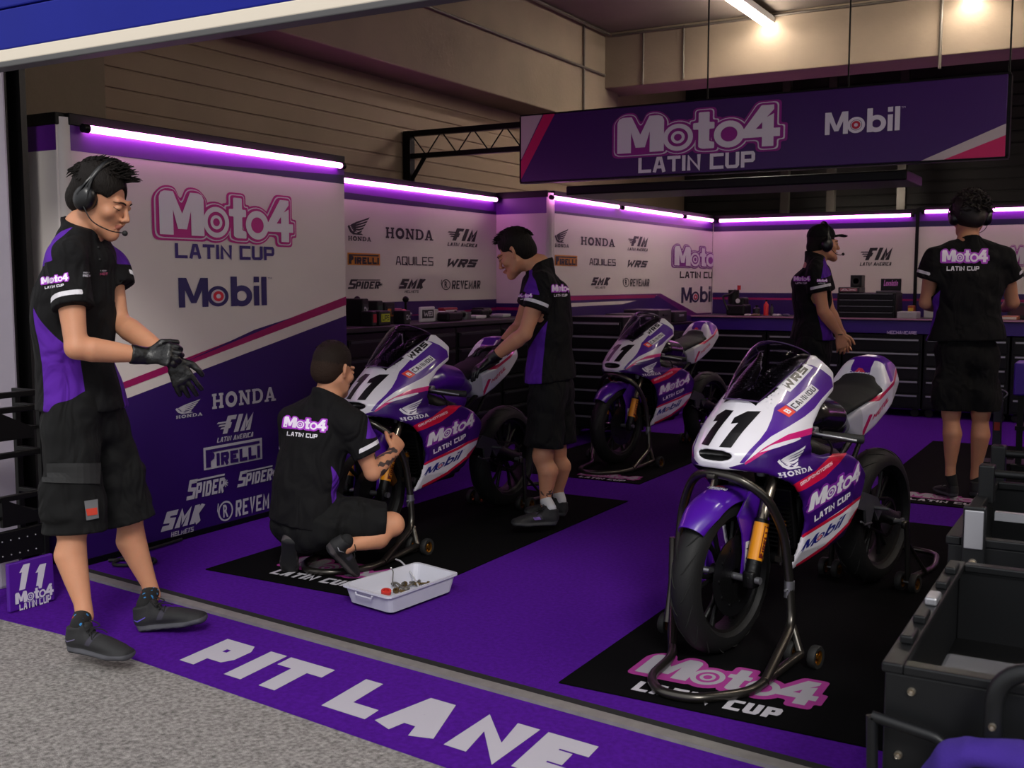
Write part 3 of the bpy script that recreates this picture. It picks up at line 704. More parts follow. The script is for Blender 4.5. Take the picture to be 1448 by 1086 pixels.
# third wall
w3 = wallX('display_wall', 'display wall with sponsor names and a smaller wordmark behind the two far motorcycles', X3, 8.2, YB)
f3 = fX(X3); ye, ys = YB-.01, 8.21
P3 = lambda *p: yz(X3, *p)
graphic(w3, f3, [([(ys, 1.93), (ye, 1.93), (ye, H-.03), (ys, H-.03)], cB), ([(ys, 1.93), (ye, 1.93), (ye, 1.965), (ys, 1.95)], cN),
    ([(ys, .02), (ye, .02)]+P3((1044, 441), (984, 446), (931, 418), (770, 424)), cP),
    (P3((770, 421), (928, 417), (972, 446), (984, 447), (1044, 443), (1044, 440), (985, 443), (934, 415), (770, 419)), '#5b1560'),
    (P3((768, 430), (900, 425), (880, 430), (768, 436)), cW), (P3((768, 420), (928, 417), (925, 421), (768, 426)), cM)])
for art_, bb in ((a_wing(B1), (784, 323, 804, 350)), (a_honda(B1), (821, 336, 869, 348)), (a_fim(B1), (887, 334, 916, 355)), (a_pirelli('#c87f1c', B1), (784, 361, 816, 376)),
                 (a_aquiles(B1), (833, 366, 870, 376)), (a_wrs(B1), (887, 368, 916, 379)), (a_smk(B1), (835, 392, 863, 408)), (a_revemar(B1), (880, 393, 918, 406))):
    logo(w3, f3, art_, bX(X3, *bb))
logo(w3, f3, a_moto4('#c5c0c8', '#7c1a86', '#c5c0c8'), bX(X3, 949, 346, 1025, 381)); logo(w3, f3, stext(Art(), 'LATIN CUP', 0, 0, 5, .7, B1, .21), bX(X3, 961, 384, 1013, 394))
logo(w3, f3, a_mobil('#1e1840', RED, '#c5c0c8'), bX(X3, 963, 405, 1011, 428)); logo(w3, f3, Art().text('Gardeners', 0, .35, 3, 1, '#b9a3c6', 0, .2).text('motorsport', .4, 0, 3, .3, '#b01848', 0, .2), bX(X3, 847, 446, 874, 455), lift=.004)
# back wall panels
def wallY(label, x0, x1, Y, zt, box=None):
    t = thing('display_wall', label, 'display wall', ((x0+x1)/2, Y, 0))
    MB().bx((x0, Y, 0), (x1, Y+.05, zt), bev=.006).build('panel', M_white, t, True)
    MB().bx((x0-.002, Y-.006, zt-.035), (x1+.002, Y+.056, zt+.02), bev=.004).build('top_cap', M_black, t, True)
    graphic(t, fY(Y), [([(x0+.01, 1.93), (x1-.01, 1.93), (x1-.01, zt-.035), (x0+.01, zt-.035)], cB), ([(x0+.01, 1.93), (x1-.01, 1.93), (x1-.01, 1.99), (x0+.01, 1.99)], cN),
        ([(x0+.01, .02), (x1-.01, .02), (x1-.01, 1.22), (x0+.01, 1.22)], cP), ([(x0+.01, 1.14), (x1-.01, 1.14), (x1-.01, 1.16), (x0+.01, 1.165)], cM)])
    return t
xm = aty(1296, 340, YB).x
w4 = wallY('white display wall closing the back behind the man in the cap', X3, xm, YB, H)
w5 = wallY('display wall at the back right behind the man seen from behind', xm+.01, 3.6, YB, H+.02)
MB().bx((xm-.012, YB-.02, 0), (xm+.022, YB, H+.03), bev=.003).build('corner_post', M_black, w5, True)
logo(w4, fY(YB), a_fim(B1), bY(YB, 1216, 350, 1262, 376))
logo(w5, fY(YB), a_moto4('#c5c0c8', '#8d1a86', '#c5c0c8'), bY(YB, 1425, 345, 1500, 378)); logo(w5, fY(YB), stext(Art(), 'LATIN CUP', 0, 0, 5, .7, B1, .21), bY(YB, 1436, 383, 1490, 392))
# ============================================================ LED STRIPS
M_led = mat('led glow', '#ffffff', .4, emit='#ff8cf0', estr=7.0); M_clip = M_black
def led(a, b, n, label):
    a, b = Vector(a), Vector(b); d = b-a; t = thing('led_strip', label, 'light strip', a, 0, None)
    mb = MB(); mb.cyl(a, b, .017, n=10); mb.build('tube', M_led, t, True)
    for e, s in ((a, 1), (b, -1)): MB().cyl(e-d.normalized()*.02*s, e+d.normalized()*.012*s, .021, n=10).build('end_cap', M_clip, t, True)
    return t
zL = H-.045
led((X1+.03, 3.40, zL), (X1+.03, 5.26, zL), 1, 'pink-white light strip along the top of the nearest display wall')
led((X2+.03, 5.4, zL), (X2+.03, 8.10, zL), 1, 'pink-white light strip above the black sponsor names behind the long workbench')
ys3 = [atx(776, 281, X3).y, atx(871, 291, X3).y, atx(875, 292, X3).y, atx(961, 302, X3).y, atx(964, 303, X3).y, YB-.1]
led((X3+.03, ys3[0], zL), (X3+.03, ys3[1], zL), 1, 'first short light strip right of the bending mechanic')
led((X3+.03, ys3[2]+.03, zL), (X3+.03, ys3[3], zL), 1, 'middle light strip of the three on the third display wall')
led((X3+.03, ys3[4]+.03, zL), (X3+.03, ys3[5], zL), 1, 'light strip ending in the back left corner')
led((X3+.08, YB-.03, zL), (xm-.05, YB-.03, zL), 1, 'light strip on the back wall above the man in the cap')
led((xm+.07, YB-.03, zL+.03), (3.5, YB-.03, zL+.03), 1, 'light strip on the back wall behind the man seen from behind')
# ============================================================ BANNER, TRUSS, LAMPS, PIPES
YS = 7.5
bb = [aty(737, 166, YS), aty(1426, 103, YS), aty(1426, 220, YS), aty(737, 258, YS)]
x0, x1 = bb[0].x, bb[1].x; z0 = (bb[2].z+bb[3].z)/2; z1 = (bb[0].z+bb[1].z)/2
ban = thing('banner_sign', 'long purple overhead banner with the championship wordmark and Mobil logo', 'sign', ((x0+x1)/2, YS, z0))
MB().bx((x0, YS, z0), (x1, YS+.06, z1), bev=.004).build('board', mat('banner purple', '#370a5c', .4), ban, True)
mb = MB(); mb.bx((x0-.015, YS+.01, z0-.012), (x1+.015, YS+.09, z0+.012)); mb.bx((x0-.015, YS+.01, z1-.012), (x1+.015, YS+.09, z1+.012)); mb.bx((x0-.02, YS+.01, z0), (x0, YS+.09, z1)); mb.bx((x1, YS+.01, z0), (x1+.02, YS+.09, z1)); mb.build('frame', M_black, ban, True)
fb = fY(YS); hh = z1-z0; ww = x1-x0
graphic(ban, fb, [([(x0, z0+hh*.34), (x0+.19, z1), (x0, z1)], '#b8aeb0'), ([(x0, z0+.02), (x0+.30, z1), (x0+.20, z1), (x0, z0+hh*.32)], '#c0145c'),
    ([(x1, z0), (x1-.36, z0), (x1, z0+hh*.36)], '#c0145c'), ([(x1-.50, z0), (x1-.36, z0), (x1, z0+hh*.26), (x1, z0+hh*.40)], '#b8aeb0')])
logo(ban, fb, a_moto4('#dedce4', '#8f1688', '#dedce4'), bY(YS, 866, 150, 1114, 220), lift=.004)
logo(ban, fb, stext(Art(), 'LATIN CUP', 0, 0, 5, .7, '#e4e2ea', .21), bY(YS, 903, 218, 1068, 242), lift=.004)
logo(ban, fb, a_mobil('#d8d6e2', '#b01838', '#d8d6e2'), bY(YS, 1167, 154, 1280, 188), lift=.004)
# cable tray under the banner and its hangers
mb = MB(); p = aty(1130, 240, YS+.5); mb.bx((-3.9, YS+.1, z0-.11), (-1.35, YS+.7, z0-.04), bev=.01)
t = thing('cable_tray', 'dark steel tray running behind the lower edge of the overhead banner', 'cable tray', (-2.6, YS+.4, z0-.1)); mb.build('tray_body', M_black, t, True)
for x in (-2.75, -1.75, -.75): MB().cyl((x, YS+.1, z1+.02), (x, YS+.1, 4.0), .006).build('hanger_rod', M_black, ban, True)
# truss arm left of the banner
tr = thing('truss_arm', 'black lattice truss arm standing on the display wall left of the banner', 'truss', (-4.8, 7.6, 2.1))
A0, A1, A2, A3 = aty(576, 190, 7.6), aty(737, 175, 7.6), aty(576, 222, 7.6), aty(737, 210, 7.6)
zt, zl2 = A0.z, A2.z; xa, xb = A0.x, x0-.04
mb = MB(); mb.bx((xa, 7.56, zt-.025), (xb, 7.61, zt+.02)); mb.bx((xa, 7.56, zl2-.02), (xb, 7.61, zl2+.02)); mb.build('chords', M_black, tr, True)
mb = MB(); mb.bx((xa-.01, 7.55, 2.1), (xa+.06, 7.62, zt+.02)); mb.tube([(xa+.04, 7.58, zl2-.22), (xa+.2, 7.58, zl2)], .02, 6); mb.bx((xa-.03, 7.54, 2.1), (xa+.09, 7.63, 2.16)); mb.build('post', M_black, tr, True)
mb = MB(); n = 7
for i in range(n):
    a = xa+.05+(xb-xa-.05)*i/n; b = xa+.05+(xb-xa-.05)*(i+1)/n
    za, zb2 = (zt, zl2) if i % 2 == 0 else (zl2, zt); mb.cyl((a, 7.585, za), (b, 7.585, zb2), .006, n=6)
mb.build('lattice', M_black, tr, True)
# fluorescent lamps on the ceiling
M_tube = mat('lamp tube', '#ffffff', .4, emit='#fff1e0', estr=50)
def lamp(c, L, label):
    t = thing('ceiling_lamp', label, 'ceiling lamp', c, 0, None)
    MB().bx((-.05, -L/2, -.03), (.05, L/2, .04), bev=.01).build('housing', mat('lamp housing', '#c8c8c8', .4), t)
    for s in (-1, 1): MB().cyl((s*.03, -L/2+.02, -.05), (s*.03, L/2-.02, -.05), .014, n=10).build('tube', M_tube, t)
    return t
le = atz(1092, 38, 3.88); lamp((le.x, le.y-.75, 3.92), 1.5, 'long fluorescent lamp on the ceiling above the banner')
le = atz(1376, 3, 3.88); lamp((le.x, le.y-.62, 3.92), 1.25, 'fluorescent lamp at the top right whose far end just shows')
le = aty(1222, 252, 12.6); lamp((le.x, 13.1, le.z+.05), .5, 'small dim lamp far back below the banner')
for x, y, w_ in ((.6, 5.0, 'near'), (2.6, 6.0, 'far right'), (2.4, 9.4, 'rear right')): lamp((x, y, 3.92), 1.5, w_+' fluorescent lamp added on the ceiling out of view to brighten the room')  # extra unseen lamps, added to lift the interior brightness
# pipes and conduits
def pipe(pts, r, label, m=None):
    o = MB().tube(fillet(pts, .05), r, 8).build('conduit', m or mat('conduit grey', '#565048', .5, .3)); return tag(o, label, 'pipe')
bx_ = -5.03
pipe([(bx_, 5.2, 3.55), (bx_, 10.7, 3.55)], .014, 'thin conduit running along the long left beam')
pipe([(bx_, 7.4, 3.55), (bx_, 7.4, 4.0)], .012, 'short vertical conduit on the long beam near the ceiling lamp')
pipe([(bx_, 10.2, 3.02), (bx_, 10.2, 3.98)], .012, 'vertical conduit on the beam beside the inner corner')
pipe([(-4.6, 10.73, 3.42), (-4.6, 10.73, 3.98)], .012, 'left vertical conduit on the cross beam')
pipe([(-4.15, 10.73, 3.44), (-4.15, 10.73, 3.98)], .012, 'second vertical conduit on the cross beam')
pipe([(-1.65, 10.73, 3.3), (-1.65, 10.73, 3.98)], .014, 'vertical conduit on the cross beam above the Mobil logo')
pipe([(-4.95, 10.72, 3.96), (3.0, 10.72, 3.96)], .014, 'long conduit where the cross beam meets the ceiling')
pipe([(-4.98, 3.4, 3.97), (-4.98, 10.7, 3.97)], .014, 'long conduit where the left beam meets the ceiling')
for i, y in enumerate((3.45, 3.6)): pipe([(-4.98, y, 1.9), (-4.98, y, 3.6)], .014, ('left' if i == 0 else 'right')+' of the two pipes on the concrete column')
# dark structure behind the cross beam
for i, px in enumerate((785, 1110, 1175, 1275)):
    p = aty(px, 280, 13.6); o = MB().bx((p.x-.05, 13.55, 0), (p.x+.05, 13.65, 4.0), bev=.004).build('steel_post', mat('old steel', '#4a4640', .6, .3))
    tag(o, ['steel post far back near the banner left end', 'steel post far back above the corner of the light strips', 'slim steel post far back behind the cap', 'steel post far back left of the tall man head'][i], 'post')
for i, (px0, px1, py) in enumerate(((930, 1300, 95), (1150, 1320, 86), (900, 1448, 120))):
    a = aty(px0, py, 12.9); b = aty(px1, py, 12.9); a.z = min(a.z, 3.9); o = MB().tube([(a.x, 12.9, a.z), (b.x, 12.9, a.z)], .02, 8).build('ceiling_duct', M_black)
    tag(o, ['dark pipe crossing above the banner', 'short dark pipe above the Mobil logo', 'lowest dark pipe behind the banner'][i], 'pipe')
# ============================================================ FLOOR MATS
M_mat = mat('black floor mat', '#050506', .95, bump=.25, bscale=500, spec=.06)
def floor_mat(x0, x1, y0, y1, label, lx0, lx1, ly, lh):
    t = thing('floor_mat', label, 'floor mat', ((x0+x1)/2, (y0+y1)/2, 0), 0)
    MB().bx((x0, y0, 0), (x1, y1, .006), bev=.002).build('mat_sheet', M_mat, t, True)
    f = flat_fn((0, 0, .006), (1, 0, 0), (0, 1, 0))
    box_art(a_moto4('#8d8a92', '#8a1f74', None), lx0, ly, lx1, ly+lh).build('wordmark', t, f, True, lift=.0004, rough=.9)
    w_ = lx1-lx0; stext(Art(), 'LATIN CUP', lx0+w_*.12, ly-lh*.46, lx0+w_*.86, ly-lh*.14, '#a5a2aa', .24).build('lettering', t, f, True, lift=.0008, rough=.9)
    return t
floor_mat(-1.62, .55, 3.12, 6.25, 'black mat with the wordmark under the nearest motorcycle', -1.46, -.80, 3.30, .27)
floor_mat(-3.72, -2.64, 3.56, 6.0, 'black mat with the wordmark under the kneeling mechanic and his motorcycle', -3.48, -2.86, 3.76, .24)
floor_mat(-3.9, -2.80, 6.55, 8.9, 'black mat with the wordmark under the farthest motorcycle', -3.32, -2.86, 6.64, .16)
floor_mat(-1.42, .5, 6.82, 9.6, 'black mat with the wordmark under the man seen from behind', -1.22, -.66, 6.99, .19)
# ============================================================ MOTORCYCLE (local frame: x forward, y left, z up, origin under the front axle)
BA, BO = math.radians(-103), Vector((-1.2475, 3.69, 0))
def b_plane(px, py, yl):              # photo point on the near motorcycle -> its own side plane
    d = ray(px, py); n = Vector((-math.sin(BA), math.cos(BA), 0)); t = (yl+n.dot(BO)-n.dot(CAMP))/n.dot(d); p = CAMP+d*t-BO
    return (p.x*math.cos(BA)+p.y*math.sin(BA), p.z)
def b_pix(x, y, z):                   # the same mapping backwards, arrays
    X = BO.x+x*math.cos(BA)-y*math.sin(BA); Y = BO.y+x*math.sin(BA)+y*math.cos(BA)
    s, c = math.sin(YAW), math.cos(YAW); r = X*c+Y*s; f = -X*s+Y*c; u = z-CAMH
    zz = f*math.cos(PITCH)-u*math.sin(PITCH); yy = f*math.sin(PITCH)+u*math.cos(PITCH)
    return CXP+FPX*r/zz, CYP-FPX*yy/zz
def ca(p): return [(950+u/4.259, 460+v/4.259) for u, v in p]
def cb(p): return [(1100+u/3.743, 560+v/3.743) for u, v in p]
ZU = ca([(840, 238), (905, 268), (960, 312), (972, 368), (905, 440), (860, 500), (800, 550), (700, 612), (600, 668), (520, 735), (435, 832), (405, 832), (465, 755), (528, 690), (572, 630), (602, 560), (618, 495), (645, 462), (735, 338), (800, 235)])
ZL = ca([(440, 830), (570, 750), (700, 688), (870, 640), (1200, 760), (1400, 900)])+cb([(600, 420), (500, 490), (130, 742), (60, 790), (-40, 700), (-120, 540), (-160, 400)])+ca([(330, 860)])
ZM = ca([(862, 612), (700, 657), (560, 735), (440, 826), (436, 842), (470, 826), (570, 762), (700, 697), (862, 650)])
ZS = ca([(812, 666), (700, 692), (600, 722), (520, 770), (640, 735), (740, 702)])
ZR = cb([(372, 294), (300, 294), (200, 396), (110, 452), (30, 500), (0, 515), (50, 532), (150, 492), (250, 430), (330, 350)])
ZR2 = cb([(125, 738), (330, 610), (500, 480), (500, 492), (340, 622), (130, 752)])
ZR3 = cb([(492, 505), (455, 575), (395, 655), (370, 668), (430, 575), (470, 525)])
ZB = cb([(90, 905), (250, 800), (330, 720), (400, 650), (520, 560), (560, 640), (420, 760), (200, 900), (60, 960)])
ZR4 = cb([(95, 893), (250, 788), (330, 712), (400, 640), (405, 652), (333, 726), (252, 802), (92, 912)])
M_fair = mat('race fairing', '#dcd9e2', .30, coat=.5, zones=[('u', '#4a128c'), ('l', '#340c66'), ('m', '#c2126e'), ('s', '#dcd9e2'), ('r', '#c81238'), ('r2', '#c81238'), ('b', '#1a0c33'), ('r4', '#c81238'), ('r3', '#b01034'), ('cav', '#060607')])
M_purp = mat('race purple', '#461290', .28, coat=.5)
M_gold = mat('gold anodised', '#8a5f1c', .35, .9)
M_steel = mat('dark steel tube', '#4a4743', .28, .9)
M_cast = mat('black casting', '#09090a', .45, .4, bump=.15, bscale=120)
M_tyre = mat('slick tyre', '#101011', .6, bump=.12, bscale=260, spec=.3)
M_groove = mat('tread groove', '#060606', .9)
M_disc = mat('brake disc', '#3a3a3e', .3, .9)
M_seat = mat('seat foam', '#0d0d0f', .75, bump=.3, bscale=350)
M_glass = mat('smoked screen', '#b9b4c6', .04, trans=1.0, spec=.5)
M_glass.node_tree.nodes['Principled BSDF'].inputs['IOR'].default_value = 1.12
M_chip = mat('bare aluminium', '#8b8b90', .35, .8)
FP = [(.078, .692), (.092, .742), (.03, .828), (-.075, .920), (-.16, .978), (-.24, 1.02), (-.30, 1.048), (-.39, 1.082), (-.445, 1.072), (-.51, 1.005), (-.485, .935), (-.37, .885), (-.295, .825), (-.268, .765), (-.29, .728), (-.36, .71), (-.45, .706), (-.57, .692), (-.69, .645), (-.785, .585), (-.79, .54), (-.735, .44), (-.632, .345), (-.5, .30), (-.245, .262), (-.262, .36), (-.268, .46), (-.225, .555), (-.14, .628), (-.03, .672)]
ZW = [.20, .27, .35, .45, .60, .70, .80, .90, 1.0, 1.06]; WW = [.09, .125, .165, .19, .208, .205, .200, .185, .165, .155]
ZF = [.0, .68, .745, .82, .91, 1.0, 1.06]; XF = [.5, .10, .098, .035, -.07, -.20, -.30]
def fair_w(x, z):
    W = np.interp(z, ZW, WW); xf = np.interp(z, ZF, XF); s = np.clip((xf-x)/.34, 0, 1); W = W*np.power(np.clip(1-(1-s)**2.3, 0, 1), .62)
    W = W*(1-.18*np.clip((-.62-x)/.2, 0, 1)); W = W-.012*np.exp(-((z-.715)/.02)**2)*np.clip((-.05-x)/.1, 0, 1)
    return W
def bike_fairing():
    F = Field((-.86, -.24, .22), (.13, .24, 1.12), .0062); g = np.meshgrid(*F.ax, indexing='ij'); x, y, z = g; ay = np.abs(y)
    p2 = poly_sdf(x[:, 0, :], z[:, 0, :], FP)[:, None, :]; w_ = fair_w(x[:, 0, :], z[:, 0, :])[:, None, :]
    def smax(a, b, k): h = np.clip(.5+.5*(a-b)/k, 0, 1); return b*(1-h)+a*h+k*h*(1-h)
    dw = (ay-w_)*.75; out = smax(np.broadcast_to(p2, dw.shape), dw, .018)
    wall = .013
    cav = np.maximum.reduce([dw+wall, x+.135-.32*np.clip(.93-z, 0, .3)+0*z, -(z-.19)])      # hollow behind the nose skin
    cav2 = np.maximum.reduce([dw+wall, z-.69, x-.3]); cav = np.minimum(cav, cav2)
    intake = (np.sqrt(((x-.10)/.06)**2+(y/.088)**2+((z-.738-.25*y*y)/.021)**2)-1)*.02
    sec = np.minimum(cav, intake); D = np.maximum(out, -sec); F.D = D.astype(np.float32)
    me = F.mesh('fairing'); relax(me, 1, .35); v = co_of(me); vx, vy, vz = v[:, 0], np.abs(v[:, 1]), v[:, 2]
    ww = fair_w(vx, vz); it = (np.sqrt(((vx-.10)/.06)**2+(vy/.088)**2+((vz-.738-.25*vy*vy)/.021)**2)-1)*.02
    dwv = (vy-ww)*.75; pv = poly_sdf(vx, vz, FP); hh = np.clip(.5+.5*(pv-dwv)/.018, 0, 1); ov = dwv*(1-hh)+pv*hh+.018*hh*(1-hh)
    c1 = np.maximum.reduce([dwv+wall, vx+.135-.32*np.clip(.93-vz, 0, .3), -(vz-.19)]); c2 = np.maximum.reduce([dwv+wall, vz-.69, vx-.3]); sv = np.minimum(np.minimum(c1, c2), it)
    ex, ey = [-.45, -.41, -.37, -.31, -.24, -.17, -.105], [.10, .110, .118, .113, .104, .090, .072]
    under = np.maximum.reduce([vx+.094, vy-np.interp(vx, ex, ey)+.004, .88-vz])
    set_attr(me, 'cav', np.minimum(ov+.0085, under)); px, py = b_pix(vx, vy, vz)
    for n, P in (('u', ZU), ('l', ZL), ('m', ZM), ('s', ZS), ('r', ZR), ('r2', ZR2), ('r3', ZR3), ('b', ZB), ('r4', ZR4)): set_attr(me, n, poly_sdf(px, py, P))
    return me
TP = [(-.80, .80), (-.86, .835), (-1.0, .872), (-1.045, .905), (-1.085, .985), (-1.13, 1.025), (-1.20, 1.03), (-1.28, .995), (-1.335, .945), (-1.335, .915), (-1.24, .86), (-1.06, .765), (-.93, .70), (-.88, .695), (-.84, .72), (-.79, .755)]
def bike_tail():
    F = Field((-1.38, -.16, .66), (-.74, .16, 1.07), .0055); g = np.meshgrid(*F.ax, indexing='ij'); x, y, z = g; ay = np.abs(y)
    p2 = poly_sdf(x[:, 0, :], z[:, 0, :], TP)[:, None, :]; W = np.interp(x, [-1.34, -1.28, -1.15, -1.0, -.88, -.78], [.045, .085, .118, .128, .115, .085])*np.interp(z, [.68, .80, .92, 1.0, 1.03], [.75, .95, 1, .72, .5])
    dw = (ay-W)*.7; k = .022; a = np.broadcast_to(p2, dw.shape); h = np.clip(.5+.5*(a-dw)/k, 0, 1); D = dw*(1-h)+a*h+k*h*(1-h)
    F.D = D.astype(np.float32); me = F.mesh('tail'); relax(me, 1, .4); v = co_of(me); x, y, z = v[:, 0], np.abs(v[:, 1]), v[:, 2]
    # side: white belly with red edge lines; top purple
    set_attr(me, 'u', poly_sdf(x, z, [(-.7, 1.2), (-.7, .90), (-1.0, .90), (-1.16, .93), (-1.30, .985), (-1.5, .99), (-1.5, 1.2)])*np.where(x > -1.06, 1, 1))
    set_attr(me, 'wh', np.maximum.reduce([x*0+(-1.115-x), .045-y, (.9-z)]))       # white flanks of the hump front
    set_attr(me, 'm', np.minimum(np.abs(z-(.862+(-1.0-x)*.36*(x < -1.0)))-.009, poly_sdf(x, z, [(-.90, .66), (-.875, .66), (-.93, .80), (-.955, .80)])))
    set_attr(me, 'lo', poly_sdf(x, z, [(-.7, .6), (-.7, .85), (-.86, .85), (-.90, .74), (-.96, .6)]))
    return me
M_tail = mat('tail paint', '#d4d0dc', .3, coat=.5, zones=[('u', '#4a128c'), ('wh', '#dcd9e2'), ('m', '#c0124c'), ('lo', '#b9b6bf')])
def torus_tyre(R, wd, prof_h, rim):
    pr = []; n = 18
    for k in range(n+1):
        a = -PI*.5+PI*k/n; y = math.sin(a)*wd/2; r = R-prof_h*(1-math.cos(a)**.85 if math.cos(a) > 0 else 1)
        pr.append((r, y))
    return [(rim, -wd*.36)]+pr+[(rim, wd*.36)]
def wheel(parent, cx, cz, R, wd, name, spokes=6, disc_side=1):
    w_ = bpy.data.objects.new(name, None); COL.objects.link(w_); w_.parent = parent; w_.location = (cx, 0, cz)
    rim = R*.735
    MB().lathe(torus_tyre(R, wd, R*.235, rim*.98), (0, 0, 0), (0, 1, 0), 72, closed=True).build('tyre', M_tyre, w_)
    mb = MB()          # tread grooves
    for i in range(18):
        for sgn in (-1, 1):
            pts = []
            for k in range(7):
                t = k/6; a = 2*PI*(i+(.5 if sgn > 0 else 0))/18+.34*t**1.4; ph = sgn*(.14+.85*t)
                y = math.sin(ph)*wd/2; r = R-R*.235*(1-math.cos(ph)**.85)+.0004; pts.append((r*math.cos(a), y, r*math.sin(a)))
            mb.tube(pts, [.0006, .0022, .0028, .003, .0028, .0022, .0006], 5, 0)
    mb.build('tread_grooves', M_groove, w_)
    mb = MB(); rw = wd*.38; mb.lathe([(rim*1.0, -rw), (rim*1.03, -rw*1.02), (rim*.93, -rw*.8), (rim*.90, 0), (rim*.93, rw*.8), (rim*1.03, rw*1.02), (rim, rw)], (0, 0, 0), (0, 1, 0), 56)
    mb.lathe([(.0, -.04), (.032, -.04), (.032, .04), (.0, .04)], (0, 0, 0), (0, 1, 0), 24)
    for i in range(spokes):
        a = 2*PI*i/spokes
        for da in (-.17, .17):
            c0, c1 = a+da*.25, a+da
            mb.tube([(.028*math.cos(c0), 0, .028*math.sin(c0)), (rim*.55*math.cos(a+da*.6), .004, rim*.55*math.sin(a+da*.6)), (rim*.93*math.cos(c1), 0, rim*.93*math.sin(c1))], [.014, .009, .011], 8, flat=1.0)
    mb.build('rim', M_cast, w_)
    mb = MB(); dr = .145 if R < .295 else .105; n = 48; y0 = .052*disc_side
    mb.lathe([(dr*.70, y0-.0022), (dr, y0-.0022), (dr, y0+.0022), (dr*.70, y0+.0022)], (0, 0, 0), (0, 1, 0), n, closed=True)
    mb.build('brake_disc', M_disc, w_)
    mb = MB(); mb.lathe([(.03, y0-.003), (dr*.72, y0-.003), (dr*.72, y0+.003), (.03, y0+.003)], (0, 0, 0), (0, 1, 0), 12, closed=True)
    for i in range(10): a = 2*PI*i/10; mb.cyl((dr*.73*math.cos(a), y0-.006, dr*.73*math.sin(a)), (dr*.73*math.cos(a), y0+.006, dr*.73*math.sin(a)), .008, n=8)
    mb.build('disc_carrier', M_cast, w_)
    return w_
def text_side(parent, bvh, art_, c0, c1, c2, name, side=1, lift=.0012, cut=.02):
    """art drawn so its bottom-left, bottom-right and top-left land on three side-plane points (x,z)"""
    b = art_.bounds(); W = b[2]-b[0]; Hh = b[3]-b[1]; u = Vector((c1[0]-c0[0], 0, c1[1]-c0[1])); v = Vector((c2[0]-c0[0], 0, c2[1]-c0[1]))
    def fn(a, q, h):
        s = (a-b[0])/W; t = (q-b[1])/Hh
        if side < 0: s = 1-s
        p = Vector((c0[0], side*.34, c0[1]))+u*s+v*t
        r = bvh.ray_cast(p, Vector((0, -side, 0)), .34)
        if r[0] is None: return None
        n = r[1] if r[1].y*side > 0 else -r[1]
        return r[0]+n*(h+.0006)
    return art_.build(name, parent, fn, lift=lift*.35, cut=W*cut/max(u.length, .01), rough=.35)
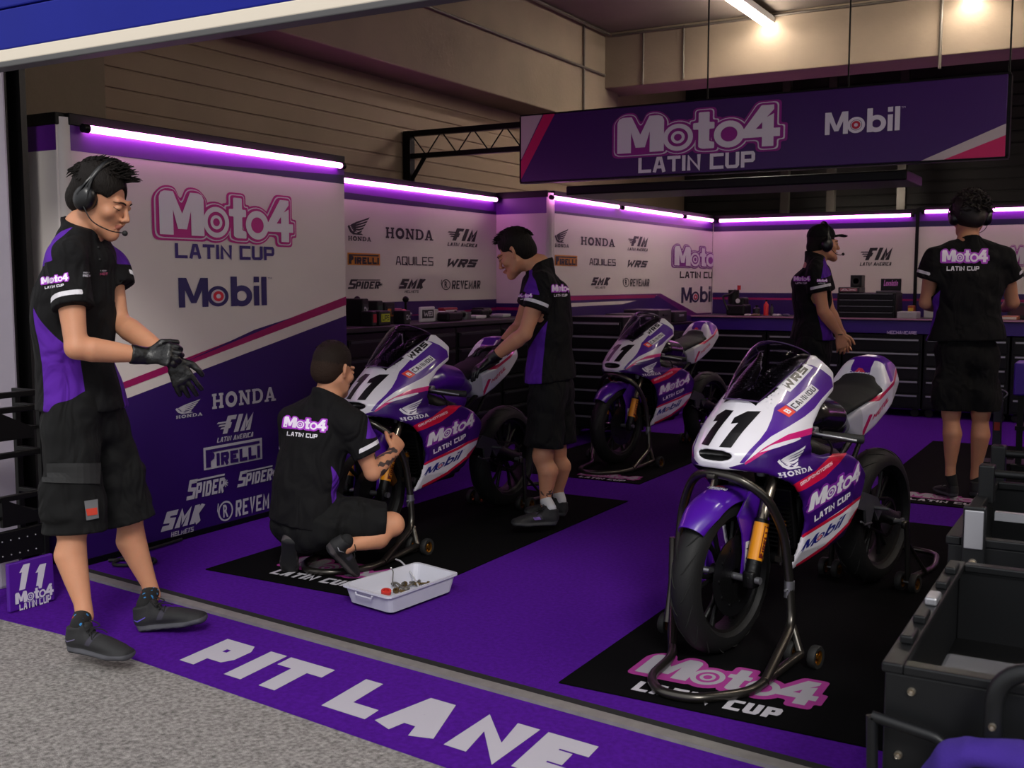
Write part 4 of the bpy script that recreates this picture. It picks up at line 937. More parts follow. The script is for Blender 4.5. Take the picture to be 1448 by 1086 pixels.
def motorcycle(label, loc, rotz, group='race motorcycles'):
    t = thing('race_motorcycle', label, 'motorcycle', loc, rotz, group)
    fme = bike_fairing(); fa = link('fairing', fme, M_fair, t)
    bm = bmesh.new(); bm.from_mesh(fme); bvh = BVHTree.FromBMesh(bm); bm.free()
    P = b_plane
    def cp(u, v, y=.2): return P(950+u/4.259, 460+v/4.259, y)
    def cq(u, v, y=.2): return P(1100+u/3.743, 560+v/3.743, y)
    W = '#dcd9e2'; Kk = '#0f0e12'
    # number on the nose, seen from the front
    n_up = Vector((-.42, 0, .91)); f0 = Vector((.15, 0, .762)); 
    def nose(a, q, h):
        p = Vector((.3, a, .752+q)); r = bvh.ray_cast(p, Vector((-1, 0, 0)), .7)
        return None if r[0] is None else r[0]+Vector((.6, 0, .6))*0+(r[1] if r[1].x > 0 else -r[1])*(h+.0008)
    A = Art()
    for dx in (.022, .105): A.poly([(-.085+dx, .016), (-.045+dx, .016), (-.015+dx, .134), (-.052+dx, .134), (-.082+dx, .112), (-.082+dx, .092), (-.060+dx, .096)], Kk)
    def nose_m(a, q, h): return nose(a, q, h)
    A.build('race_number', fa, nose_m, lift=.0004, cut=.008, rough=.35)
    for s in (1, -1):
        text_side(fa, bvh, Art().poly([(0, 0), (1, 0), (1, .36), (0, .36)], '#e4e2ea', 0).put(a_wrs(Kk, .2), .07, .05, .93, .31), *[(q[0], q[1]-.024) for q in (cp(712, 362, .125), cp(842, 215, .125), cp(686, 336, .125))], 'wrs_patch', s)
        text_side(fa, bvh, Art().poly([(0, 0), (.2, 0), (.2, .2), (0, .2)], '#e2402c').poly([(.22, 0), (1, 0), (1, .2), (.22, .2)], '#d8d6de').put(stext(Art(), 'CANINDU', 0, 0, 4, .8, '#222033', .2), .25, .04, .97, .16).put(stext(Art(), 'B', 0, 0, .5, .8, '#e8e4ea', .2), .06, .05, .15, .15), cp(722, 556, .17), cp(885, 392, .17), cp(700, 520, .17), 'sponsor_patch', s)
        text_side(fa, bvh, a_wing(W, False), cp(628, 872, .165), cp(765, 838, .165), cp(612, 748, .165), 'wing_logo', s); text_side(fa, bvh, a_honda(W), cp(632, 918, .17), cp(792, 866, .17), cp(626, 888, .17), 'maker_lettering', s)
        text_side(fa, bvh, stext(Art(), 'GRUPOMOTORES', 0, 0, 9, .8, '#e6c8cf', .22), cq(112, 476), cq(282, 362), cq(108, 458), 'stripe_lettering', s)
        text_side(fa, bvh, a_moto4(W, '#7d2a9c', None), cq(150, 640), cq(440, 445), cq(160, 510), 'wordmark', s)
        text_side(fa, bvh, stext(Art(), 'LATIN CUP', 0, 0, 5, .7, W, .25), cq(204, 672), cq(385, 540), cq(200, 635), 'subtitle_lettering', s)
        text_side(fa, bvh, a_mobil('#1b1f78', RED, '#d8d6e0'), cq(162, 846), cq(365, 690), cq(185, 765), 'oil_logo', s)
    # windscreen
    mb = MB(); nx, ny = 14, 24; vs = []
    CR = [(-.070, .925), (-.12, .972), (-.18, 1.032), (-.235, 1.085), (-.275, 1.118), (-.305, 1.126)]; ED = [(-.105, .072, .918), (-.17, .090, .958), (-.24, .104, 1.0), (-.31, .113, 1.032), (-.37, .118, 1.056), (-.41, .110, 1.075)]
    for i in range(nx):
        f = i/(nx-1)*(len(CR)-1); k = min(int(f), len(CR)-2); q = f-k; C_ = [CR[k][m]*(1-q)+CR[k+1][m]*q for m in range(2)]; E_ = [ED[k][m]*(1-q)+ED[k+1][m]*q for m in range(3)]
        for j in range(ny):
            s = -1+2*j/(ny-1); a_ = s*PI/2; c_ = (1-math.cos(a_))**.9; vs.append((C_[0]+(E_[0]-C_[0])*c_, E_[1]*math.sin(a_), C_[1]+(E_[2]-C_[1])*c_))
    vs2 = [(a-.0025, b*.985, c-.002) for a, b, c in vs]; N = len(vs)
    fs = [(i*ny+j, (i+1)*ny+j, (i+1)*ny+j+1, i*ny+j+1) for i in range(nx-1) for j in range(ny-1)]
    fs2 = [tuple(reversed([q+N for q in f])) for f in fs]; edge = [j for j in range(ny)]+[i*ny+ny-1 for i in range(1, nx)]+[(nx-1)*ny+j for j in range(ny-2, -1, -1)]+[i*ny for i in range(nx-2, 0, -1)]
    fs3 = [(edge[k], edge[(k+1) % len(edge)], edge[(k+1) % len(edge)]+N, edge[k]+N) for k in range(len(edge))]
    mb.add(vs+vs2, fs+fs2+fs3, 0, True); mb.build('windscreen', M_glass, t)
    MB().tube([vs[k] for k in edge], .0028, 6, closed=True).build('screen_edge', mat('screen edging', '#3c2350', .3), t)
    mb = MB()
    for s in (-1, 1):
        for (u, v) in ((575, 433), (633, 452), (478, 717), (711, 370), (470, 747)):
            x, z = cp(u, v, .15); y = float(fair_w(np.array([x]), np.array([z]))[0]); 
            r = bvh.ray_cast(Vector((x, s*.34, z)), Vector((0, -s, 0)), .34)
            if r[0]: mb.cyl(r[0]-r[1]*.001, r[0]+r[1]*.0015, .0042, .0035, 8)
    mb.build('fasteners', M_disc, fa)
    # cockpit
    mb = MB(); mb.box((-.21, 0, .90), (.02, .13, .075), Matrix.Rotation(-.5, 3, 'Y'), bev=.006); mb.box((-.20, 0, .845), (.10, .16, .02), bev=.004); mb.build('dashboard', M_cast, t)
    MB().box((-.2245, 0, .902), (.002, .10, .05), Matrix.Rotation(-.5, 3, 'Y')).build('dash_screen', mat('dash lcd', '#5b5a66', .2), t)
    mb = MB(); mb.box((-.26, 0, .80), (.09, .20, .022), bev=.006); mb.box((-.245, 0, .70), (.08, .2, .025), bev=.006); mb.cyl((-.27, 0, .62), (-.255, 0, .83), .024); mb.cyl((-.255, 0, .81), (-.258, 0, .828), .018, n=6); mb.build('triple_clamp', M_chip, t)
    for s in (-1, 1):
        mb = MB(); mb.cyl((0, s*.115, .295), (-.075, s*.115, .50), .026, .026, 16); mb.box((-.005, s*.115, .295), (.055, .045, .065), bev=.01); mb.build('fork_leg', M_cast, t)
        f = t.children[-1]
        MB().cyl((-.070, s*.115, .49), (-.265, s*.115, .86), .0185, .0185, 16).build('fork_stanchion', mat('fork chrome', '#7d7468', .25, .9), f)
        mb = MB(); mb.lathe([(.0268, 0), (.0268, .135)], (-.024, s*.115, .36), (-.2, 0, .545), 20, a0=0, a1=2*PI); mb.build('fork_sticker', mat('sticker yellow', '#d88a12', .4), f)
        # lettering on the sticker
        ax = Vector((-.2, 0, .545)).normalized(); o0 = Vector((-.024, s*.115, .36))
        def fk(a, q, h, s=s, ax=ax, o0=o0):
            th = q/.0272; per = Vector((0, 1, 0))*s; fr = ax.cross(per); return o0+ax*(.01+a)+(per*math.cos(th)+Vector((ax.z, 0, -ax.x))*math.sin(th)*(1 if s > 0 else -1))*(.0270+h)
        box_art(a_pirelli('', '#5a1408', False), 0, -.012, .115, .016).build('fork_lettering', f, fk, lift=.0002, cut=.006)
        mb = MB(); mb.tube([(-.29, s*.11, .80), (-.33, s*.18, .785), (-.415, s*.30, .775)], .011, 10); mb.box((-.262, s*.115, .80), (.055, .05, .04), bev=.01); mb.build('clip_on_bar', M_cast, t)
        MB().tube([(-.345, s*.20, .784), (-.365, s*.23, .781), (-.43, s*.32, .771), (-.432, s*.323, .771)], [.017, .0165, .0165, .012], 14).build('hand_grip', M_rubber, t)
        mb = MB(); mb.box((-.325, s*.175, .80), (.035, .03, .03), bev=.006); mb.tube(catmull([(-.30, s*.17, .80), (-.285, s*.21, .797), (-.31, s*.27, .788), (-.355, s*.33, .775)], 5), .0055, 8); mb.build('brake_lever' if s < 0 else 'clutch_lever', M_chip, t)
    mb = MB(); mb.tube(catmull([(-.30, .19, .81), (-.24, .16, .80), (-.22, .06, .76), (-.25, .0, .70)], 6), .005, 8); mb.tube(catmull([(-.33, .2, .80), (-.40, .21, .74), (-.44, .19, .70), (-.50, .15, .66)], 6), .0045, 8)
    mb.tube(catmull([(-.30, -.19, .81), (-.22, -.14, .75), (-.12, -.1, .62), (-.03, -.085, .42)], 6), .005, 8); mb.tube(catmull([(-.26, .05, .68), (-.14, .085, .60), (-.07, .09, .45), (-.05, .075, .38)], 6), .005, 8); mb.build('hoses', M_rubber, t)
    # front wheel, caliper, fender
    wheel(t, 0, .295, .29, .108, 'front_wheel', 6, 1)
    mb = MB(); mb.box((-.125, .055, .36), (.05, .05, .10), Matrix.Rotation(.5, 3, 'Y'), bev=.012); mb.build('brake_caliper', M_gold, t)
    MB().cyl((0, -.155, .295), (0, .155, .295), .013, n=16).build('front_axle', M_chip, t)
    mb = MB(); vs = []; fs = []; na, nc = 30, 18
    for i in range(na+1):
        a = math.radians(41+ 107*i/na)
        end = min(i, na-i)/5; wd = .072*min(1, .72+.28*end)
        for k in range(nc+1):
            c = -1+2*k/nc; ph = c*1.32; r = .248+(.322-.248)*(math.cos(ph)**.7); y = math.sin(ph)*wd/math.sin(1.32)
            vs.append((r*math.cos(a), y, .295+r*math.sin(a)))
    M_ = len(vs); vs += [(x*.985+.0, y*.95, .295+(z-.295)*.985) for x, y, z in vs]
    for i in range(na):
        for k in range(nc):
            q = (i*(nc+1)+k, (i+1)*(nc+1)+k, (i+1)*(nc+1)+k+1, i*(nc+1)+k+1); fs.append(q); fs.append(tuple(reversed([j+M_ for j in q])))
    E = [k for k in range(nc+1)]+[i*(nc+1)+nc for i in range(1, na+1)]+[na*(nc+1)+k for k in range(nc-1, -1, -1)]+[i*(nc+1) for i in range(na-1, 0, -1)]
    fs += [(E[k], E[(k+1) % len(E)], E[(k+1) % len(E)]+M_, E[k]+M_) for k in range(len(E))]
    mb.add(vs, fs, 0, True)
    for s in (-1, 1):
        pr = [(.03, .52), (-.05, .60), (-.12, .56), (-.095, .47), (-.062, .38), (-.035, .285), (-.015, .28), (.0, .30), (-.012, .38), (-.005, .45)]
        mb.prism(pr if s > 0 else pr, ((0, s*.072, 0), (1, 0, 0), (0, 0, 1)), -.006*1 if s > 0 else .006, 0, False)
    fe = mb.build('front_fender', M_purp, t)
    box_art(Art().text('GARDENERS', 0, 0, 4, .7, '#e8e4ee', .03, .2).poly([(.8, .8), (3.2, .8), (2.6, 1.15), (1.6, 1.2)], '#d83838').text('motorsport', 1, -.4, 3.3, -.1, '#e8e4ee', 0), -.04, 0, .04, .05).build('fender_logo', fe,
        lambda a, q, h: Vector(((.3235+h)*math.cos(math.radians(78)+q/.32)*1, -a, .295+(.3235+h)*math.sin(math.radians(78)+q/.32)))+Vector((0, 0, -.06*a*a/.05)), lift=.0004, cut=.01)
    MB().prism([(-.01, 0), (.014, 0), (.006, .12), (-.02, .12)], ((-.03, .0795, .30), (1, 0, 0), (0, 0, 1)), -.001).build('fender_sticker', mat('sticker white', '#c9c7cc', .4), fe)
    stext(Art(), 'KYT', -.05, -.006, .05, .010, '#101014', .25).build('fender_lettering', fe, flat_fn((-.028, .0812, .36), (-.12, 0, .99), (-.99, 0, -.12)), lift=.0003)
    # radiator, engine, frame
    mb = MB(); mb.box((-.285, 0, .47), (.035, .27, .24), Matrix.Rotation(.22, 3, 'Y'), bev=.006)
    for i in range(14): mb.box((-.262+.0038*i*0, 0, .365+.0165*i), (.03, .25, .003), Matrix.Rotation(.22, 3, 'Y'))
    mb.build('radiator', M_cast, t)
    mb = MB(); mb.box((-.50, 0, .43), (.34, .26, .22), Matrix.Rotation(-.1, 3, 'Y'), bev=.03); mb.box((-.42, 0, .60), (.15, .17, .2), Matrix.Rotation(.35, 3, 'Y'), bev=.02)
    mb.cyl((-.55, .12, .42), (-.55, .165, .42), .075, .07, 28); mb.cyl((-.42, .12, .38), (-.42, .158, .38), .05, .045, 24); mb.cyl((-.55, -.12, .42), (-.55, -.17, .42), .085, .075, 28)
    mb.box((-.46, 0, .31), (.36, .2, .06), bev=.02); mb.build('engine', M_cast, t)
    mb = MB(); mb.tube(catmull([(-.36, -.02, .52), (-.31, -.03, .38), (-.38, -.04, .27), (-.6, -.1, .24), (-.85, -.16, .28)], 6), [.02]*24+[.03], 12); mb.cyl((-.80, -.15, .27), (-1.08, -.19, .36), .045, .04, 20); mb.build('exhaust', M_steel, t)
    mb = MB()
    for s in (-1, 1):
        mb.tube([(-.25, s*.05, .76), (-.36, s*.125, .72), (-.55, s*.14, .66), (-.72, s*.125, .56), (-.78, s*.10, .42)], [.035, .04, .038, .035, .03], 8, up=(0, 0, 1), flat=1.2)
        mb.cyl((-.70, s*.08, .62), (-1.10, s*.06, .83), .013); mb.cyl((-.76, s*.08, .50), (-1.05, s*.06, .78), .010)
    mb.build('frame', M_cast, t)
    mb = MB()
    for s in (-1, 1): mb.tube([(-.74, s*.09, .43), (-.86, s*.105, .42), (-1.05, s*.105, .37), (-1.25, s*.10, .31)], [.03, .034, .028, .022], 8, flat=1.4); mb.box((-1.25, s*.10, .31), (.09, .02, .05), bev=.006)
    mb.box((-.84, 0, .42), (.08, .19, .06), bev=.01); mb.build('swingarm', M_cast, t)
    for s in (-1, 1):
        mb = MB(); mb.cyl((-1.20, s*.11, .31), (-1.20, s*.155, .31), .011); mb.cyl((-1.20, s*.15, .31), (-1.20, s*.16, .31), .018); mb.build('paddock_hook', M_chip, t)
    wheel(t, -1.25, .31, .302, .13, 'rear_wheel', 6, -1)
    mb = MB(); mb.lathe([(.075, .062), (.088, .062), (.088, .067), (.075, .067)], (-1.25, 0, .31), (0, 1, 0), 40, closed=True)
    for s in (-1, 1): mb.tube([(-1.25, .065, .31+s*.085), (-.80, .065, .43+s*.03)], .006, 6)
    mb.build('chain', mat('chain steel', '#2a2620', .4, .8), t)
    mb = MB(); mb.prism([(-.80, .50), (-.93, .46), (-.98, .40), (-.94, .36), (-.90, .41), (-.86, .34), (-.83, .36), (-.82, .42), (-.74, .44)], ((0, .15, 0), (1, 0, 0), (0, 0, 1)), -.012)
    mb.cyl((-.90, .14, .42), (-.91, .22, .42), .009, .007, 10); mb.cyl((-.80, .145, .49), (-.80, .16, .49), .008, n=8); mb.tube([(-.88, .16, .36), (-.78, .175, .37), (-.74, .18, .39)], .005, 8)
    mb.build('footrest_plate', mat('cast grey', '#4a4a4e', .45, .6), t); mb = MB()
    mb.prism([(-.80, .50), (-.93, .46), (-.98, .40), (-.94, .36), (-.90, .41), (-.86, .34), (-.83, .36), (-.82, .42), (-.74, .44)], ((0, -.16, 0), (1, 0, 0), (0, 0, 1)), -.012); mb.cyl((-.90, -.14, .42), (-.91, -.22, .42), .009, .007, 10)
    mb.build('footrest_plate', mat('cast grey', '#4a4a4e', .45, .6), t)
    # tank cover, seat and tail
    F = Field((-.86, -.19, .62), (-.28, .19, .98), .008)
    F.limb([(-.36, 0, .80), (-.50, 0, .835), (-.66, 0, .815), (-.80, 0, .76)], [(.10, .075), (.148, .088), (.14, .082), (.09, .05)], (0, 1, 0), .02)
    F.limb([(-.45, 0, .72), (-.72, 0, .70)], [(.12, .09), (.10, .08)], (0, 1, 0), .03)
    me = F.mesh('tank'); relax(me, 2); v = co_of(me); set_attr(me, 'u', np.maximum(.05-np.abs(v[:, 1]), .86-v[:, 2])); set_attr(me, 'w', np.maximum(np.abs(v[:, 1])-.035, .86-v[:, 2]))
    link('tank_cover', me, mat('tank black gloss', '#0c0b0f', .25, coat=.6), t)
    F = Field((-1.08, -.16, .76), (-.70, .16, .98), .006); F.limb([(-.74, 0, .795), (-.82, 0, .835), (-.94, 0, .868), (-1.035, 0, .885)], [(.07, .03), (.10, .032), (.118, .03), (.11, .034)], (0, 1, 0), .01); F.limb([(-1.035, 0, .90), (-1.06, 0, .94)], [(.10, .022), (.075, .02)], (0, 1, 0), .02)
    me = F.mesh('seat'); relax(me, 1); link('seat', me, M_seat, t)
    me = bike_tail(); ta_ = link('tail_unit', me, M_tail, t); bm = bmesh.new(); bm.from_mesh(me); bt = BVHTree.FromBMesh(bm); bm.free()
    def hump(a, q, h):
        p = Vector((-.7, a, .95+q)); r = bt.ray_cast(p, Vector((-1, 0, 0)), .9); return None if r[0] is None else r[0]+Vector((1, 0, .4)).normalized()*(h+.0012)
    box_art(Art().poly([(1.1, .4), (2.9, .4), (2.3, .95), (1.7, 1.05)], '#c62a4a').text('Gardeners', 0, 0, 4, .6, '#e8e4ee', .03, .2), -.055, 0, .055, .03).build('tail_logo', ta_, lambda a, q, h: hump(-a if False else a, q, h), lift=.0004, cut=.01)
    for s in (1, -1): text_side(ta_, bt, stext(Art(), 'MOTUL', 0, 0, 3, .7, '#c0124c', .24), (-.96, .775), (-1.10, .845), (-.965, .80), 'tail_lettering', s)
    return t
front_bike = motorcycle('nearest race motorcycle, purple and white number 11, on stands with nobody working on it', BO, BA)
b2 = copy_tree(front_bike); b2.location = (-3.31, 4.25, 0); b2.rotation_euler = (0, 0, -1.63); b2['label'] = 'race motorcycle number 11 between the kneeling mechanic and the bending mechanic'
b3 = copy_tree(front_bike); b3.location = (-3.272, 7.218, 0); b3.rotation_euler = (0, 0, -1.775); b3['label'] = 'farthest race motorcycle number 11, on stands in front of the small wall wordmark'
M_tank2 = mat('tank purple', '#4a128c', .28, coat=.5, zones=[('w', '#dcd9e2')])
for c in b2.children:
    if c.name.startswith('tank_cover'): c.data = c.data.copy(); c.data.materials[0] = M_tank2
# ---------------------------------------------------------- paddock stands
def castor(parent, p, ax=(0, 1, 0), gap=.0, r=.042):
    c = Vector(p); ax = Vector(ax).normalized()
    w_ = bpy.data.objects.new('castor', None); COL.objects.link(w_); w_.parent = parent; w_.location = c
    MB().lathe([(r*.62, -.013), (r*.93, -.014), (r, -.009), (r, .009), (r*.93, .014), (r*.62, .013)], (0, 0, 0), ax, 28, closed=True).build('wheel_tyre', M_rubber, w_)
    mb = MB(); mb.lathe([(r*.5, -.009), (r*.64, -.012), (r*.64, .012), (r*.5, .009)], (0, 0, 0), ax, 24, closed=True); mb.lathe([(0, -.014), (r*.2, -.014), (r*.2, .014), (0, .014)], (0, 0, 0), ax, 12)
    u = ax.orthogonal().normalized(); v = ax.cross(u)
    for k in range(5): a = 2*PI*k/5; d = u*math.cos(a)+v*math.sin(a); mb.cyl(d*r*.12, d*r*.58, .004, n=6)
    mb.build('wheel_hub', M_gold, w_)
def front_stand(label, loc, rotz, bent=True):
    t = thing('front_paddock_stand', label, 'motorcycle stand', loc, rotz, 'front paddock stands')
    r = .0165
    base = [(-.06, .285, .045), (.12, .29, .028), (.32, .31, .022), (.49, .21, .022), (.52, .09, .022), (.43, -.01, .022), (.22, -.06, .028), (-.02, -.235, .045)]
    mb = MB(); mb.tube(fillet(base, .07), r, 14); mb.build('base_bar', M_steel, t)
    mb = MB(); arch = [(.22, .305, .03), (-.085, .235, .13), (-.095, .215, .30), (-.075, .20, .47), (.0, .175, .60), (.065, .095, .667), (.06, -.05, .672), (.0, -.14, .62), (-.04, -.205, .50), (-.03, -.215, .30), (-.02, -.225, .13), (.15, -.11, .035)]
    mb.tube(fillet(arch, .06), r, 14); mb.build('lifting_arch', M_steel, t)
    mb = MB(); mb.cyl((-.03, 0, .66), (-.03, 0, .735), .012); mb.box((.03, 0, .663), (.13, .035, .02), bev=.004); mb.build('lifting_pin', M_steel, t)
    for s, p in ((1, (-.093, .218, .26)), (-1, (-.028, -.217, .26))): mb = MB(); mb.cyl((p[0], p[1], p[2]-.03), (p[0], p[1], p[2]+.03), .0185, n=14); mb.cyl((p[0]-.03, p[1], p[2]), (p[0]+.03, p[1], p[2]), .005, n=8); mb.build('clamp_collar', M_chip, t)
    mb = MB(); mb.tube([(.0, -.235, .06), (-.05, -.25, .20), (-.06, -.255, .375)], .017, 12); mb.build('side_handle', M_steel, t)
    MB().cyl((-.06, .285, .045), (-.09, .235, .13), r*.9).build('strut', M_steel, t); MB().cyl((-.02, -.235, .045), (-.02, -.225, .13), r*.9).build('strut', M_steel, t)
    castor(t, (-.075, .335, .043)); castor(t, (-.075, .245, .043)); castor(t, (-.03, -.265, .043))
    mb = MB(); mb.cyl((-.135, .16, .33), (-.135, .16, .47), .013, n=12); mb.cyl((-.135, .16, .47), (-.135, .16, .50), .006, n=8); mb.box((-.115, .185, .36), (.05, .05, .02)); mb.build('axle_support', M_steel, t)
    MB().lathe([(.0, 0), (.016, 0), (.016, .008), (.010, .012), (.014, .02), (0, .022)], (-.135, .16, .47), (0, 0, 1), 14).build('gold_knob', M_gold, t)
    return t
def rear_stand(label, loc, rotz):
    t = thing('rear_paddock_stand', label, 'motorcycle stand', loc, rotz, 'rear paddock stands')
    mb = MB(); mb.tube(fillet([(-1.22, .17, .05), (-1.60, .15, .03), (-1.86, .06, .03), (-1.86, -.16, .03), (-1.60, -.2, .03), (-1.22, -.19, .05)], .09), .013, 12); mb.build('base_bar', M_steel, t)
    for s in (-1, 1):
        mb = MB(); mb.tube([(-1.22, s*.18, .05), (-1.215, s*.175, .20), (-1.205, s*.172, .315)], .012, 10); mb.tube([(-1.45, s*.17, .035), (-1.215, s*.175, .22)], .008, 8); mb.box((-1.20, s*.168, .30), (.05, .018, .03), bev=.004); mb.build('upright', M_steel, t)
    for s in (-1, 1):
        for dx in (-.032, .032): castor(t, (-1.22, s*.18+dx, .043))
    for s in (-1, 1): MB().cyl((-1.22, s*.18-.045, .043), (-1.22, s*.18+.045, .043), .006, n=8).build('axle', M_chip, t)
    return t
s1 = front_stand('steel paddock stand arching over the front wheel of the nearest motorcycle', BO, BA)
r1_ = rear_stand('paddock stand behind the rear wheel of the nearest motorcycle', BO, BA)
for b, la, lb_ in ((b2, 'paddock stand arching over the front wheel beside the kneeling mechanic', 'paddock stand under the rear wheel beside the bending mechanic'), (b3, 'paddock stand arching over the front wheel of the farthest motorcycle', 'paddock stand under the rear wheel of the farthest motorcycle')):
    for src, lab in ((s1, la), (r1_, lb_)):
        c = copy_tree(src); c.location = b.location; c.rotation_euler = b.rotation_euler; c['label'] = lab
# ============================================================ PEOPLE
RC, FC, UP = Vector((math.cos(YAW), math.sin(YAW), 0)), Vector((-math.sin(YAW), math.cos(YAW), 0)), Vector((0, 0, 1))
M_skin = mat('skin', '#b98263', .55, bump=.05, bscale=180, var=.06, vscale=14, zones=[('lip', '#9a5a4a'), ('tat', '#3f3331')], spec=.4)
M_skin.node_tree.nodes['Principled BSDF'].inputs['Subsurface Weight'].default_value = .15; M_skin.node_tree.nodes['Principled BSDF'].inputs['Subsurface Scale'].default_value = .02
M_shirt = mat('polo fabric', '#070608', .85, bump=.2, bscale=700, fold=.8, zones=[('pan', '#4f1a8e'), ('cuf', '#cfccd2')], spec=.25)
M_short = mat('cargo fabric', '#080809', .85, bump=.2, bscale=600, fold=.9, spec=.25, var=.1, vscale=20)
M_shoe = mat('trainer mesh', '#121216', .7, bump=.3, bscale=500, zones=[('sole', '#26262c')])
M_lace = mat('lace', '#060607', .8)
M_hair = mat('dark brown hair', '#0f0906', .7, spec=.2, bump=.6, bscale=120, stretch=(1, 1, .3))
M_glove = mat('black nitrile glove', '#09090a', .38, bump=.25, bscale=90)
M_sock = mat('black sock', '#0a0a0c', .9); M_sockp = mat('patterned sock', '#0a0a0c', .9, zones=[('blu', '#2a74b0'), ('rd', '#b03024')]); M_sockw = mat('white sock', '#b9b9bd', .9)
def rotm(side, fwd, up): return Matrix((side, fwd, up))
def frame(fwd, up=UP):
    f = Vector(fwd).normalized(); s = f.cross(Vector(up)).normalized(); u = s.cross(f); return s, f, u     # right, forward, up
def folds(F, amp, seed=1, f0=14.0, zs=1.0):
    rs = np.random.RandomState(seed); g = np.meshgrid(*[a.astype(np.float32) for a in F.ax], indexing='ij'); n = np.zeros(F.D.shape, np.float32)
    wx = .03*np.sin(9*g[2]+5*g[0]+seed); 
    for i in range(6):
        k = rs.normal(0, 1, 3)*np.array([1, 1, zs]); k = k/np.linalg.norm(k)*f0*(1+.7*i); n += np.sin(k[0]*(g[0]+wx)+k[1]*(g[1]-wx)+k[2]*g[2]+rs.rand()*6)/(1+.6*i)
    F.D = F.D+(amp*n).astype(np.float32)
def cutbelow(F, c, n, rad, k=.002):      # remove everything past a plane near c (n points away from what stays)
    c = np.array(c, float); n = np.array(Vector(n).normalized(), float)
    def fn(g):
        d = (g[0]-c[0])*n[0]+(g[1]-c[1])*n[1]+(g[2]-c[2])*n[2]; return np.maximum(-d, np.sqrt((g[0]-c[0])**2+(g[1]-c[1])**2+(g[2]-c[2])**2)-rad)
    F.put(fn, c-rad, c+rad, k, 's')
def head_prims(F, c, s, f, u, sc=1.0):
    R = rotm(s, f, u)
    def p(x, y, z): return Vector(c)+(s*x+f*y+u*z)*sc
    def E(q, r, k=.01, op='u'): F.ell(p(*q), [v*sc for v in r], R, k*sc, op)
    E((0, -.018, .032), (.077, .098, .086), .0); E((0, .028, -.028), (.060, .066, .080), .03)
    for q in (-1, 1): F.limb([p(q*.052, .0, -.045), p(q*.042, .045, -.083), p(0, .078, -.098)], [.02*sc, .018*sc, .019*sc], s, .025*sc)
    E((0, .082, -.100), (.020, .016, .015), .012)
    F.limb([p(-.042, .080, .022), p(0, .092, .020), p(.042, .080, .022)], [.009*sc, .010*sc, .009*sc], u, .014*sc)
    for q in (-1, 1):
        E((q*.033, .100, .000), (.019, .017, .011), .010, 's'); E((q*.046, .062, -.026), (.020, .022, .018), .02)
    F.limb([p(0, .090, .014), p(0, .104, -.012), p(0, .114, -.031)], [.0065*sc, .008*sc, .0105*sc], s, .010*sc)
    for q in (-1, 1): E((q*.0115, .106, -.037), (.0085, .010, .007), .006)
    
    for q in (-1, 1): E((q*.032, .0835, .000), (.0155, .0125, .0095), .003)
    E((0, .096, -.060), (.024, .011, .0055), .004); E((0, .094, -.070), (.021, .011, .0065), .004); E((0, .104, -.0648), (.026, .010, .0014), .002, 's')
    for q in (-1, 1):
        F.limb([p(q*.077, -.004, .016), p(q*.088, -.016, .018), p(q*.087, -.014, -.012), p(q*.078, -.002, -.030)], [.0085*sc]*4, s, .008*sc); 
    return p
def hand_pts(wrist, d, back, thumb, curls=(.4, .5, .4), spread=.1, sc=1.0, tcurl=.35):
    """palm and five jointed fingers; d along the hand, back = out of the back of the hand, thumb = side of the thumb"""
    d = Vector(d).normalized(); back = (Vector(back)-d*Vector(back).dot(d)).normalized(); th = Vector(thumb); th = (th-d*th.dot(d)-back*th.dot(back)).normalized(); w = Vector(wrist); L = []
    palm = ([w, w+d*.045*sc, w+d*.085*sc], [(.026*sc, .020*sc), (.037*sc, .017*sc), (.040*sc, .0135*sc)])
    for i, (o, l) in enumerate(((.031, .070), (.0105, .078), (-.0105, .073), (-.030, .056))):
        r = (.0092, .0094, .0090, .0080)[i]*sc; b = w+d*(.085-.004*abs(i-1))*sc+th*o*sc; dd = (d+th*spread*(1.5-i)*.6).normalized(); a = 0; P = [b-dd*.02*sc, b]
        for j, fr in enumerate((.45, .31, .24)):
            cj = curls[i][j] if isinstance(curls[0], (tuple, list)) else curls[j]; a += cj; v = dd*math.cos(a)-back*math.sin(a); P.append(P[-1]+v*l*fr*sc)
        L.append((P, [r*1.05, r*1.05, r, r*.92, r*.8]))
    b = w+d*.028*sc+th*.026*sc; v1 = (d*.62+th*.75-back*.25).normalized(); v2 = (d*.85+th*.35-back*tcurl).normalized(); v3 = (d*.95+th*.1-back*(tcurl+.25)).normalized()
    L.append(([b-v1*.01, b+v1*.036*sc, b+(v1*.036+v2*.030)*sc, b+(v1*.036+v2*.030+v3*.024)*sc], [.0135*sc, .0118*sc, .0105*sc, .0085*sc])); return palm, L, th
def add_hand(F, *a, **k):
    palm, L, th = hand_pts(*a, **k); F.limb(palm[0], palm[1], th, .012)
    for P, R in L: F.limb(P, R, th, .0035)
def bbox(pts, m): a = np.array([list(p) for p in pts]); return a.min(0)-m, a.max(0)+m
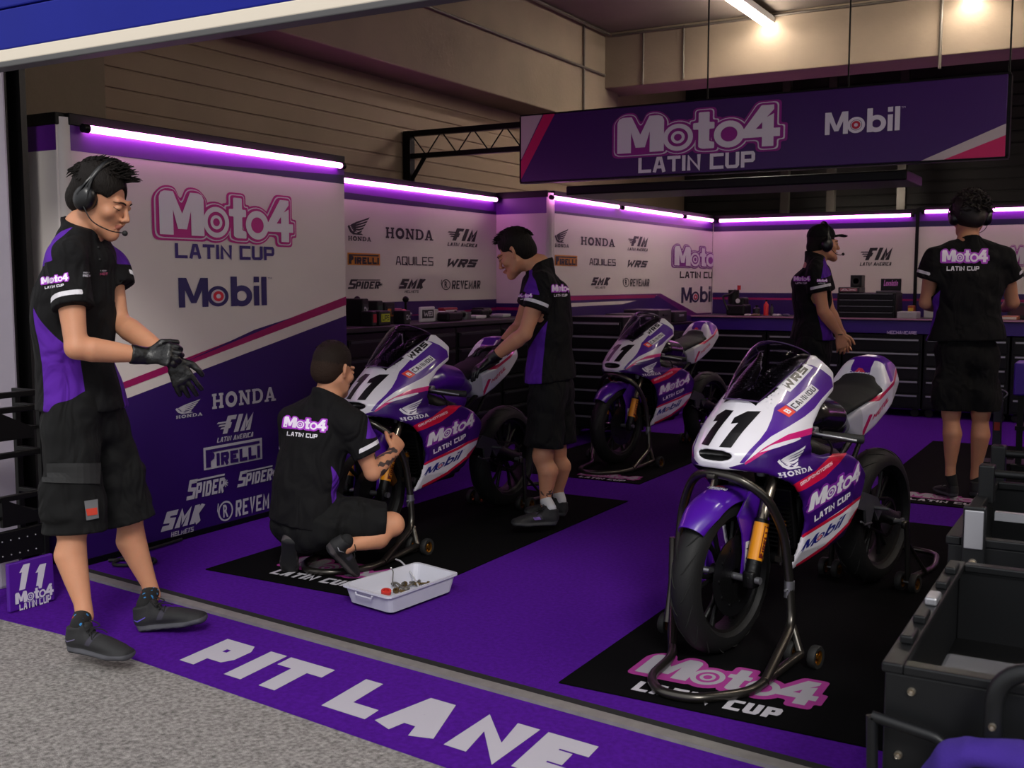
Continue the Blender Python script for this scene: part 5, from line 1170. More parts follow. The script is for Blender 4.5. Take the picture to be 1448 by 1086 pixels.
def glove(parent, wrist, elbow, *a, **k):
    palm, L, th = hand_pts(wrist, *a, **k); pts = list(palm[0])+[q for P, R in L for q in P]; ax = (Vector(wrist)-Vector(elbow)).normalized(); cu = Vector(wrist)-ax*.055; pts.append(cu)
    F = Field(*bbox(pts, .045), .0032); P2 = [(q, [(r[0]+.0015, r[1]+.0015) for r in palm[1]]) for q in [palm[0]]]
    F.limb(palm[0], [(r[0]+.0015, r[1]+.0015) for r in palm[1]], th, .012)
    for P, R in L: F.limb(P, [r+.0012 for r in R], th, .0035)
    F.limb([cu, Vector(wrist)-ax*.01, wrist], [.033, .0285, .029], th, .01)
    for q in range(4): F.limb([cu+ax*(.006+.011*q), cu+ax*(.0065+.011*q)], [.0345-.001*q, .0345-.001*q], th, .004)
    cutbelow(F, cu, -ax, .05); folds(F, .0012, 3, 60); me = F.mesh('glove'); relax(me, 1, .3); return link('glove', me, M_glove, parent, True)
def shoe(parent, heel, toe, sole='#3f3f45', accent=None, tilt=None, ankle=None, sock=None, laces=True, h=.0045):
    """heel and toe = points of the sole line on the ground (or in the air)"""
    heel, toe = Vector(heel), Vector(toe); f = (toe-heel).normalized(); L = (toe-heel).length; up = Vector(tilt) if tilt else UP; u = (up-f*up.dot(f)).normalized(); s = f.cross(u); k = L/.30
    def p(x, y, z): return heel+(f*x+s*y+u*z)*k
    F = Field(*bbox([p(0, 0, 0), p(.3, 0, 0), p(.05, 0, .13), p(.1, .05, 0), p(.1, -.05, 0)], .03), h)
    F.limb([p(.035, 0, .014), p(.12, .0, .014), p(.205, 0, .016), p(.268, 0, .024)], [(.039*k, .017*k), (.039*k, .014*k), (.051*k, .016*k), (.041*k, .016*k)], s, .006)
    F.limb([p(.042, 0, .045), p(.10, 0, .05), p(.17, 0, .045), p(.232, 0, .036), p(.262, 0, .032)], [(.035*k, .036*k), (.035*k, .036*k), (.042*k, .032*k), (.042*k, .025*k), (.033*k, .020*k)], s, .012)
    F.limb([p(.04, 0, .05), p(.042, 0, .092)], [(.035*k, .036*k), (.037*k, .038*k)], s, .02); cutbelow(F, p(.042, 0, .100), u-f*.15, .07*k, .006)
    F.limb([p(.085, 0, .07), p(.088, 0, .104)], [(.026*k, .03*k), (.025*k, .014*k)], s, .014)
    me = F.mesh('shoe'); relax(me, 1, .4); v = co_of(me); q = v-np.array(heel); z = q@np.array(u)/k; x = q@np.array(f)/k
    set_attr(me, 'out', z-.008-.004*(np.sin(x*160) > 0)); set_attr(me, 'pan2', np.maximum.reduce([np.abs(x-.12-.5*(z-.05))-.012, .045-z]) if accent else z*0+1); set_attr(me, 'sole', z-(.028+.006*np.clip((x-.22)/.06, 0, 1)+.006*np.clip((.05-x)/.05, 0, 1)))
    cname = 'trainer mesh '+sole; m = mat(cname, '#111114', .7, bump=.3, bscale=500, zones=[('pan2', '#2c2936'), ('sole', sole), ('out', '#141416')]); o = link('shoe', me, m, parent, True)
    if laces:
        mb = MB()
        for i in range(6):
            x_ = .105+.018*i; zz = .094-.0085*i-.0005*i*i
            mb.tube(catmull([p(x_, -.024, zz-.012), p(x_+.008, 0, zz-.000), p(x_+.014, .024, zz-.012)], 4), .0028, 6)
        for q_ in (-1, 1): mb.tube(catmull([p(.10, 0, .097), p(.085, q_*.02, .118), p(.115, q_*.035, .10), p(.10, 0, .097)], 5), .0022, 6); mb.tube(catmull([p(.10, 0, .097), p(.13, q_*.03, .088), p(.145, q_*.04, .075)], 4), .002, 6)
        mb.build('laces', M_lace, o, True)
    if accent:
        bm = bmesh.new(); bm.from_mesh(me); bm.transform(rootmat(parent)); bv = BVHTree.FromBMesh(bm); bm.free()
        for sd in (1, -1):
            A = Art().poly([(0, .2), (.35, .0), (1, .45), (1, .55), (.35, .18), (.0, .3)], accent) if accent != '#6a4a9c' else Art().poly([(0, .0), (.8, .0), (1, .5), (.2, .55)], accent).poly([(.3, .3), (.9, .35), (.8, .5)], '#101014')
            fn = drape_fn(bv, p(.02 if accent != '#6a4a9c' else .13, sd*.07, .045 if accent != '#6a4a9c' else .03), f, u*1.0 if sd > 0 else u, .12)
            z_ = s*sd
            def dr(a, b, hh, sd=sd, z_=z_):
                q3 = p((.015 if accent != '#6a4a9c' else .12)+a*.05, sd*.10, .045+b*.03); r = bv.ray_cast(q3, -z_, .2); return None if r[0] is None else r[0]+z_*(.0012+hh)
            A.build('shoe_mark', o, dr, True, cut=.2)
    if ankle is not None:
        a = Vector(ankle); top = p(.055, 0, .10); ax = (a-top); F = Field(*bbox([top-ax*.3, a], .06), .0042)
        F.limb([p(.045, 0, .07), p(.05, 0, .10), a], [.029, .030, .0345], s, .01); cutbelow(F, a, ax, .1); me = F.mesh('sock'); v = co_of(me); set_attr(me, 'blu', 1.15-np.abs(np.sin(v[:, 2]*150+2*np.sin(v[:, 0]*110))*np.sin(v[:, 0]*120+v[:, 2]*40)+.5*np.sin(v[:, 1]*170))); set_attr(me, 'rd', 1.22-np.abs(np.sin(v[:, 2]*120+1)*np.sin(v[:, 0]*95+2)+.5*np.sin(v[:, 2]*260))); so = link('sock', me, sock or M_sock, parent, True)
        return so
def limbs_body(F, J, arms=True, legs=True, k=1.0):
    """skin under the clothes, one continuous surface"""
    F.limb([J['neck']+J['ax']*.02, J['neck']-J['ax']*.02, J['chest'], J['waist'], J['hip']], [(.07, .06), (.10, .065), (.14*k, .08), (.125*k, .08), (.14*k, .085)], J['side'], .03)
    for s in ('R', 'L'):
        if arms:
            sh, el, wr = J['sh'+s], J['el'+s], J['wr'+s]; ua = el-sh; fa = wr-el; sd = J['side']
            F.limb([J['neck']-J['ax']*.05+(sh-J['neck'])*.3, sh], [.05, .052], sd, .03)
            F.limb([sh, sh+ua*.35, sh+ua*.75, el], [.052, .050, .041, .038], sd, .02)
            F.limb([el, el+fa*.22, el+fa*.55, el+fa*.9, wr], [.037, .044, .037, .0265, .0265], sd, .015)
        if legs:
            hp, kn, an = J['hp'+s], J['kn'+s], J['an'+s]; t = kn-hp; c = an-kn; bk = J['calf'+s] if 'calf'+s in J else -J['fwd']
            F.limb([hp, hp+t*.5, kn-t*.06, kn], [.070, .072, .056, .053], sd, .02)
            F.limb([kn, kn+c*.12, kn+c*.32+bk*.022, kn+c*.58+bk*.012, kn+c*.84, an], [.052, .048, .057, .044, .031, .031], sd, .02)
            F.limb([kn+(-bk)*.018, kn+(-bk)*.018+c*.05], [.034, .032], sd, .02)
def person(label, base, J, scale=1.0, h=.0055, head=True, mk=None, panel=True, hands=()):
    t = thing('person', label, 'person', base, 0)
    s, f, u = J['hs'], J['hf'], J['hu']; hc = J['head']; pts = [J[k] for k in J if k[:2] in ('sh', 'el', 'wr', 'kn', 'an', 'hp')]+[J['neck'], J['hip'], hc+u*.14*J['hsc'], hc+f*.14]
    pts += [J[h_[0]]+Vector(h_[1][0]).normalized()*.2 for h_ in hands]
    F = Field(*bbox(pts, .10), h); limbs_body(F, J, k=J.get('bk', 1))
    F.limb([J['neck']-J['ax']*.02, J['neck']+J['ax']*.03, hc-u*.05*J['hsc']-f*.012], [.062, .056, .052], s, .02)
    p = head_prims(F, hc, s, f, u, J['hsc'])
    for (key, args, kw) in hands: add_hand(F, J[key], *args, **kw)
    me = F.mesh('body'); relax(me, 1, .3); v = co_of(me)
    q = v-np.array(p(0, .1, -.064)); R = np.array(rotm(s, f, u)); l = q@R.T; set_attr(me, 'lip', np.sqrt((l[:, 0]/.024)**2+(l[:, 1]/.02)**2+(l[:, 2]/.0105)**2)-1)
    tat = np.ones(len(v))
    for (a, b, dens, rr) in J.get('tattoo', ()):
        a, b = np.array(a), np.array(b); ax = b-a; tt = ((v-a)@ax)/(ax@ax); rad = np.linalg.norm(v-a-np.outer(tt, ax), axis=1); inside = (tt > 0) & (tt < 1) & (rad < rr)
        n = np.sin(v[:, 0]*150+3*np.sin(v[:, 2]*95))+np.sin(v[:, 1]*130+4*np.sin(v[:, 0]*90+v[:, 2]*60))+np.sin(v[:, 2]*160); tat = np.where(inside, dens-n, tat)
    set_attr(me, 'tat', tat)
    link('body', me, M_skin, t, True)
    mb = MB()
    for q in (-1, 1):
        mb.sphere(p(q*.033, .0835, -.0035), .0105*J['hsc'], 14, sc=(1, .8, .35), rot=Matrix((s, f, u)).transposed())
    ey = mb.build('eyes', mat('eye', '#8a7d76', .2), t, True)
    bmx = bmesh.new(); bmx.from_mesh(me); bmx.transform(rootmat(t)); bf = BVHTree.FromBMesh(bmx); bmx.free()
    def on(x, z, e=0.0):
        r_ = bf.ray_cast(p(x, .2, z), -f, .3); return (r_[0]+f*e) if r_[0] is not None else p(x, .09, z)
    mb = MB()
    for q in (-1, 1): mb.tube([on(q*x, z, .0005) for x, z in ((.013, .0165), (.020, .0195), (.028, .0215), (.037, .0215), (.045, .019), (.052, .0145))], [.0022, .0034, .0038, .0035, .0028, .0012], 6, flat=.8)
    mb.build('eyebrows', M_hair, t, True)
    mb = MB()
    for q in (-1, 1): mb.tube([on(q*x, z, .0006) for x, z in ((.017, -.0035), (.024, -.0055), (.033, -.0065), (.042, -.0045), (.049, -.001))], [.0008, .0014, .0017, .0015, .0008], 5)
    mb.build('lashes', mat('lash', '#17100d', .6), t, True)
    return t, p
def polo(t, J, sleeves, hem, amp=.005, seed=2, belly=1.0, h=.006, wid=1.0):
    sd = J['side']; nk, ax = J['neck'], J['ax']; pts = [J['neck']+ax*.05, J['chest'], J['waist'], hem, J['shR'], J['shL'], sleeves['R'], sleeves['L']]
    F = Field(*bbox(pts, .22), h)
    F.limb([nk-ax*.035, nk-ax*.10, J['chest'], J['waist'], hem], [(.115*wid, .07), (.165*wid, .098), (.182*wid, .122*belly), (.165*wid, .120*belly), (.196*wid, .140*belly)], sd, .03)
    F.limb([J['shR']+ax*.012, nk-ax*.008, J['shL']+ax*.012], [.058, .055, .058], sd, .045)
    for s in ('R', 'L'):
        sh, cu = J['sh'+s], sleeves[s]; F.limb([sh-ax*.01, sh*.4+cu*.6, cu+(cu-sh)*.05], [.072, .071, .070], sd, .035)
    F.limb([nk-ax*.0, nk+ax*.04-J['fwd']*.004], [.078, .072], sd, .012)        # collar stand
    folds(F, amp, seed, 16)
    for s in ('R', 'L'):
        sh, cu = J['sh'+s], sleeves[s]; cutbelow(F, cu+(cu-sh).normalized()*.02, cu-sh, .088); cutbelow(F, cu, cu-sh, .080)
    cutbelow(F, hem, J.get('hemn', -ax), .26)
    cutbelow(F, nk+ax*.038, ax+J['fwd']*.35, .12)
    me = F.mesh('polo'); relax(me, 2, .4); v = co_of(me)
    q = v-np.array(nk); z = q@np.array(ax); x = q@np.array(J['fwd']); y = np.abs(q@np.array(sd))
    near = poly_sdf(x, z, [(-.06, -.27), (-.03, -.40), (-.012, -.52), (-.0, -.75), (.125, -.75), (.105, -.52), (.08, -.42)])
    shd = poly_sdf(x-J.get('yk', 0), z, [(-.055, -.13), (-.035, -.055), (.01, -.0), (.04, .02), (.035, -.035), (.07, -.105)])
    set_attr(me, 'pan', np.minimum(np.maximum(near, .088-y), np.maximum(shd, .07-y)))
    cuf = np.ones(len(v))
    for s in ('R', 'L'):
        sh, cu = np.array(J['sh'+s]), np.array(sleeves[s]); d = (cu-sh)/np.linalg.norm(cu-sh); tt = (v-cu)@d; rad = np.linalg.norm((v-cu)-np.outer(tt, d), axis=1)
        cuf = np.minimum(cuf, np.maximum.reduce([np.abs(tt+.035)-.009, rad-.09, -(v-cu)@np.array(J['cuf'+s])+.012]))
    set_attr(me, 'cuf', cuf)
    o = link('polo_shirt', me, M_shirt, t, True); bm = bmesh.new(); bm.from_mesh(me); bm.transform(rootmat(t)); bv = BVHTree.FromBMesh(bm); bm.free()
    # folded collar
    return o, bv
def cargo(t, J, hems, amp=.006, seed=5, top=None, h=.0065, rr=(.100, .103, .108), pocket=True):
    sd = J['side']; hip = J['hip']; top = top or hip+J['ax']*.11; pts = [top, hip]+[hems[s] for s in hems]+[J['hpR'], J['hpL']]
    F = Field(*bbox(pts, .17), h); F.limb([top, hip+J['ax']*.02, hip-J['ax']*.04], [(.140, .100), (.158, .114), (.16, .114)], sd, .03)
    for s in ('R', 'L'):
        hp, he = J['hp'+s], hems[s]; d = he-hp; kn = J['kn'+s]
        F.limb([hp, hp+d*.5, he+d.normalized()*.03], rr, sd, .035)
        if pocket:
            m = hp+d*.68; out = (m-hip); out = (out-d.normalized()*out.dot(d.normalized())); o_ = sd*(1 if sd.dot(m-hip) > 0 else -1)
            F.limb([m+o_*.085-d.normalized()*.06, m+o_*.085+d.normalized()*.06], [(.035, .06), (.035, .06)], o_, .008)
    folds(F, amp, seed, 18)
    for s in ('R', 'L'): cutbelow(F, hems[s], J.get('hn'+s, hems[s]-J['hp'+s]), .15)
    me = F.mesh('shorts'); relax(me, 2, .4); o = link('cargo_shorts', me, M_short, t, True)
    bm = bmesh.new(); bm.from_mesh(me); bm.transform(rootmat(t)); bv = BVHTree.FromBMesh(bm); bm.free(); return o, bv
def hair(t, p, s, f, u, sc, style, seed=1, m=None, ls=1.0):
    m = m or M_hair; c = p(0, 0, 0); F = Field(*bbox([p(-.13, -.16, -.08), p(.13, .15, .2), p(.13, -.16, .2), p(-.13, .15, -.08)], .02), .0042); R = rotm(s, f, u)
    th = {'short': .004, 'quiff': .007, 'curly': .014}[style]
    F.ell(p(0, -.02, .036), [(.079+th)*sc, (.100+th)*sc, (.089+th*1.4)*sc], R, 0)
    F.ell(p(0, -.055, -.02), [.066*sc, .058*sc, .065*sc], R, .02)
    # keep only scalp: drop the face and below
    lo = -.06
    for q in (-1, 1):
        F.ell(p(q*.085, .052, -.045), [.06*sc, .046*sc, .078*sc], R, .006, 's')
    F.ell(p(0, .108, -.030), [.085*sc, .056*sc, .104*sc], R, .008, 's')
    cutbelow(F, p(0, -.02, lo-.02), -u, .2, .01)
    rs = random.Random(seed); nl = {'short': 260, 'quiff': 620, 'curly': 520}[style]
    me = F.mesh('hair'); relax(me, 1, .3); mb = MB()
    for i in range(nl):
        a = rs.uniform(-PI, PI); e = rs.uniform(.12, 1.5) if style != 'curly' else rs.uniform(-.3, 1.5)
        d = Vector((math.sin(a)*math.cos(e), math.cos(a)*math.cos(e), math.sin(e)))
        front = d.y > .25
        if style == 'short' and e < .55: continue
        if front and e < .62: continue
        root = p(d.x*(.075+th), -.02+d.y*(.096+th), .034+d.z*(.086+th))
        wd = lambda v: s*v.x+f*v.y+u*v.z
        if style == 'curly':
            L = .03; g1 = wd((d+Vector((rs.uniform(-.8, .8), rs.uniform(-.8, .8), rs.uniform(-.6, .6)))).normalized()); g2 = wd(Vector((rs.uniform(-1, 1), rs.uniform(-1, 1), rs.uniform(-1, .4))).normalized())
            P = [root-g1*.004, root+g1*L*.5, root+g1*L*.8+g2*L*.35, root+g1*L*.6+g2*L*.8]; r0 = .0075
        elif style == 'quiff':
            L = (.022+.026*max(0, d.y)*max(0, d.z+.2))*rs.uniform(.6, 1.2)*ls; flow = Vector((rs.uniform(-.3, .3), .75, .30)) if e > .6 or front else Vector((0, -.35, -.8))
            g1 = wd((d*.75+flow*.6).normalized()); g2 = wd((d*.2+flow+Vector((rs.uniform(-.4, .4), 0, rs.uniform(-.3, .3)))).normalized()); P = [root-g1*.006, root+g1*L*.3, root+g1*L*.4+g2*L*.45, root+g1*L*.42+g2*L*.95]; r0 = .0048
        else:
            L = .010; g1 = wd((d*.6+Vector((0, .3, -.5 if e < .9 else .2))).normalized()); P = [root-g1*.004, root+g1*L*.5, root+g1*L]; r0 = .004
        C = catmull(P, 3); n = len(C); mb.tube(C, [r0*(1-.85*(k/(n-1))**1.5) for k in range(n)], 5, caps=False)
    me2 = mb.mesh('locks'); me3 = joinmesh('hair', [me, me2]); me3.polygons.foreach_set('use_smooth', [True]*len(me3.polygons)); bpy.data.meshes.remove(me2); v3 = co_of(me3)-np.array(c); zl = v3@np.array(u); set_attr(me3, 'fade', zl-.018+.004*np.sin(v3[:, 0]*700)+.004*np.sin(v3[:, 1]*830))
    return link('hair', me3, m, t, True)
M_hs = mat('headset plastic', '#08080a', .35)
def headset(t, p, s, f, u, sc, mic=1, lift=.012):
    r = bpy.data.objects.new('headset', None); COL.objects.link(r); r.parent = t; r.location = p(0, 0, 0)-t.location
    for q in (-1, 1):
        mb = MB(); ax = s*q; a0 = p(q*.078, -.008, -.008)
        mb.lathe([(0, 0), (.038, 0), (.042, .008), (.040, .02), (.034, .034), (.018, .042), (0, .043)], a0, ax, 26)
        vs0 = 0; cz = a0
        mb.v = [tuple(cz+(Vector(v)-cz)+u*(Vector(v)-cz).dot(u)*.22) for v in mb.v]; mb.build('ear_cup', M_hs, r, True)
        MB().lathe([(.030, -.006), (.041, -.006), (.043, .004), (.030, .006)], a0, ax, 24, closed=True).build('ear_cushion', M_rubber, r, True)
    pts = []
    for k in range(17):
        a = PI*k/16; pts.append(p(math.cos(a)*(.098+lift*.4), -.012+.012*math.sin(a), .010+math.sin(a)*(.118+lift)))
    MB().tube(pts, .011, 10, up=f, flat=1.0).build('headband', M_hs, r, True)
    mb = MB()
    for q in (-1, 1): mb.tube(catmull([p(q*.115, -.025, -.005), p(q*.112, -.014, .04), p(q*.094, -.008, .075)], 4), .0045, 6); mb.tube(catmull([p(q*.115, .012, -.005), p(q*.112, .004, .04), p(q*.094, -.006, .075)], 4), .004, 6)
    mb.build('yoke', M_hs, r, True)
    mb = MB(); mb.tube(catmull([p(mic*.112, .005, -.03), p(mic*.100, .05, -.068), p(mic*.065, .10, -.078), p(mic*.03, .132, -.072)], 5), .0022, 6); mb.build('mic_boom', M_hs, r, True)
    MB().sphere(p(mic*.026, .136, -.071), .0105, 12, sc=(1, 1, 1)).build('microphone', M_rubber, r, True)
def chest_logo(t, o, bv, org, x, y, w_, kind='big'):
    x = Vector(x).normalized(); y = Vector(y).normalized()
    A = a_moto4('#e9dff0', '#a32bc2', None); o1 = Vector(org); box_art(A, 0, 0, w_, w_*.31).build('shirt_wordmark', o, drape_from(bv, o1, x, y, CAMP), True, lift=.0004, cut=.012)
    stext(Art(), 'LATIN CUP', w_*.14, -w_*.14, w_*.8, -w_*.05, '#d9d6de', .22).build('shirt_lettering', o, drape_from(bv, o1, x, y, CAMP), True, lift=.0004, cut=.012)
def P_(px, py, d): return atd(px, py, d)
def torsoJ(J, right_of):     # axis, side, forward from neck/hip and a facing hint
    ax = (J['neck']-J['hip']).normalized(); f = Vector(right_of); f = (f-ax*f.dot(ax)).normalized(); J['ax'] = ax; J['fwd'] = f; J['side'] = f.cross(ax).normalized(); J['cufR'] = J['side']; J['cufL'] = -J['side']; return J
# ---------------------------------------------------------- A: man with headset pulling on gloves
fa_ = (RC*math.cos(math.radians(22))-FC*math.sin(math.radians(22)))
A = dict(neck=P_(117, 330, 3.98), chest=P_(104, 420, 3.98), waist=P_(108, 510, 3.98), hip=P_(116, 585, 3.98), shR=P_(94, 368, 3.82), elR=P_(108, 492, 3.74), wrR=P_(207, 503, 3.86),
         shL=P_(150, 372, 4.13), elL=P_(168, 455, 4.08), wrL=P_(243, 508, 3.92), hpR=P_(102, 590, 3.88), knR=P_(100, 745, 3.84), anR=P_(120, 872, 3.78), hpL=P_(140, 590, 4.08), knL=P_(180, 728, 4.12), anL=P_(216, 842, 4.16))
torsoJ(A, fa_); hf = ((RC*math.cos(.12)-FC*math.sin(.12))*math.cos(.42)-UP*math.sin(.42)); A['hs'], A['hf'], A['hu'] = frame(hf); A['head'] = P_(143, 281, 3.98); A['hsc'] = 1.06
A['bk'] = 1.0
tA, pA = person('man in headset and team polo at the left, pulling on black gloves', (P_(180, 905, 3.96).x, P_(180, 905, 3.96).y, 0), A, h=.005)
for a, b in (('shR', 'elR'), ('elR', 'wrR'), ('shL', 'elL'), ('elL', 'wrL'), ('hpR', 'knR'), ('knR', 'anR'), ('hpL', 'knL'), ('knL', 'anL'), ('neck', 'hip')): print('A', a, b, round((A[a]-A[b]).length, 3))
oA, bA = polo(tA, A, {'R': P_(104, 436, 3.77), 'L': P_(163, 408, 4.11)}, P_(114, 577, 3.98), seed=4, wid=.95)
sA, bsA = cargo(tA, A, {'R': P_(108, 752, 3.85), 'L': P_(176, 738, 4.1)}, seed=6, rr=(.100, .102, .104))
def drape_px(bv, pts, col, parent, name, d, lift=.003, rough=.8, extra=None):
    o = P_(pts[0][0], pts[0][1], d); A_ = Art().poly([((P_(x, y, d)-o).dot(RC), (P_(x, y, d)-o).z) for x, y in pts], col)
    if extra: extra(A_)
    return A_.build(name, parent, drape_from(bv, o, RC, UP, CAMP), True, lift=lift, cut=.02, rough=rough)
drape_px(bsA, [(60, 655), (140, 655), (139, 684), (62, 682)], '#131314', sA, 'pocket_flap', 3.72, .006)
drape_px(bsA, [(118, 708), (136, 706), (138, 732), (121, 735)], '#5b5b5e', sA, 'pocket_badge', 3.72, .008); drape_px(bsA, [(120, 720), (135, 718), (136, 727), (122, 729)], '#b0301c', sA, 'pocket_badge', 3.72, .0095)
for x0_, y0_, tx_, c_ in ((117, 392, 'REV', '#b9b6bf'), (141, 389, 'MOT', '#b04a70')):
    o_ = P_(x0_, y0_, 3.85); A_ = box_art(stext(Art(), tx_, 0, 0, 3, .9, c_, .22), 0, 0, .028, .009).put(stext(Art(), tx_, 0, 0, 3, .9, '#a9a6af', .22), .002, .012, .024, .018); A_.build('chest_lettering', oA, drape_from(bA, o_, RC, UP, CAMP), True, lift=.0004, cut=.01)
mb = MB()
for i in range(3):
    q_ = P_(139+i*2, 350+i*17, 3.9); d_ = (q_-CAMP).normalized(); r_ = bA.ray_cast(q_-d_*.3, d_, .8)
    if r_[0]: MB().sphere(r_[0], .0055, 10).build('button', M_rubber, oA, True)
hair(tA, pA, A['hs'], A['hf'], A['hu'], A['hsc'], 'quiff', 3); headset(tA, pA, A['hs'], A['hf'], A['hu'], 1.06, 1)
shoe(tA, P_(96, 918, 3.72)*1.0, P_(190, 938, 3.62), ankle=P_(117, 872, 3.78), sock=M_sockp, accent='#5b5470'); shoe(tA, P_(193, 893, 4.06), P_(298, 882, 4.02), ankle=P_(213, 838, 4.15), sock=M_sockp, accent='#5a4ab0')
chest_logo(tA, oA, bA, P_(58, 404, 3.73), P_(98, 398, 3.73)-P_(58, 404, 3.73), UP, .10)
glove(tA, A['wrR'], A['elR'], P_(262, 500, 3.84)-P_(207, 503, 3.86), UP*.4-FC*.9, UP*.8-RC*.0, curls=(.55, 1.0, .7), spread=.05, tcurl=.8)
glove(tA, A['wrL'], A['elL'], P_(272, 560, 3.93)-P_(243, 508, 3.92), -FC+RC*.3, RC*1+UP*.2, curls=(.22, .2, .15), spread=.16, tcurl=.1)
# ---------------------------------------------------------- B: kneeling mechanic seen from behind
fb_ = (FC*.80+RC*.60).normalized(); dB = 4.90
B = dict(neck=P_(462, 568, dB+.02), chest=P_(446, 625, dB), waist=P_(430, 690, dB-.03), hip=P_(435, 735, dB-.03), shL=P_(415, 596, dB+.08), elL=P_(430, 665, dB+.30), wrL=P_(500, 650, dB+.42),
         shR=P_(500, 603, dB-.08), elR=P_(527, 668, dB-.06), wrR=P_(556, 640, dB+.12), hpR=P_(455, 735, dB-.08), knR=P_(555, 742, dB-.02), anR=P_(488, 775, dB-.18), hpL=P_(420, 735, dB+.04), knL=P_(470, 762, dB+.32), anL=P_(412, 770, dB-.06))
B['knL'] = Vector((B['knL'].x, B['knL'].y, .08))
torsoJ(B, fb_); hf = (fb_*math.cos(.25)-UP*math.sin(.25)); B['hs'], B['hf'], B['hu'] = frame(hf); B['head'] = P_(472, 522, dB+.03); B['hsc'] = 1.0; B['yk'] = .07; B['calfR'] = -UP; B['calfL'] = UP
B['tattoo'] = [(B['elR']*.9+B['shR']*.1, B['wrR'], .1, .07)]
for a, b in (('shR', 'elR'), ('elR', 'wrR'), ('hpR', 'knR'), ('knR', 'anR'), ('neck', 'hip')): print('B', a, b, round((B[a]-B[b]).length, 3))
tB, pB = person('mechanic kneeling with his back to the camera, tattooed forearm reaching to the front wheel', (P_(440, 800, dB).x, P_(440, 800, dB).y, 0), B, h=.0055,
    hands=[('wrR', (RC*.15+FC*.5+UP*.35, -FC+RC*.5, UP), dict(curls=(.6, .7, .5))), ('wrL', (FC*.5+RC*.8, UP, RC), dict(curls=(.5, .6, .4)))])
oB, bB = polo(tB, B, {'R': P_(520, 643, dB-.08), 'L': P_(415, 640, dB+.16)}, P_(432, 742, dB-.03), seed=9, amp=.003, wid=1.02)
sB, bsB = cargo(tB, B, {'R': P_(545, 738, dB-.03), 'L': B['knL']*.85+B['hpL']*.15}, seed=8, rr=(.115, .105, .085), pocket=False)
hair(tB, pB, B['hs'], B['hf'], B['hu'], 1.0, 'short', 5, mat('short brown hair', '#1d130e', .7, spec=.2, bump=.5, bscale=200, zones=[('fade', '#2b1d15')]))
shoe(tB, P_(408, 762, dB-.16), P_(408, 818, dB-.0), tilt=(FC+UP*.1), sole='#3a3436', ankle=P_(412, 762, dB-.06)); shoe(tB, P_(459, 775, dB-.24), P_(500, 818, dB-.06), tilt=(RC*.85+FC*.35+UP*.35), sole='#3a3436', ankle=P_(488, 772, dB-.17), accent='#8a8a90')
chest_logo(tB, oB, bB, P_(398, 606, dB-.15), P_(457, 606, dB-.15)-P_(398, 600, dB-.15), B['ax'], .205)
# ---------------------------------------------------------- C: bending mechanic with gloves
fc_ = (-RC*.955+FC*.29).normalized(); dC = 5.86
C = dict(neck=P_(763, 382, dC), chest=P_(774, 425, dC), waist=P_(777, 488, dC), hip=P_(779, 545, dC), shL=P_(766, 404, dC-.16), elL=P_(742, 472, dC-.20), wrL=P_(694, 508, dC-.13),
         shR=P_(758, 400, dC+.17), elR=P_(735, 462, dC+.22), wrR=P_(704, 494, dC+.16), hpL=P_(776, 550, dC-.09), knL=P_(768, 645, dC-.10), anL=P_(772, 712, dC-.10), hpR=P_(784, 550, dC+.09), knR=P_(787, 640, dC+.10), anR=P_(790, 702, dC+.10))
torsoJ(C, fc_); hf = (fc_*math.cos(.50)-UP*math.sin(.50)); C['hs'], C['hf'], C['hu'] = frame(hf); C['head'] = P_(729, 357, dC); C['hsc'] = 1.0
C['tattoo'] = [(P_(772, 690, dC-.1), P_(772, 702, dC-.1), .8, .08)]
for a, b in (('shL', 'elL'), ('elL', 'wrL'), ('hpL', 'knL'), ('knL', 'anL'), ('neck', 'hip')): print('C', a, b, round((C[a]-C[b]).length, 3))
tC, pC = person('mechanic standing side-on, bending over the motorcycle seat with black gloves', (P_(775, 742, dC).x, P_(775, 742, dC).y, 0), C)
oC, bC = polo(tC, C, {'L': P_(755, 438, dC-.18), 'R': P_(746, 432, dC+.2)}, P_(777, 537, dC), seed=14, wid=.98)
sC, bsC = cargo(tC, C, {'L': P_(770, 631, dC-.09), 'R': P_(787, 626, dC+.1)}, seed=18)
hair(tC, pC, C['hs'], C['hf'], C['hu'], 1.0, 'quiff', 8, None, .6)
shoe(tC, P_(790, 742, dC-.16), P_(720, 746, dC-.24), ankle=P_(772, 708, dC-.10), sock=M_sockw, accent='#6a4a9c', sole='#2c2c30'); shoe(tC, P_(803, 730, dC+.06), P_(738, 728, dC+.04), ankle=P_(790, 700, dC+.10), sock=M_sockw, sole='#2c2c30')
chest_logo(tC, oC, bC, P_(779, 414, dC-.12), RC*.75+FC*.66, UP, .15)
chest_logo(tC, oC, bC, P_(733, 421, dC-.24), RC, UP, .075)
glove(tC, C['wrL'], C['elL'], P_(664, 528, dC-.16)-P_(694, 508, dC-.13), UP+RC*.2, -FC*.2-RC*.3+FC*.9, curls=(.35, .4, .3)); glove(tC, C['wrR'], C['elR'], P_(672, 492, dC+.1)-P_(704, 494, dC+.16), UP, -FC, curls=(.3, .4, .3))
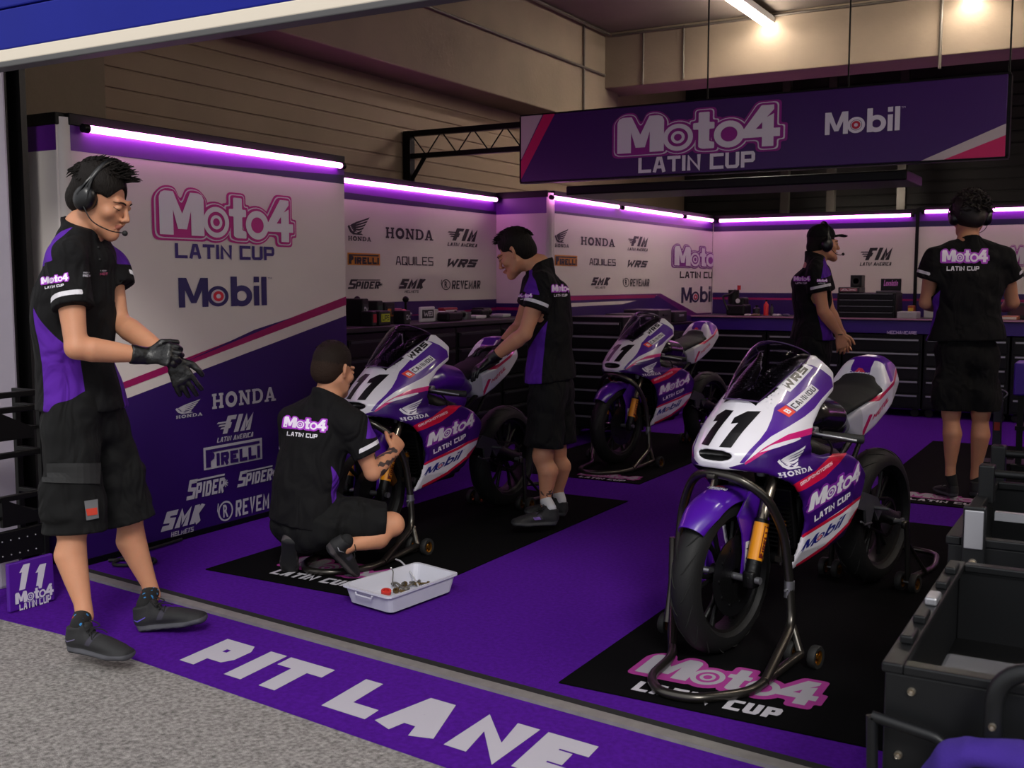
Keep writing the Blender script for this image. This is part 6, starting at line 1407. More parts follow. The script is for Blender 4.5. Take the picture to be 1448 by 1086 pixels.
# ---------------------------------------------------------- D: man in cap and headset, profile to the right
fd_ = (RC*math.cos(.3)+FC*.1).normalized(); dD = 7.4
D = dict(neck=P_(1153, 367, dD), chest=P_(1147, 400, dD), waist=P_(1148, 445, dD), hip=P_(1150, 490, dD), shR=P_(1154, 384, dD-.17), elR=P_(1164, 440, dD-.19), wrR=P_(1187, 473, dD-.16),
         shL=P_(1160, 384, dD+.18), elL=P_(1172, 438, dD+.22), wrL=P_(1190, 470, dD+.2), hpR=P_(1147, 490, dD-.1), knR=P_(1150, 570, dD-.1), anR=P_(1140, 650, dD-.1), hpL=P_(1153, 490, dD+.1), knL=P_(1158, 568, dD+.1), anL=P_(1165, 645, dD+.1))
torsoJ(D, fd_); hf = fd_; D['hs'], D['hf'], D['hu'] = frame(hf); D['head'] = P_(1164, 345, dD); D['hsc'] = .98
for a, b in (('shR', 'elR'), ('elR', 'wrR'), ('hpR', 'knR'), ('knR', 'anR'), ('neck', 'hip')): print('D', a, b, round((D[a]-D[b]).length, 3))
tD, pD = person('man in black cap and headset standing in profile by the back workbench', (P_(1152, 668, dD).x, P_(1152, 668, dD).y, 0), D, h=.007,
    hands=[('wrR', (RC*.25-UP, -FC, RC*1.0), dict(curls=(.35, .45, .35))), ('wrL', (RC*.2-UP, FC, RC), dict(curls=(.35, .45, .35)))])
oD, bD = polo(tD, D, {'R': P_(1160, 413, dD-.18), 'L': P_(1166, 412, dD+.2)}, P_(1148, 480, dD), seed=21, wid=1.0, h=.008)
sD, bsD = cargo(tD, D, {'R': P_(1150, 566, dD-.1), 'L': P_(1157, 564, dD+.1)}, seed=22, h=.009)
hair(tD, pD, D['hs'], D['hf'], D['hu'], .98, 'short', 9); headset(tD, pD, D['hs'], D['hf'], D['hu'], .98, 1, .02)
F = Field(*bbox([pD(-.12, -.14, 0), pD(.12, .22, .16), pD(.12, -.14, .16), pD(-.12, .22, 0)], .03), .0045)
F.ell(pD(0, -.018, .055), (.086, .106, .082), rotm(D['hs'], D['hf'], D['hu']), 0); cutbelow(F, pD(0, 0, .045), -UP, .2, .004)
F.limb([pD(0, .06, .052), pD(0, .12, .060), pD(0, .155, .054)], [(.072, .009), (.066, .008), (.05, .008)], D['hs'], .006); me = F.mesh('cap'); relax(me, 1); link('cap', me, M_short, tD, True)
shoe(tD, P_(1128, 672, dD-.12), P_(1185, 674, dD-.12), laces=False, h=.007); shoe(tD, P_(1155, 664, dD+.1), P_(1212, 665, dD+.1), laces=False, h=.007)
chest_logo(tD, oD, bD, P_(1122, 398, dD-.12), RC*.8-FC*.6, UP, .12)
chest_logo(tD, oD, bD, P_(1155, 399, dD-.26), RC, UP, .07)
MB().tube(catmull([D['wrR']+RC*.03, D['wrR']-FC*.03, D['wrR']-RC*.03, D['wrR']+FC*.03, D['wrR']+RC*.03], 5), .004, 6).build('wristband', M_rubber, tD, True)
# ---------------------------------------------------------- E: tall man seen from behind
dE = 6.6; fe_ = FC
E = dict(neck=P_(1369, 346, dE), chest=P_(1368, 395, dE), waist=P_(1367, 445, dE), hip=P_(1366, 498, dE), shL=P_(1322, 368, dE), elL=P_(1309, 428, dE+.05), wrL=P_(1325, 436, dE+.30), shR=P_(1419, 368, dE), elR=P_(1432, 428, dE+.05), wrR=P_(1420, 436, dE+.30),
         hpL=P_(1347, 500, dE), knL=P_(1345, 585, dE), anL=P_(1344, 672, dE-.02), hpR=P_(1388, 500, dE), knR=P_(1387, 585, dE), anR=P_(1379, 676, dE+.05))
torsoJ(E, fe_); hf = (FC*math.cos(.2)-UP*math.sin(.2)); E['hs'], E['hf'], E['hu'] = frame(hf); E['head'] = P_(1371, 306, dE+.03); E['hsc'] = 1.08; E['bk'] = 1.1; E['yk'] = .06
for a, b in (('shR', 'elR'), ('elR', 'wrR'), ('hpR', 'knR'), ('knR', 'anR'), ('neck', 'hip'), ('shL', 'shR')): print('E', a, b, round((E[a]-E[b]).length, 3))
tE, pE = person('tall curly-haired man in headset at the right, seen from behind', (P_(1366, 705, dE).x, P_(1366, 705, dE).y, 0), E, h=.0065,
    hands=[('wrR', (FC*.5-RC, UP, -RC+FC), dict(curls=(.5, .6, .4))), ('wrL', (FC*.5+RC, UP, RC+FC), dict(curls=(.5, .6, .4)))])
oE, bE = polo(tE, E, {'L': P_(1311, 396, dE+.01), 'R': P_(1431, 396, dE+.01)}, P_(1367, 481, dE), seed=31, wid=1.2, belly=1.02, h=.007)
sE, bsE = cargo(tE, E, {'L': P_(1344, 579, dE), 'R': P_(1388, 580, dE)}, seed=32, h=.007)
hair(tE, pE, E['hs'], E['hf'], E['hu'], 1.08, 'curly', 12, mat('curly brown hair', '#1a110c', .6)); headset(tE, pE, E['hs'], E['hf'], E['hu'], 1.08, 1, .0)
shoe(tE, P_(1352, 704, dE-.06), P_(1322, 694, dE+.16), ankle=P_(1344, 671, dE-.02)); shoe(tE, P_(1378, 704, dE), P_(1392, 693, dE+.25), ankle=P_(1379, 675, dE+.05))
chest_logo(tE, oE, bE, P_(1329, 373, dE-.14), RC, UP, .295)
# ============================================================ WORKBENCHES AND CABINETS
M_cab = mat('cabinet black', '#08080a', .4, .2, spec=.35); M_line = mat('drawer handle strip', '#a8a8ae', .35, .7); M_top = mat('bench top', '#0c0c0d', .55)
def cabinet(name, label, x0, x1, y0, y1, z1, face, group, nd=5, z0=.08, cat='tool cabinet'):
    """face: '-y' or '+x' is the side the drawers open to"""
    c = ((x0+x1)/2, (y0+y1)/2, 0); t = thing(name, label, cat, c, 0, group)
    MB().bx((x0, y0, z0), (x1, y1, z1), bev=.006).build('body', M_cab, t, True)
    h = (z1-z0-.05)/nd
    for i in range(nd):
        za, zb_ = z0+.02+i*h, z0+.02+(i+1)*h-.012
        if face == '-y':
            dr = MB().bx((x0+.02, y0-.014, za), (x1-.02, y0, zb_), bev=.003).build('drawer', M_cab, t, True); MB().bx((x0+.035, y0-.024, zb_-.022), (x1-.035, y0-.014, zb_-.006)).build('handle', M_line, dr, True)
        else:
            dr = MB().bx((x1, y0+.02, za), (x1+.014, y1-.02, zb_), bev=.003).build('drawer', M_cab, t, True); MB().bx((x1+.014, y0+.035, zb_-.022), (x1+.024, y1-.035, zb_-.006)).build('handle', mat('dark handle strip', '#3a3a3f', .4, .6), dr, True)
    if z0 > .04:
        for (a, b) in ((x0+.06, y0+.06), (x1-.06, y0+.06), (x0+.06, y1-.06), (x1-.06, y1-.06)): MB().cyl((a, b-.012, .04), (a, b+.012, .04), .04, n=16).build('castor', M_rubber, t, True)
    return t
# back bench
BY = 11.2; bz = .98; nc = 7; xs = [-4.15+i*.79 for i in range(nc+1)]
cl = ['in the left corner', 'second from the left corner', 'behind the seat of the farthest motorcycle', 'behind the man in the cap', 'left of the tall man', 'behind the tall man', 'at the right edge']
for i in range(nc): cabinet('drawer_cabinet', 'black silver-stripped drawer cabinet under the back bench, '+cl[i], xs[i], xs[i+1]-.015, BY+.04, BY+.7, .825, '-y', 'drawer cabinets under the back bench', 5)
t = thing('workbench', 'long back worktop with a purple front board carrying small white lettering', 'workbench', (-1.4, BY+.35, .83))
MB().bx((-4.2, BY, bz-.02), (1.4, BY+.74, bz), bev=.004).build('worktop', M_top, t, True); MB().bx((-4.2, BY+.012, .832), (1.4, BY+.03, bz-.02), bev=.003).build('front_board', mat('bench purple', '#2c0d6a', .4), t, True)
MB().bx((-4.2, BY-.006, bz-.012), (1.4, BY+.0, bz+.004)).build('edge_strip', mat('bench edge', '#a8778f', .35, .3), t, True)
box_art(stext(Art(), 'MECHANICARE', 0, 0, 9, .8, '#b9a7d0', .2), *bY(BY, 1254, 468, 1296, 473)).build('lettering', t, fY(BY+.011), True)
# left bench with dark cabinets
LX0, LX1, lz = X2+.03, -4.36, 1.05
ll = ['nearest the first wall', 'behind the windscreen of the middle motorcycle', 'left of the bending mechanic', 'behind the bending mechanic']
ys_ = [5.45+i*.66 for i in range(5)]
for i in range(4): cabinet('roller_cabinet', 'black roller cabinet under the left bench, '+ll[i], LX0+.02, LX1-.03, ys_[i], ys_[i+1]-.012, lz-.04, '+x', 'roller cabinets under the left bench', 7)
tag(MB().bx((LX0, 5.42, lz-.035), (LX1, 8.10, lz), bev=.006).build('workbench', M_top), 'black worktop below the black sponsor names', 'workbench')
cabinet('tall_tool_cabinet', 'tall black tool cabinet with many drawers behind the bending mechanic', -4.25, -3.72, 8.32, 8.80, 1.05, '-y', None, 8)
# low rack with cases behind the farthest motorcycle
t = thing('equipment_rack', 'low black rack with shelves of cases left of the farthest motorcycle', 'rack', (-4.0, 9.5, 0))
mb = MB()
for y in (9.0, 10.3):
    for x in (-4.28, -3.85): mb.bx((x, y, 0), (x+.03, y+.03, .95))
mb.build('rack_frame', M_black, t, True)
for z in (.15, .42, .68, .93): MB().bx((-4.28, 9.0, z), (-3.82, 10.33, z+.02)).build('shelf', M_black, t, True)
rs = random.Random(4)
for k, z in enumerate((.17, .44, .70, .95)):
    for j in range(3):
        y = 9.06+j*.42; hgt_ = rs.uniform(.08, .18); o = thing('equipment_case', 'black equipment case, %s on the %s of the low rack' % (('nearest', 'middle', 'farthest')[j], ('bottom shelf', 'second shelf', 'third shelf', 'top')[k]), 'case', (-4.05, y+.17, z), 0, 'cases on the low rack')
        MB().bx((-4.24, y, z), (-3.88, y+.34, z+hgt_), bev=.012).build('case_body', mat('case grey', '#18181b', .5), o, True); MB().box((-3.875, y+.17, z+hgt_*.6), (.012, .12, .02), bev=.004).build('case_handle', M_line if (j+k) % 2 else M_black, o, True)
# items on the left bench: placed where the photo shows them
def onleft(px): return atx(px, 452, -4.62).y
def litem(name, label, cat, px0, px1, top_px, parts, xd=.12, xc=-4.62):
    y0, y1 = onleft(px0), onleft(px1); zt = atx((px0+px1)/2, top_px, xc).z; t = thing(name, label, cat, (xc, (y0+y1)/2, lz), 0); parts(t, y0, y1, zt, xc, xd); return t
def p_box(col, face=None, txt=None, lid=None):
    def f(t, y0, y1, z, xc, xd):
        MB().bx((xc-xd, y0, lz), (xc+xd, y1, z), bev=.008).build('body', mat('item '+col, col, .5), t, True)
        if lid: MB().bx((xc-xd-.004, y0-.004, z-.02), (xc+xd+.004, y1+.004, z+.002), bev=.004).build('lid', mat('item '+lid, lid, .5), t, True)
        if face: 
            MB().bx((xc+xd, y0+(y1-y0)*.12, lz+(z-lz)*.25), (xc+xd+.003, y1-(y1-y0)*.12, lz+(z-lz)*.8)).build('label', mat('item '+face, face, .5), t, True)
        if txt: box_art(stext(Art(), txt[0], 0, 0, 4, 1, txt[1], .2), y0+(y1-y0)*.2, lz+(z-lz)*.35, y1-(y1-y0)*.2, lz+(z-lz)*.7).build('lettering', t, flat_fn((xc+xd+.0035, 0, 0), (0, 1, 0), (0, 0, 1)), True)
    return f
litem('battery_charger', 'black box with a small white tag at the left end of the left bench', 'charger', 493, 502, 422, p_box('#0c0c0e', '#2b2b30', ('OX', '#b9b9c0')))
litem('red_box', 'small red-labelled box in front of the leftmost black box on the left bench', 'box', 492, 498, 441, p_box('#151517', '#a01c26'), .05, -4.46)
litem('parts_box', 'black box with a yellow-green label reading LIPS on the left bench', 'box', 504, 520, 440, p_box('#101012', '#a8b020', ('LIPS', '#20240a')), .08, -4.5)
litem('tool_case', 'black case with a green strip standing behind the yellow-green label', 'case', 521, 529, 425, p_box('#0b0b0d', '#1f3a2c'), .08)
litem('tool_case', 'tall black case with an orange tag, right of the green-striped case', 'case', 532, 546, 427, p_box('#0b0b0d', '#161618', ('OIL', '#c8741c')), .08)
litem('spray_box', 'small black box marked OK below the orange-tagged case', 'box', 538, 547, 440, p_box('#0d0d10', None, ('OK', '#b9b9c0')), .05, -4.46)
litem('pink_box', 'pinkish flat box left of the red power tool', 'box', 549, 560, 436, p_box('#a03a5e'), .06)
def drill(t, y0, y1, z, xc, xd):
    M = mat('power tool red', '#c01a26', .4); m = (y0+y1)/2; MB().tube([(xc, y0, lz+.06), (xc, m, lz+.065), (xc, y1-.03, lz+.06)], [.03, .035, .02], 14).build('body', M, t, True)
    MB().cyl((xc, y1-.03, lz+.06), (xc, y1+.01, lz+.06), .012).build('chuck', M_chip, t, True); MB().tube([(xc, m-.03, lz+.05), (xc+.02, m-.05, lz+.015)], [.02, .022], 10).build('grip', M_rubber, t, True)
litem('power_tool', 'bright red power tool lying on the left bench', 'tool', 562, 580, 440, drill)
litem('framed_sign', 'small white-framed sign reading WEI standing on the left bench', 'sign', 582, 603, 434, p_box('#c9c6cc', '#1b1a20', ('WEI', '#c9c6cc')), .01, -4.55)
def clampf(t, y0, y1, z, xc, xd):
    m = (y0+y1)/2; MB().tube([(xc, m, lz), (xc, m, z-.02)], .01, 8).build('stem', M_black, t, True); MB().sphere((xc, m, z-.01), .025, 12).build('lamp_head', M_black, t, True); MB().cyl((xc, m, lz), (xc, m, lz+.015), .04).build('base', M_black, t, True)
litem('bench_lamp', 'small black lamp head rising behind the white-framed sign', 'lamp', 590, 598, 421, clampf, .1, -4.75)
litem('bench_lamp', 'small black lamp head above the tall orange-tagged case', 'lamp', 528, 534, 421, clampf, .1, -4.78)
for i, (a, b, z_) in enumerate(((605, 613, 437), (614, 623, 440))): litem('paper_stack', ['white papers right of the framed sign', 'white booklet lying right of the white papers'][i], 'paper', a, b, z_, p_box('#b5b0b5'), .05)
def cam_(t, y0, y1, z, xc, xd):
    m = (y0+y1)/2; MB().bx((xc-.06, y0, lz), (xc+.05, y1-.05, lz+.07), bev=.015).build('body', M_cast, t, True); MB().cyl((xc, y1-.08, lz+.05), (xc+.02, y1, lz+.05), .028).build('motor', M_cast, t, True)
litem('angle_grinder', 'black angle grinder in front of the papers on the left bench', 'tool', 608, 634, 446, cam_, .1, -4.5)
def can(t, y0, y1, z, xc, xd):
    m = (y0+y1)/2; r = (y1-y0)/2*.9; MB().lathe([(0, 0), (r, 0), (r, z-lz-.01), (r*.95, z-lz), (0, z-lz)], (xc, m, lz), (0, 0, 1), 24).build('body', mat('dull tin', '#5a5a60', .4, .7), t, True); MB().lathe([(r*1.03, 0), (r*1.03, .012)], (xc, m, z-.012), (0, 0, 1), 24).build('rim', M_chip, t, True)
litem('metal_can', 'round grey metal can on the left bench with a red rack behind it', 'can', 650, 662, 441, can)
litem('parts_rack', 'small red parts rack with white tags behind the grey can', 'rack', 644, 664, 434, p_box('#8c1a30', '#b9b2bc'), .03, -4.76)
litem('white_tub', 'white plastic tub right of the grey can', 'tub', 664, 678, 446, p_box('#b9b6bc', None, None, '#c9c6cc'), .06)
litem('soft_bag', 'black bag with a curved strap near the corner of the left bench', 'bag', 678, 694, 441, cam_, .1, -4.65)
litem('white_tub', 'white tub nearest the corner of the display walls', 'tub', 702, 713, 444, p_box('#b9b6bc', None, None, '#a9a6ac'), .06)
litem('black_case', 'black case standing in the corner behind the last white tub', 'case', 696, 706, 434, p_box('#0c0c0e'), .06, -4.76)
# items on the back bench
def bitem(name, label, cat, px0, px1, top, fn, yc=BY+.35, yd=.12, zb=bz):
    x0, x1 = aty(px0, 445, yc-yd).x, aty(px1, 445, yc-yd).x; z = aty((px0+px1)/2, top, yc-yd).z; t = thing(name, label, cat, ((x0+x1)/2, yc, zb), 0); fn(t, x0, x1, yc-yd, yc+yd, zb, z); return t
def q_box(col, face=None, txt=None):
    def f(t, x0, x1, y0, y1, zb, z):
        MB().bx((x0, y0, zb), (x1, y1, z), bev=.008).build('body', mat('item '+col, col, .45), t, True)
        if face: MB().bx((x0+(x1-x0)*.1, y0-.003, zb+(z-zb)*.25), (x1-(x1-x0)*.1, y0, zb+(z-zb)*.8)).build('label', mat('item '+face, face, .5), t, True)
        if txt: box_art(stext(Art(), txt[0], 0, 0, 4, 1, txt[1], .2), x0+(x1-x0)*.15, zb+(z-zb)*.3, x1-(x1-x0)*.15, zb+(z-zb)*.7).build('lettering', t, fY(y0-.0035), True)
    return f
def compressor(t, x0, x1, y0, y1, zb, z):
    c = ((x0+x1)/2, (y0+y1)/2); MB().bx((x0, y0, zb), (x1, y1, zb+.12), bev=.02).build('base', M_cast, t, True); MB().cyl((c[0]-.06, c[1], zb+.1), (c[0]-.06, c[1], z), .06, n=20).build('cylinder', M_cast, t, True); MB().bx((c[0], y0+.03, zb+.1), (x1-.02, y1-.03, z-.08), bev=.02).build('housing', M_cast, t, True)
    mb = MB(); mb.tube(catmull([(x0+.02, y0, zb+.06), (x0-.03, y0, zb+.2), (x0+.05, y0, z-.05), (c[0], y0, z)], 6), .012, 8); mb.build('hose', M_rubber, t, True); MB().cyl((c[0], c[1], z), (c[0], c[1], z+.05), .02).build('cap', mat('bottle red', '#b01822', .4), t, True); MB().lathe([(0, 0), (.025, 0), (.025, .004), (0, .004)], (c[0]+.02, y0+.025, z-.12), (0, -1, 0), 18).build('gauge', mat('gauge face', '#b9b9b9', .4), t, True)
bitem('compressor', 'black compressor with hoses in the back left corner of the bench', 'compressor', 1026, 1053, 410, compressor)
def bottle(col):
    def f(t, x0, x1, y0, y1, zb, z):
        m = (x0+x1)/2; r = (x1-x0)/2; h = z-zb; MB().lathe([(0, 0), (r, 0), (r, h*.68), (r*.4, h*.8), (r*.4, h*.9), (0, h*.9)], (m, (y0+y1)/2, zb), (0, 0, 1), 18).build('body', mat('bottle '+col, col, .35), t, True); MB().cyl((m, (y0+y1)/2, zb+h*.88), (m, (y0+y1)/2, z), r*.45).build('cap', M_black, t, True)
    return f
bitem('spray_bottle', 'red spray bottle on the back bench between compressor and the man in the cap', 'bottle', 1075, 1082, 424, bottle('#b81a20'))
bitem('spray_bottle', 'dark slim bottle right of the red spray bottle', 'bottle', 1084, 1089, 430, bottle('#161618')); bitem('spray_bottle', 'dark squat bottle left of the red spray bottle', 'bottle', 1060, 1070, 432, bottle('#19191c'))
for i, (a, b, c_) in enumerate(((1052, 1060, '#a8a4a0'), (1062, 1072, '#6a5a30'), (1092, 1102, '#aaa6a8'), (1106, 1114, '#3a3550'))): bitem('small_part', ['pale small part nearest the compressor', 'brass-coloured small part below the squat bottle', 'pale small part right of the dark slim bottle', 'violet small part beside the man in the cap'][i], 'part', a, b, 444, q_box(c_), BY+.15, .04)
tc_ = bitem('tool_chest', 'black silver-edged tool chest on the back bench right of the man in the cap', 'tool chest', 1183, 1266, 414, lambda t, x0, x1, y0, y1, zb, z: ([MB().bx((x0, y0, zb), (x1, y1, z), bev=.008).build('body', M_cab, t, True)]+[(lambda dr, i: MB().bx((x0+.03, y0-.022, zb+(z-zb)*(i+.78)/4), (x1-.03, y0-.012, zb+(z-zb)*(i+.86)/4)).build('handle', mat('dim handle strip', '#77777d', .35, .6), dr, True))(MB().bx((x0+.015, y0-.012, zb+(z-zb)*(i+.05)/4), (x1-.015, y0, zb+(z-zb)*(i+.92)/4), bev=.003).build('drawer', M_cab, t, True), i) for i in range(4)]), BY+.35, .18)
ztc = aty(1225, 414, BY+.17).z
bitem('control_box', 'flat box with a red and white panel on the left of the tool chest', 'box', 1184, 1214, 406, q_box('#0e0e10', '#8a4a58', ('AX', '#d0c8cc')), BY+.35, .14, ztc)
bitem('speaker_box', 'small black square speaker on the flat box above the tool chest', 'speaker', 1201, 1217, 389, lambda t, x0, x1, y0, y1, zb, z: (MB().bx((x0, y0, zb), (x1, y1, z), bev=.006).build('body', M_cab, t, True), MB().lathe([(0, 0), (.04, 0), (.045, .006), (.03, .004)], ((x0+x1)/2, y0, (z+zb)/2), (0, -1, 0), 20).build('cone', M_rubber, t, True)), BY+.35, .08, aty(1200, 406, BY+.21).z)
bitem('laptop', 'open laptop with pink lettering on its dark screen at the right of the tool chest', 'laptop', 1239, 1268, 394, lambda t, x0, x1, y0, y1, zb, z: (MB().bx((x0, y0-.05, zb), (x1, y1, zb+.02), bev=.004).build('keyboard', mat('laptop grey', '#37373c', .5), t, True), MB().bx((x0, y1-.02, zb+.02), (x1, y1, z), bev=.004).build('screen', M_cab, t, True), box_art(Art().text('Lexelatin', 0, 0, 4, .9, '#c06ac0', .02, .3), x0+.03, zb+.07, x1-.03, zb+.13).build('lettering', t, fY(y1-.022), True)), BY+.33, .10, ztc)
bitem('paper_tray', 'flat tray of white papers on the back bench left of the tall man', 'tray', 1268, 1296, 441, q_box('#8d898e'), BY+.14, .12)
bitem('parts_bag', 'small bag with red and yellow print behind the paper tray', 'bag', 1283, 1292, 432, q_box('#8a3a1a', '#c09a2a'), BY+.45, .05)
bitem('white_box', 'small white box right of the coloured bag, beside the tall man', 'box', 1306, 1320, 438, q_box('#9a969c'), BY+.40, .06)
bitem('paper_tray', 'orange and white papers on the bench right of the tall man', 'tray', 1415, 1440, 447, q_box('#9a5a3a', '#b9b0aa'), BY+.14, .10)
bitem('tool_box', 'dark toolbox on the bench at the right edge behind the tall man', 'box', 1424, 1470, 428, q_box('#121214', '#3a1224'), BY+.5, .1)
# ============================================================ LEFT RACK WITH NUMBER BOARD
g0, g1 = atz(8, 870), atz(84, 851); bxx = (g0.x+g1.x)/2
t = thing('number_board', 'purple board with a big 11 and wordmark at the foot of the left rack', 'sign', (bxx, (g0.y+g1.y)/2, 0))
bt_ = atx(45, 790, bxx).z; MB().bx((bxx-.02, g0.y+.01, .01), (bxx, g1.y-.01, bt_), bev=.004).build('board', mat('board purple', '#4a1488', .4), t, True)
fb_2 = fX(bxx); A_ = Art()
for px in (26, 49):
    q = bX(bxx, px, 798, px+17, 833); A_.poly([(q[0], q[1]), (q[0]+(q[2]-q[0])*.5, q[1]), (q[2]-.0, q[3]), (q[0]+(q[2]-q[0])*.45, q[3]), (q[0]+.004, q[3]-.03), (q[0]+(q[2]-q[0])*.3, q[3]-.03)], '#c9c5d0')
A_.build('number', t, fb_2, True, lift=.001); logo(t, fb_2, a_moto4('#c9c5d0', '#4a1488', None), bX(bxx, 18, 829, 77, 850), 'wordmark', .001); logo(t, fb_2, stext(Art(), 'LATIN CUP', 0, 0, 5, .7, '#c9c5d0', .22), bX(bxx, 27, 846, 72, 858), 'lettering', .001)
t = thing('storage_rack', 'black steel rack with brackets beside the pale pier, behind the man with gloves', 'rack', (bxx-.15, (g0.y+g1.y)/2, 0))
y0, y1 = g0.y-.12, g1.y-.02; xo, xi = bxx-.03, bxx-.20
def rz(py): return atx(40, py, bxx-.03).z
for x in (xo-.015, xi):
    for y in (y0, y1): MB().bx((x, y-.012, 0), (x+.024, y+.012, rz(556)), bev=.003).build('post', M_black, t, True)
for py in (556, 577, 640, 700): MB().bx((xo-.02, y0, rz(py)-.012), (xo+.004, y1, rz(py)+.012), bev=.003).build('rail', M_black, t, True); MB().bx((xi, y1-.012, rz(py)-.01), (xo, y1+.01, rz(py)+.01), bev=.003).build('rail', M_black, t, True)
MB().bx((xo-.02, y0, bt_+.004), (xo+.004, y1, rz(745)), bev=.003).build('perforated_plate', M_black, t, True)
for py in (605, 725): MB().prism([(0, 0), (.16, .0), (.16, .04), (0, .12)], ((xo-.01, y1-.2, rz(py)-.04), (0, 1, 0), (0, 0, 1)), .02).build('bracket', M_black, t, True); MB().bx((xi, y0+.02, rz(py)-.01), (xo, y1-.02, rz(py)+.006)).build('shelf', M_black, t, True)
mb = MB()
for i in range(7):
    for j in range(2): mb.sphere((xo+.005, y0+.05+i*(y1-y0-.1)/6, bt_+.03+j*.06), .004, 8)
mb.build('rivets', M_chip, t, True)
tag(MB().tube(catmull([(-4.22, 3.42, .012), (-4.1, 3.55, .012), (-4.0, 3.5, .012), (-4.12, 3.38, .012), (-4.2, 3.5, .012), (-4.24, 3.9, .012)], 8), .008, 8).build('power_cable', M_rubber), 'loose black cable lying on the purple floor at the foot of the nearest display wall', 'cable')
# ============================================================ WHITE PARTS TRAY
c4 = [atz(484.6, 827.7, .085), atz(551, 846, .085), atz(647, 812, .085), atz(589, 796.6, .085)]; cc = sum(c4, Vector())/4
t = thing('parts_tray', 'white plastic tray of small parts on the floor beside the kneeling mechanic', 'tray', (cc.x, cc.y, .006)); M_tray = mat('white plastic', '#b9b9c4', .4, var=.03)
def ringpts(k, z): return [cc+(p-cc)*k+Vector((0, 0, z-p.z)) for p in c4]
def rr_(k, z, r=.03, off=0):
    P = ringpts(k, z); out = []
    for i in range(4):
        a, b, c_ = P[i-1], P[i], P[(i+1) % 4]; u = (a-b).normalized()*r; v = (c_-b).normalized()*r
        for q in range(5): s_ = q/4; out.append((b+u)*(1-s_)**2+b*2*s_*(1-s_)+(b+v)*s_**2)
    return out
mb = MB(); L = [rr_(.86, .012), rr_(.90, .014), rr_(.985, .082), rr_(1.04, .082), rr_(1.04, .090), rr_(.965, .090), rr_(.875, .022), rr_(.84, .018)]; vs = [q for l in L for q in l]; n = 20
fs = [(i*n+k, i*n+(k+1) % n, (i+1)*n+(k+1) % n, (i+1)*n+k) for i in range(len(L)-1) for k in range(n)]+[list(range(n))[::-1], [(len(L)-1)*n+k for k in range(n)]]
mb.add(vs, fs, 0, False); mb.build('tray_body', M_tray, t, True)
mb = MB()
for i in (0, 2):
    a, b = ringpts(1.05, .078)[i], ringpts(1.05, .078)[(i+1) % 4]; m = (a+b)/2; d = (b-a).normalized(); mb.tube([m-d*.05, m-d*.045+Vector((0, 0, -.012)), m+d*.045+Vector((0, 0, -.012)), m+d*.05], .004, 6)
mb.build('handle_lips', M_tray, t, True)
def intray(px, py): p = atz(px, py, .03); return p
rs = random.Random(7)
mg = mat('oily brass', '#6a5634', .4, .7); ms_ = mat('oily steel', '#77736c', .35, .8)
sp = [(546, 839, 'cap'), (560, 835, 'nut'), (566, 829, 'bolt'), (572, 826, 'nut'), (578, 828, 'bolt'), (585, 823, 'bolt'), (560, 829, 'bolt'), (569, 836, 'nut'), (590, 826, 'nut'), (598, 825, 'bolt'), (601, 827, 'bearing'), (574, 832, 'bearing')]
lab_tr = ['red plastic cap at the near corner of the white tray', 'brass nut beside the red cap in the tray', 'bolt at the top left of the heap in the tray', 'nut in the middle of the heap in the tray', 'bolt leaning across the heap in the tray', 'bolt at the right of the heap in the tray', 'bolt nearest the tray wall left of the heap', 'nut low in front of the heap in the tray', 'nut right of the heap in the tray', 'bolt near the right end of the tray', 'bearing ring near the right end of the tray', 'bearing ring in front of the heap in the tray']
for (px, py, k), lab in zip(sp, lab_tr):
    p = intray(px, py); a = rs.uniform(0, PI); d = Vector((math.cos(a), math.sin(a), .15)); u = Vector((-math.sin(a), math.cos(a), 0))
    if k == 'cap': o = MB().lathe([(0, 0), (.022, 0), (.022, .014), (.012, .016), (.012, .006), (0, .006)], p, (.2, -.2, 1), 20).build('plastic_cap', mat('cap red', '#b02a22', .5))
    elif k == 'nut': mb = MB(); mb.lathe([(.007, -.006), (.014, -.006), (.014, .006), (.007, .006)], p, (rs.uniform(-.5, .5), rs.uniform(-.5, .5), 1), 6, closed=True); o = mb.build('hex_nut', mg)
    elif k == 'bearing': mb = MB(); mb.lathe([(.010, -.004), (.018, -.004), (.018, .004), (.010, .004)], p, (rs.uniform(-.3, .3), .2, 1), 24, closed=True); o = mb.build('bearing', ms_)
    else: mb = MB(); mb.cyl(p-d*.02, p+d*.025, .0045, n=8); mb.cyl(p+d*.022, p+d*.031, .009, n=6); o = mb.build('bolt', ms_ if rs.random() < .6 else mg)
    tag(o, lab, 'cap' if k == 'cap' else k, 'small parts in the tray')
tag(MB().tube([intray(555, 830)+Vector((0, 0, .01)), atz(556, 808, .10)+Vector((0, 0, 0)), atz(553, 803, .13)], .003, 6).build('wire_tie', M_alu), 'thin bright wire sticking up over the far rim of the tray', 'wire')
tag(MB().tube(catmull([intray(592, 829), intray(580, 818)+Vector((0, 0, .03)), intray(568, 810)+Vector((0, 0, .05)), intray(560, 806)+Vector((0, 0, .05))], 6), .004, 8).build('clear_hose', mat('clear hose', '#a9a9ad', .3)), 'pale curved hose crossing the heap of parts in the tray', 'hose')
tag(MB().tube(catmull([intray(552, 826), intray(560, 828)+Vector((0, 0, .012)), intray(569, 830), intray(577, 833)], 6), .005, 8).build('spanner', ms_), 'dark spanner lying left to right under the hose in the tray', 'spanner')
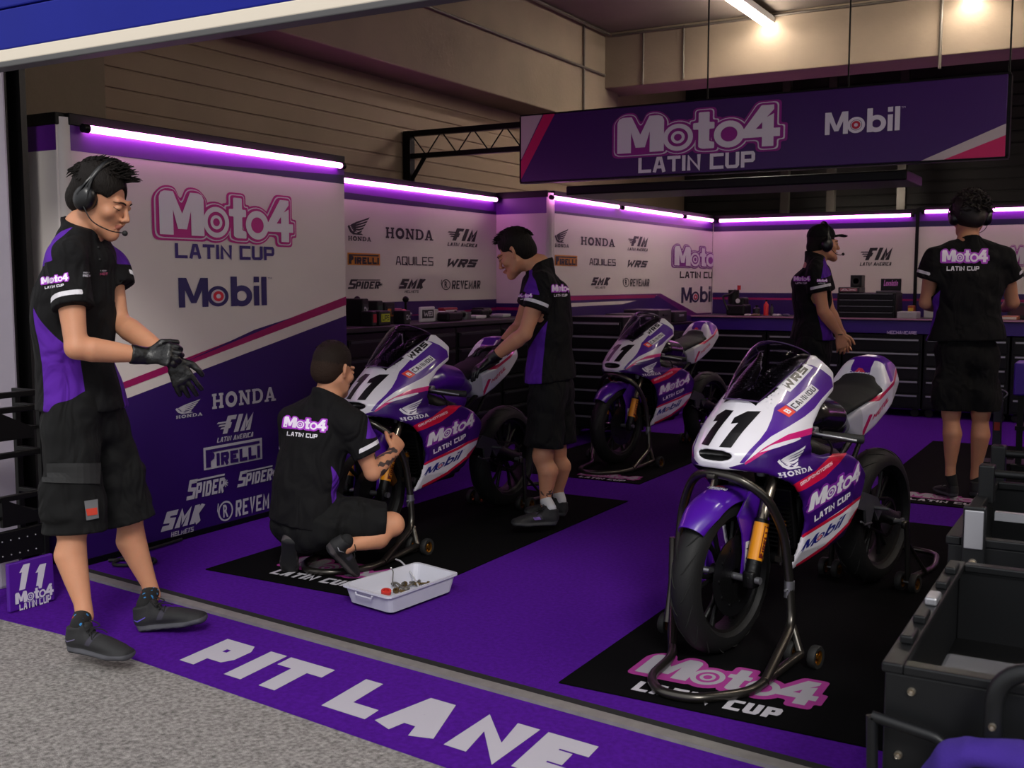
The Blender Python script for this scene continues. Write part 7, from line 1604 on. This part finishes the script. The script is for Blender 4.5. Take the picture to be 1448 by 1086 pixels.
# ============================================================ FOREGROUND CARTS
M_ext = mat('dark extrusion', '#17181a', .42, .4, spec=.4); M_ext2 = mat('grey liner', '#47484c', .6); M_bolt = mat('bolt head', '#b9b0a2', .3, .9)
def bolt(t, p, n, r=.009): n = Vector(n); mb = MB(); mb.lathe([(0, .008), (r*.4, .008), (r*.45, .004), (r*.8, .007), (r, .003), (r, 0)], p, n, 18); o = mb.build('bolt', M_bolt, t, True)
k = atz(1252, 935, .62); kf = atz(1320, 789, .62); XL = k.x; Y0, Y1 = k.y, kf.y; XR = XL+.75
t = thing('tool_cart', 'nearest dark metal cart with an open tray and big bolt heads at the lower right', 'cart', ((XL+XR)/2, (Y0+Y1)/2, 0))
mb = MB()
mb.bx((XL, Y0, .10), (XR, Y0+.02, .60), bev=.004); mb.build('front_panel', M_ext, t, True)
MB().bx((XL, Y0+.02, .10), (XL+.02, Y1, .60), bev=.004).build('side_panel', M_ext, t, True); MB().bx((XR-.02, Y0+.02, .10), (XR, Y1, .60), bev=.004).build('side_panel', M_ext, t, True); MB().bx((XL+.02, Y1-.02, .10), (XR-.02, Y1, .60), bev=.004).build('back_panel', M_ext, t, True)
MB().bx((XL+.02, Y0+.02, .40), (XR-.02, Y1-.02, .42)).build('inner_shelf', M_black, t, True); MB().bx((XL+.07, Y0+.05, .50), (XR-.10, Y0+.30, .56), bev=.01).build('grey_liner', M_ext2, t, True)
for (a, b, nm) in (((XL-.006, Y0-.006, .60), (XL+.034, Y1+.006, .62), 'rim_rail'), ((XL+.034, Y0-.006, .60), (XR+.006, Y0+.03, .62), 'rim_rail'), ((XL+.034, Y1-.03, .60), (XR+.006, Y1+.006, .62), 'rim_rail')): MB().bx(a, b, bev=.004).build(nm, M_ext, t, True)
for i in range(5): MB().bx((XL+.004, Y0+.12+i*.15, .62), (XL+.03, Y0+.19+i*.15, .638), bev=.004).build('latch', M_line if i == 2 else M_ext, t, True)
for (x, z) in ((XL+.05, .57), (XL+.03, .44), (XL+.045, .36), (XL+.10, .40), (XL+.03, .26), (XL+.20, .50), (XL+.2, .33)): bolt(t, (x, Y0-.001, z), (0, -1, 0), .012 if x > XL+.06 or z < .4 else .008)
for (y, z) in ((Y0+.1, .5), (Y0+.4, .5), (Y0+.1, .25)): bolt(t, (XL-.001, y, z), (-1, 0, 0))
mb = MB(); mb.tube(fillet([(XL-.015, Y0-.035, .52), (XL+.12, Y0-.035, .50), (XL+.13, Y0-.035, .36), (XL-.01, Y0-.035, .38), (XL-.015, Y0-.035, .52)], .03), .011, 10); mb.bx((XL+.10, Y0-.04, .38), (XL+.14, Y0, .48), bev=.004); mb.build('side_latch', M_ext, t, True)
for c_ in ((XL+.07, Y0+.07), (XR-.07, Y0+.07), (XL+.07, Y1-.07), (XR-.07, Y1-.07)): MB().cyl((c_[0]-.015, c_[1], .05), (c_[0]+.015, c_[1], .05), .05, n=20).build('castor', M_rubber, t, True)
ph = atz(1352, 930, .60); hx, hy = XL+.20, Y0-.06
mb = MB(); mb.tube(fillet([(hx, hy, .40), (hx, hy, .66), (hx+.30, hy+.04, .675)], .07, 8), .017, 14); mb.build('push_handle', M_ext, t, True)
for z in (.44, .50, .56): bolt(t, (hx-.0, hy-.016, z), (0, -1, 0), .007)
mb = MB(); mb.lathe([(0, 0), (.018, 0), (.018, .22), (.028, .235), (.028, .25), (0, .25)], (hx+.13, hy+.10, .56), (0, 0, 1), 20); mb.build('flared_post', M_ext, t, True)
mb = MB(); mb.bx((hx+.10, hy+.02, .10), (hx+.16, hy+.06, .64), bev=.006); mb.bx((hx+.19, hy, .10), (hx+.26, hy+.05, .72), bev=.006); mb.build('upright', M_ext, t, True)
cb_ = P_(1372, 1062, 1.84); cl_ = Field(cb_-Vector((.2, .12, .22)), cb_+Vector((.25, .12, .08)), .006)
cl_.limb([cb_+Vector((-.07, .02, -.10)), cb_+Vector((-.03, 0, -.02)), cb_, cb_+Vector((.08, .01, .0)), cb_+Vector((.12, .02, -.10))], [(.03, .03), (.04, .028), (.045, .025), (.045, .028), (.03, .03)], (0, 1, 0), .03); folds(cl_, .0022, 3, 26); me = cl_.mesh('cloth'); relax(me, 2)
tag(link('purple_cloth', me, mat('purple cloth', '#2c0d72', .9, bump=.2, bscale=300)), 'purple cloth draped over the nearest cart at the bottom right', 'cloth')
k = atz(1341, 759, .62); kf = atz(1365, 678, .62); XL2 = k.x; Ya, Yb = k.y, kf.y; XR2 = XL2+.8
t = thing('tool_cart', 'second dark metal cart behind the nearest one, with crossbars and a bright bolted upright', 'cart', ((XL2+XR2)/2, (Ya+Yb)/2, 0))
MB().bx((XL2, Ya, .10), (XR2, Ya+.02, .60), bev=.004).build('front_panel', M_ext, t, True); MB().bx((XL2, Ya+.02, .10), (XL2+.02, Yb, .60), bev=.004).build('side_panel', M_ext, t, True); MB().bx((XR2-.02, Ya+.02, .10), (XR2, Yb, .60), bev=.004).build('side_panel', M_ext, t, True); MB().bx((XL2+.02, Yb-.02, .10), (XR2-.02, Yb, .60)).build('back_panel', M_ext, t, True)
MB().bx((XL2+.02, Ya+.02, .3), (XR2-.02, Yb-.02, .32)).build('inner_shelf', M_black, t, True)
for (a, b) in (((XL2-.006, Ya-.006, .60), (XL2+.034, Yb+.006, .625)), ((XL2+.034, Ya-.006, .60), (XR2+.006, Ya+.03, .625)), ((XL2+.034, Yb-.03, .60), (XR2, Yb+.006, .625))): MB().bx(a, b, bev=.004).build('rim_rail', M_ext, t, True)
MB().bx((XL2+.04, Ya-.03, .2), (XL2+.10, Ya-.008, .72), bev=.005).build('bolted_upright', M_ext, t, True); MB().bx((XL2+.045, Ya-.036, .60), (XL2+.095, Ya-.03, .71), bev=.003).build('bright_plate', M_line, t, True)
for z in (.30, .42, .56): bolt(t, (XL2+.07, Ya-.031, z), (0, -1, 0), .012)
MB().bx((XL2+.10, Ya+.2, .64), (XR2, Ya+.225, .665)).build('crossbar', M_line, t, True)
for (yy, z) in ((Yb-.3, .70), (Yb+.05, .72)): MB().cyl((XL2+.02, yy, z), (XR2+.3, yy, z), .014, n=12).build('crossbar', M_ext, t, True); MB().bx((XL2+.0, yy-.03, .60), (XL2+.05, yy+.03, z+.03), bev=.006).build('bar_bracket', M_ext, t, True)
for c_ in ((XL2+.07, Ya+.07), (XR2-.07, Ya+.07), (XL2+.07, Yb-.07), (XR2-.07, Yb-.07)): MB().cyl((c_[0]-.015, c_[1], .05), (c_[0]+.015, c_[1], .05), .05, n=20).build('castor', M_rubber, t, True)
# post stand and trolley beside the tall man
p = P_(1408, 660, 7.6); p = atz(1408, 655); t = thing('post_stand', 'slim grey post stand with a hooked top right of the tall man', 'stand', (p.x, p.y, 0))
zt_ = CAMH-(556-398)*((-p.x*math.sin(YAW)+p.y*math.cos(YAW)))/FPX
MB().bx((p.x-.03, p.y-.02, .02), (p.x+.03, p.y+.02, zt_), bev=.006).build('post', mat('post grey violet', '#2b2938', .5, .3), t, True); MB().bx((p.x-.12, p.y-.10, 0), (p.x+.12, p.y+.10, .02), bev=.004).build('foot', M_black, t, True)
MB().tube(catmull([(p.x-.03, p.y, zt_-.04), (p.x-.06, p.y, zt_), (p.x, p.y, zt_+.03), (p.x+.06, p.y, zt_), (p.x+.03, p.y, zt_-.04)], 5), .006, 8).build('hook', M_chip, t, True); MB().bx((p.x-.02, p.y-.024, .25), (p.x+.02, p.y-.02, .31)).build('warning_label', mat('label red', '#b03222', .5), t, True)
p = atz(1452, 665); t = thing('tool_trolley', 'small trolley with a purple top box at the right edge behind the carts', 'trolley', (p.x+.1, p.y, 0))
MB().bx((p.x-.10, p.y-.15, .55), (p.x+.35, p.y+.15, .78), bev=.01).build('top_box', mat('trolley purple', '#3d1590', .4), t, True); MB().bx((p.x-.07, p.y-.12, .06), (p.x-.03, p.y-.08, .55)).build('post', M_black, t, True); MB().bx((p.x+.25, p.y-.12, .06), (p.x+.29, p.y-.08, .55)).build('post', M_black, t, True); MB().bx((p.x-.10, p.y-.15, 0), (p.x+.35, p.y+.15, .06), bev=.01).build('base', M_black, t, True); MB().bx((p.x-.08, p.y-.13, .3), (p.x+.33, p.y+.13, .33)).build('shelf', M_black, t, True)
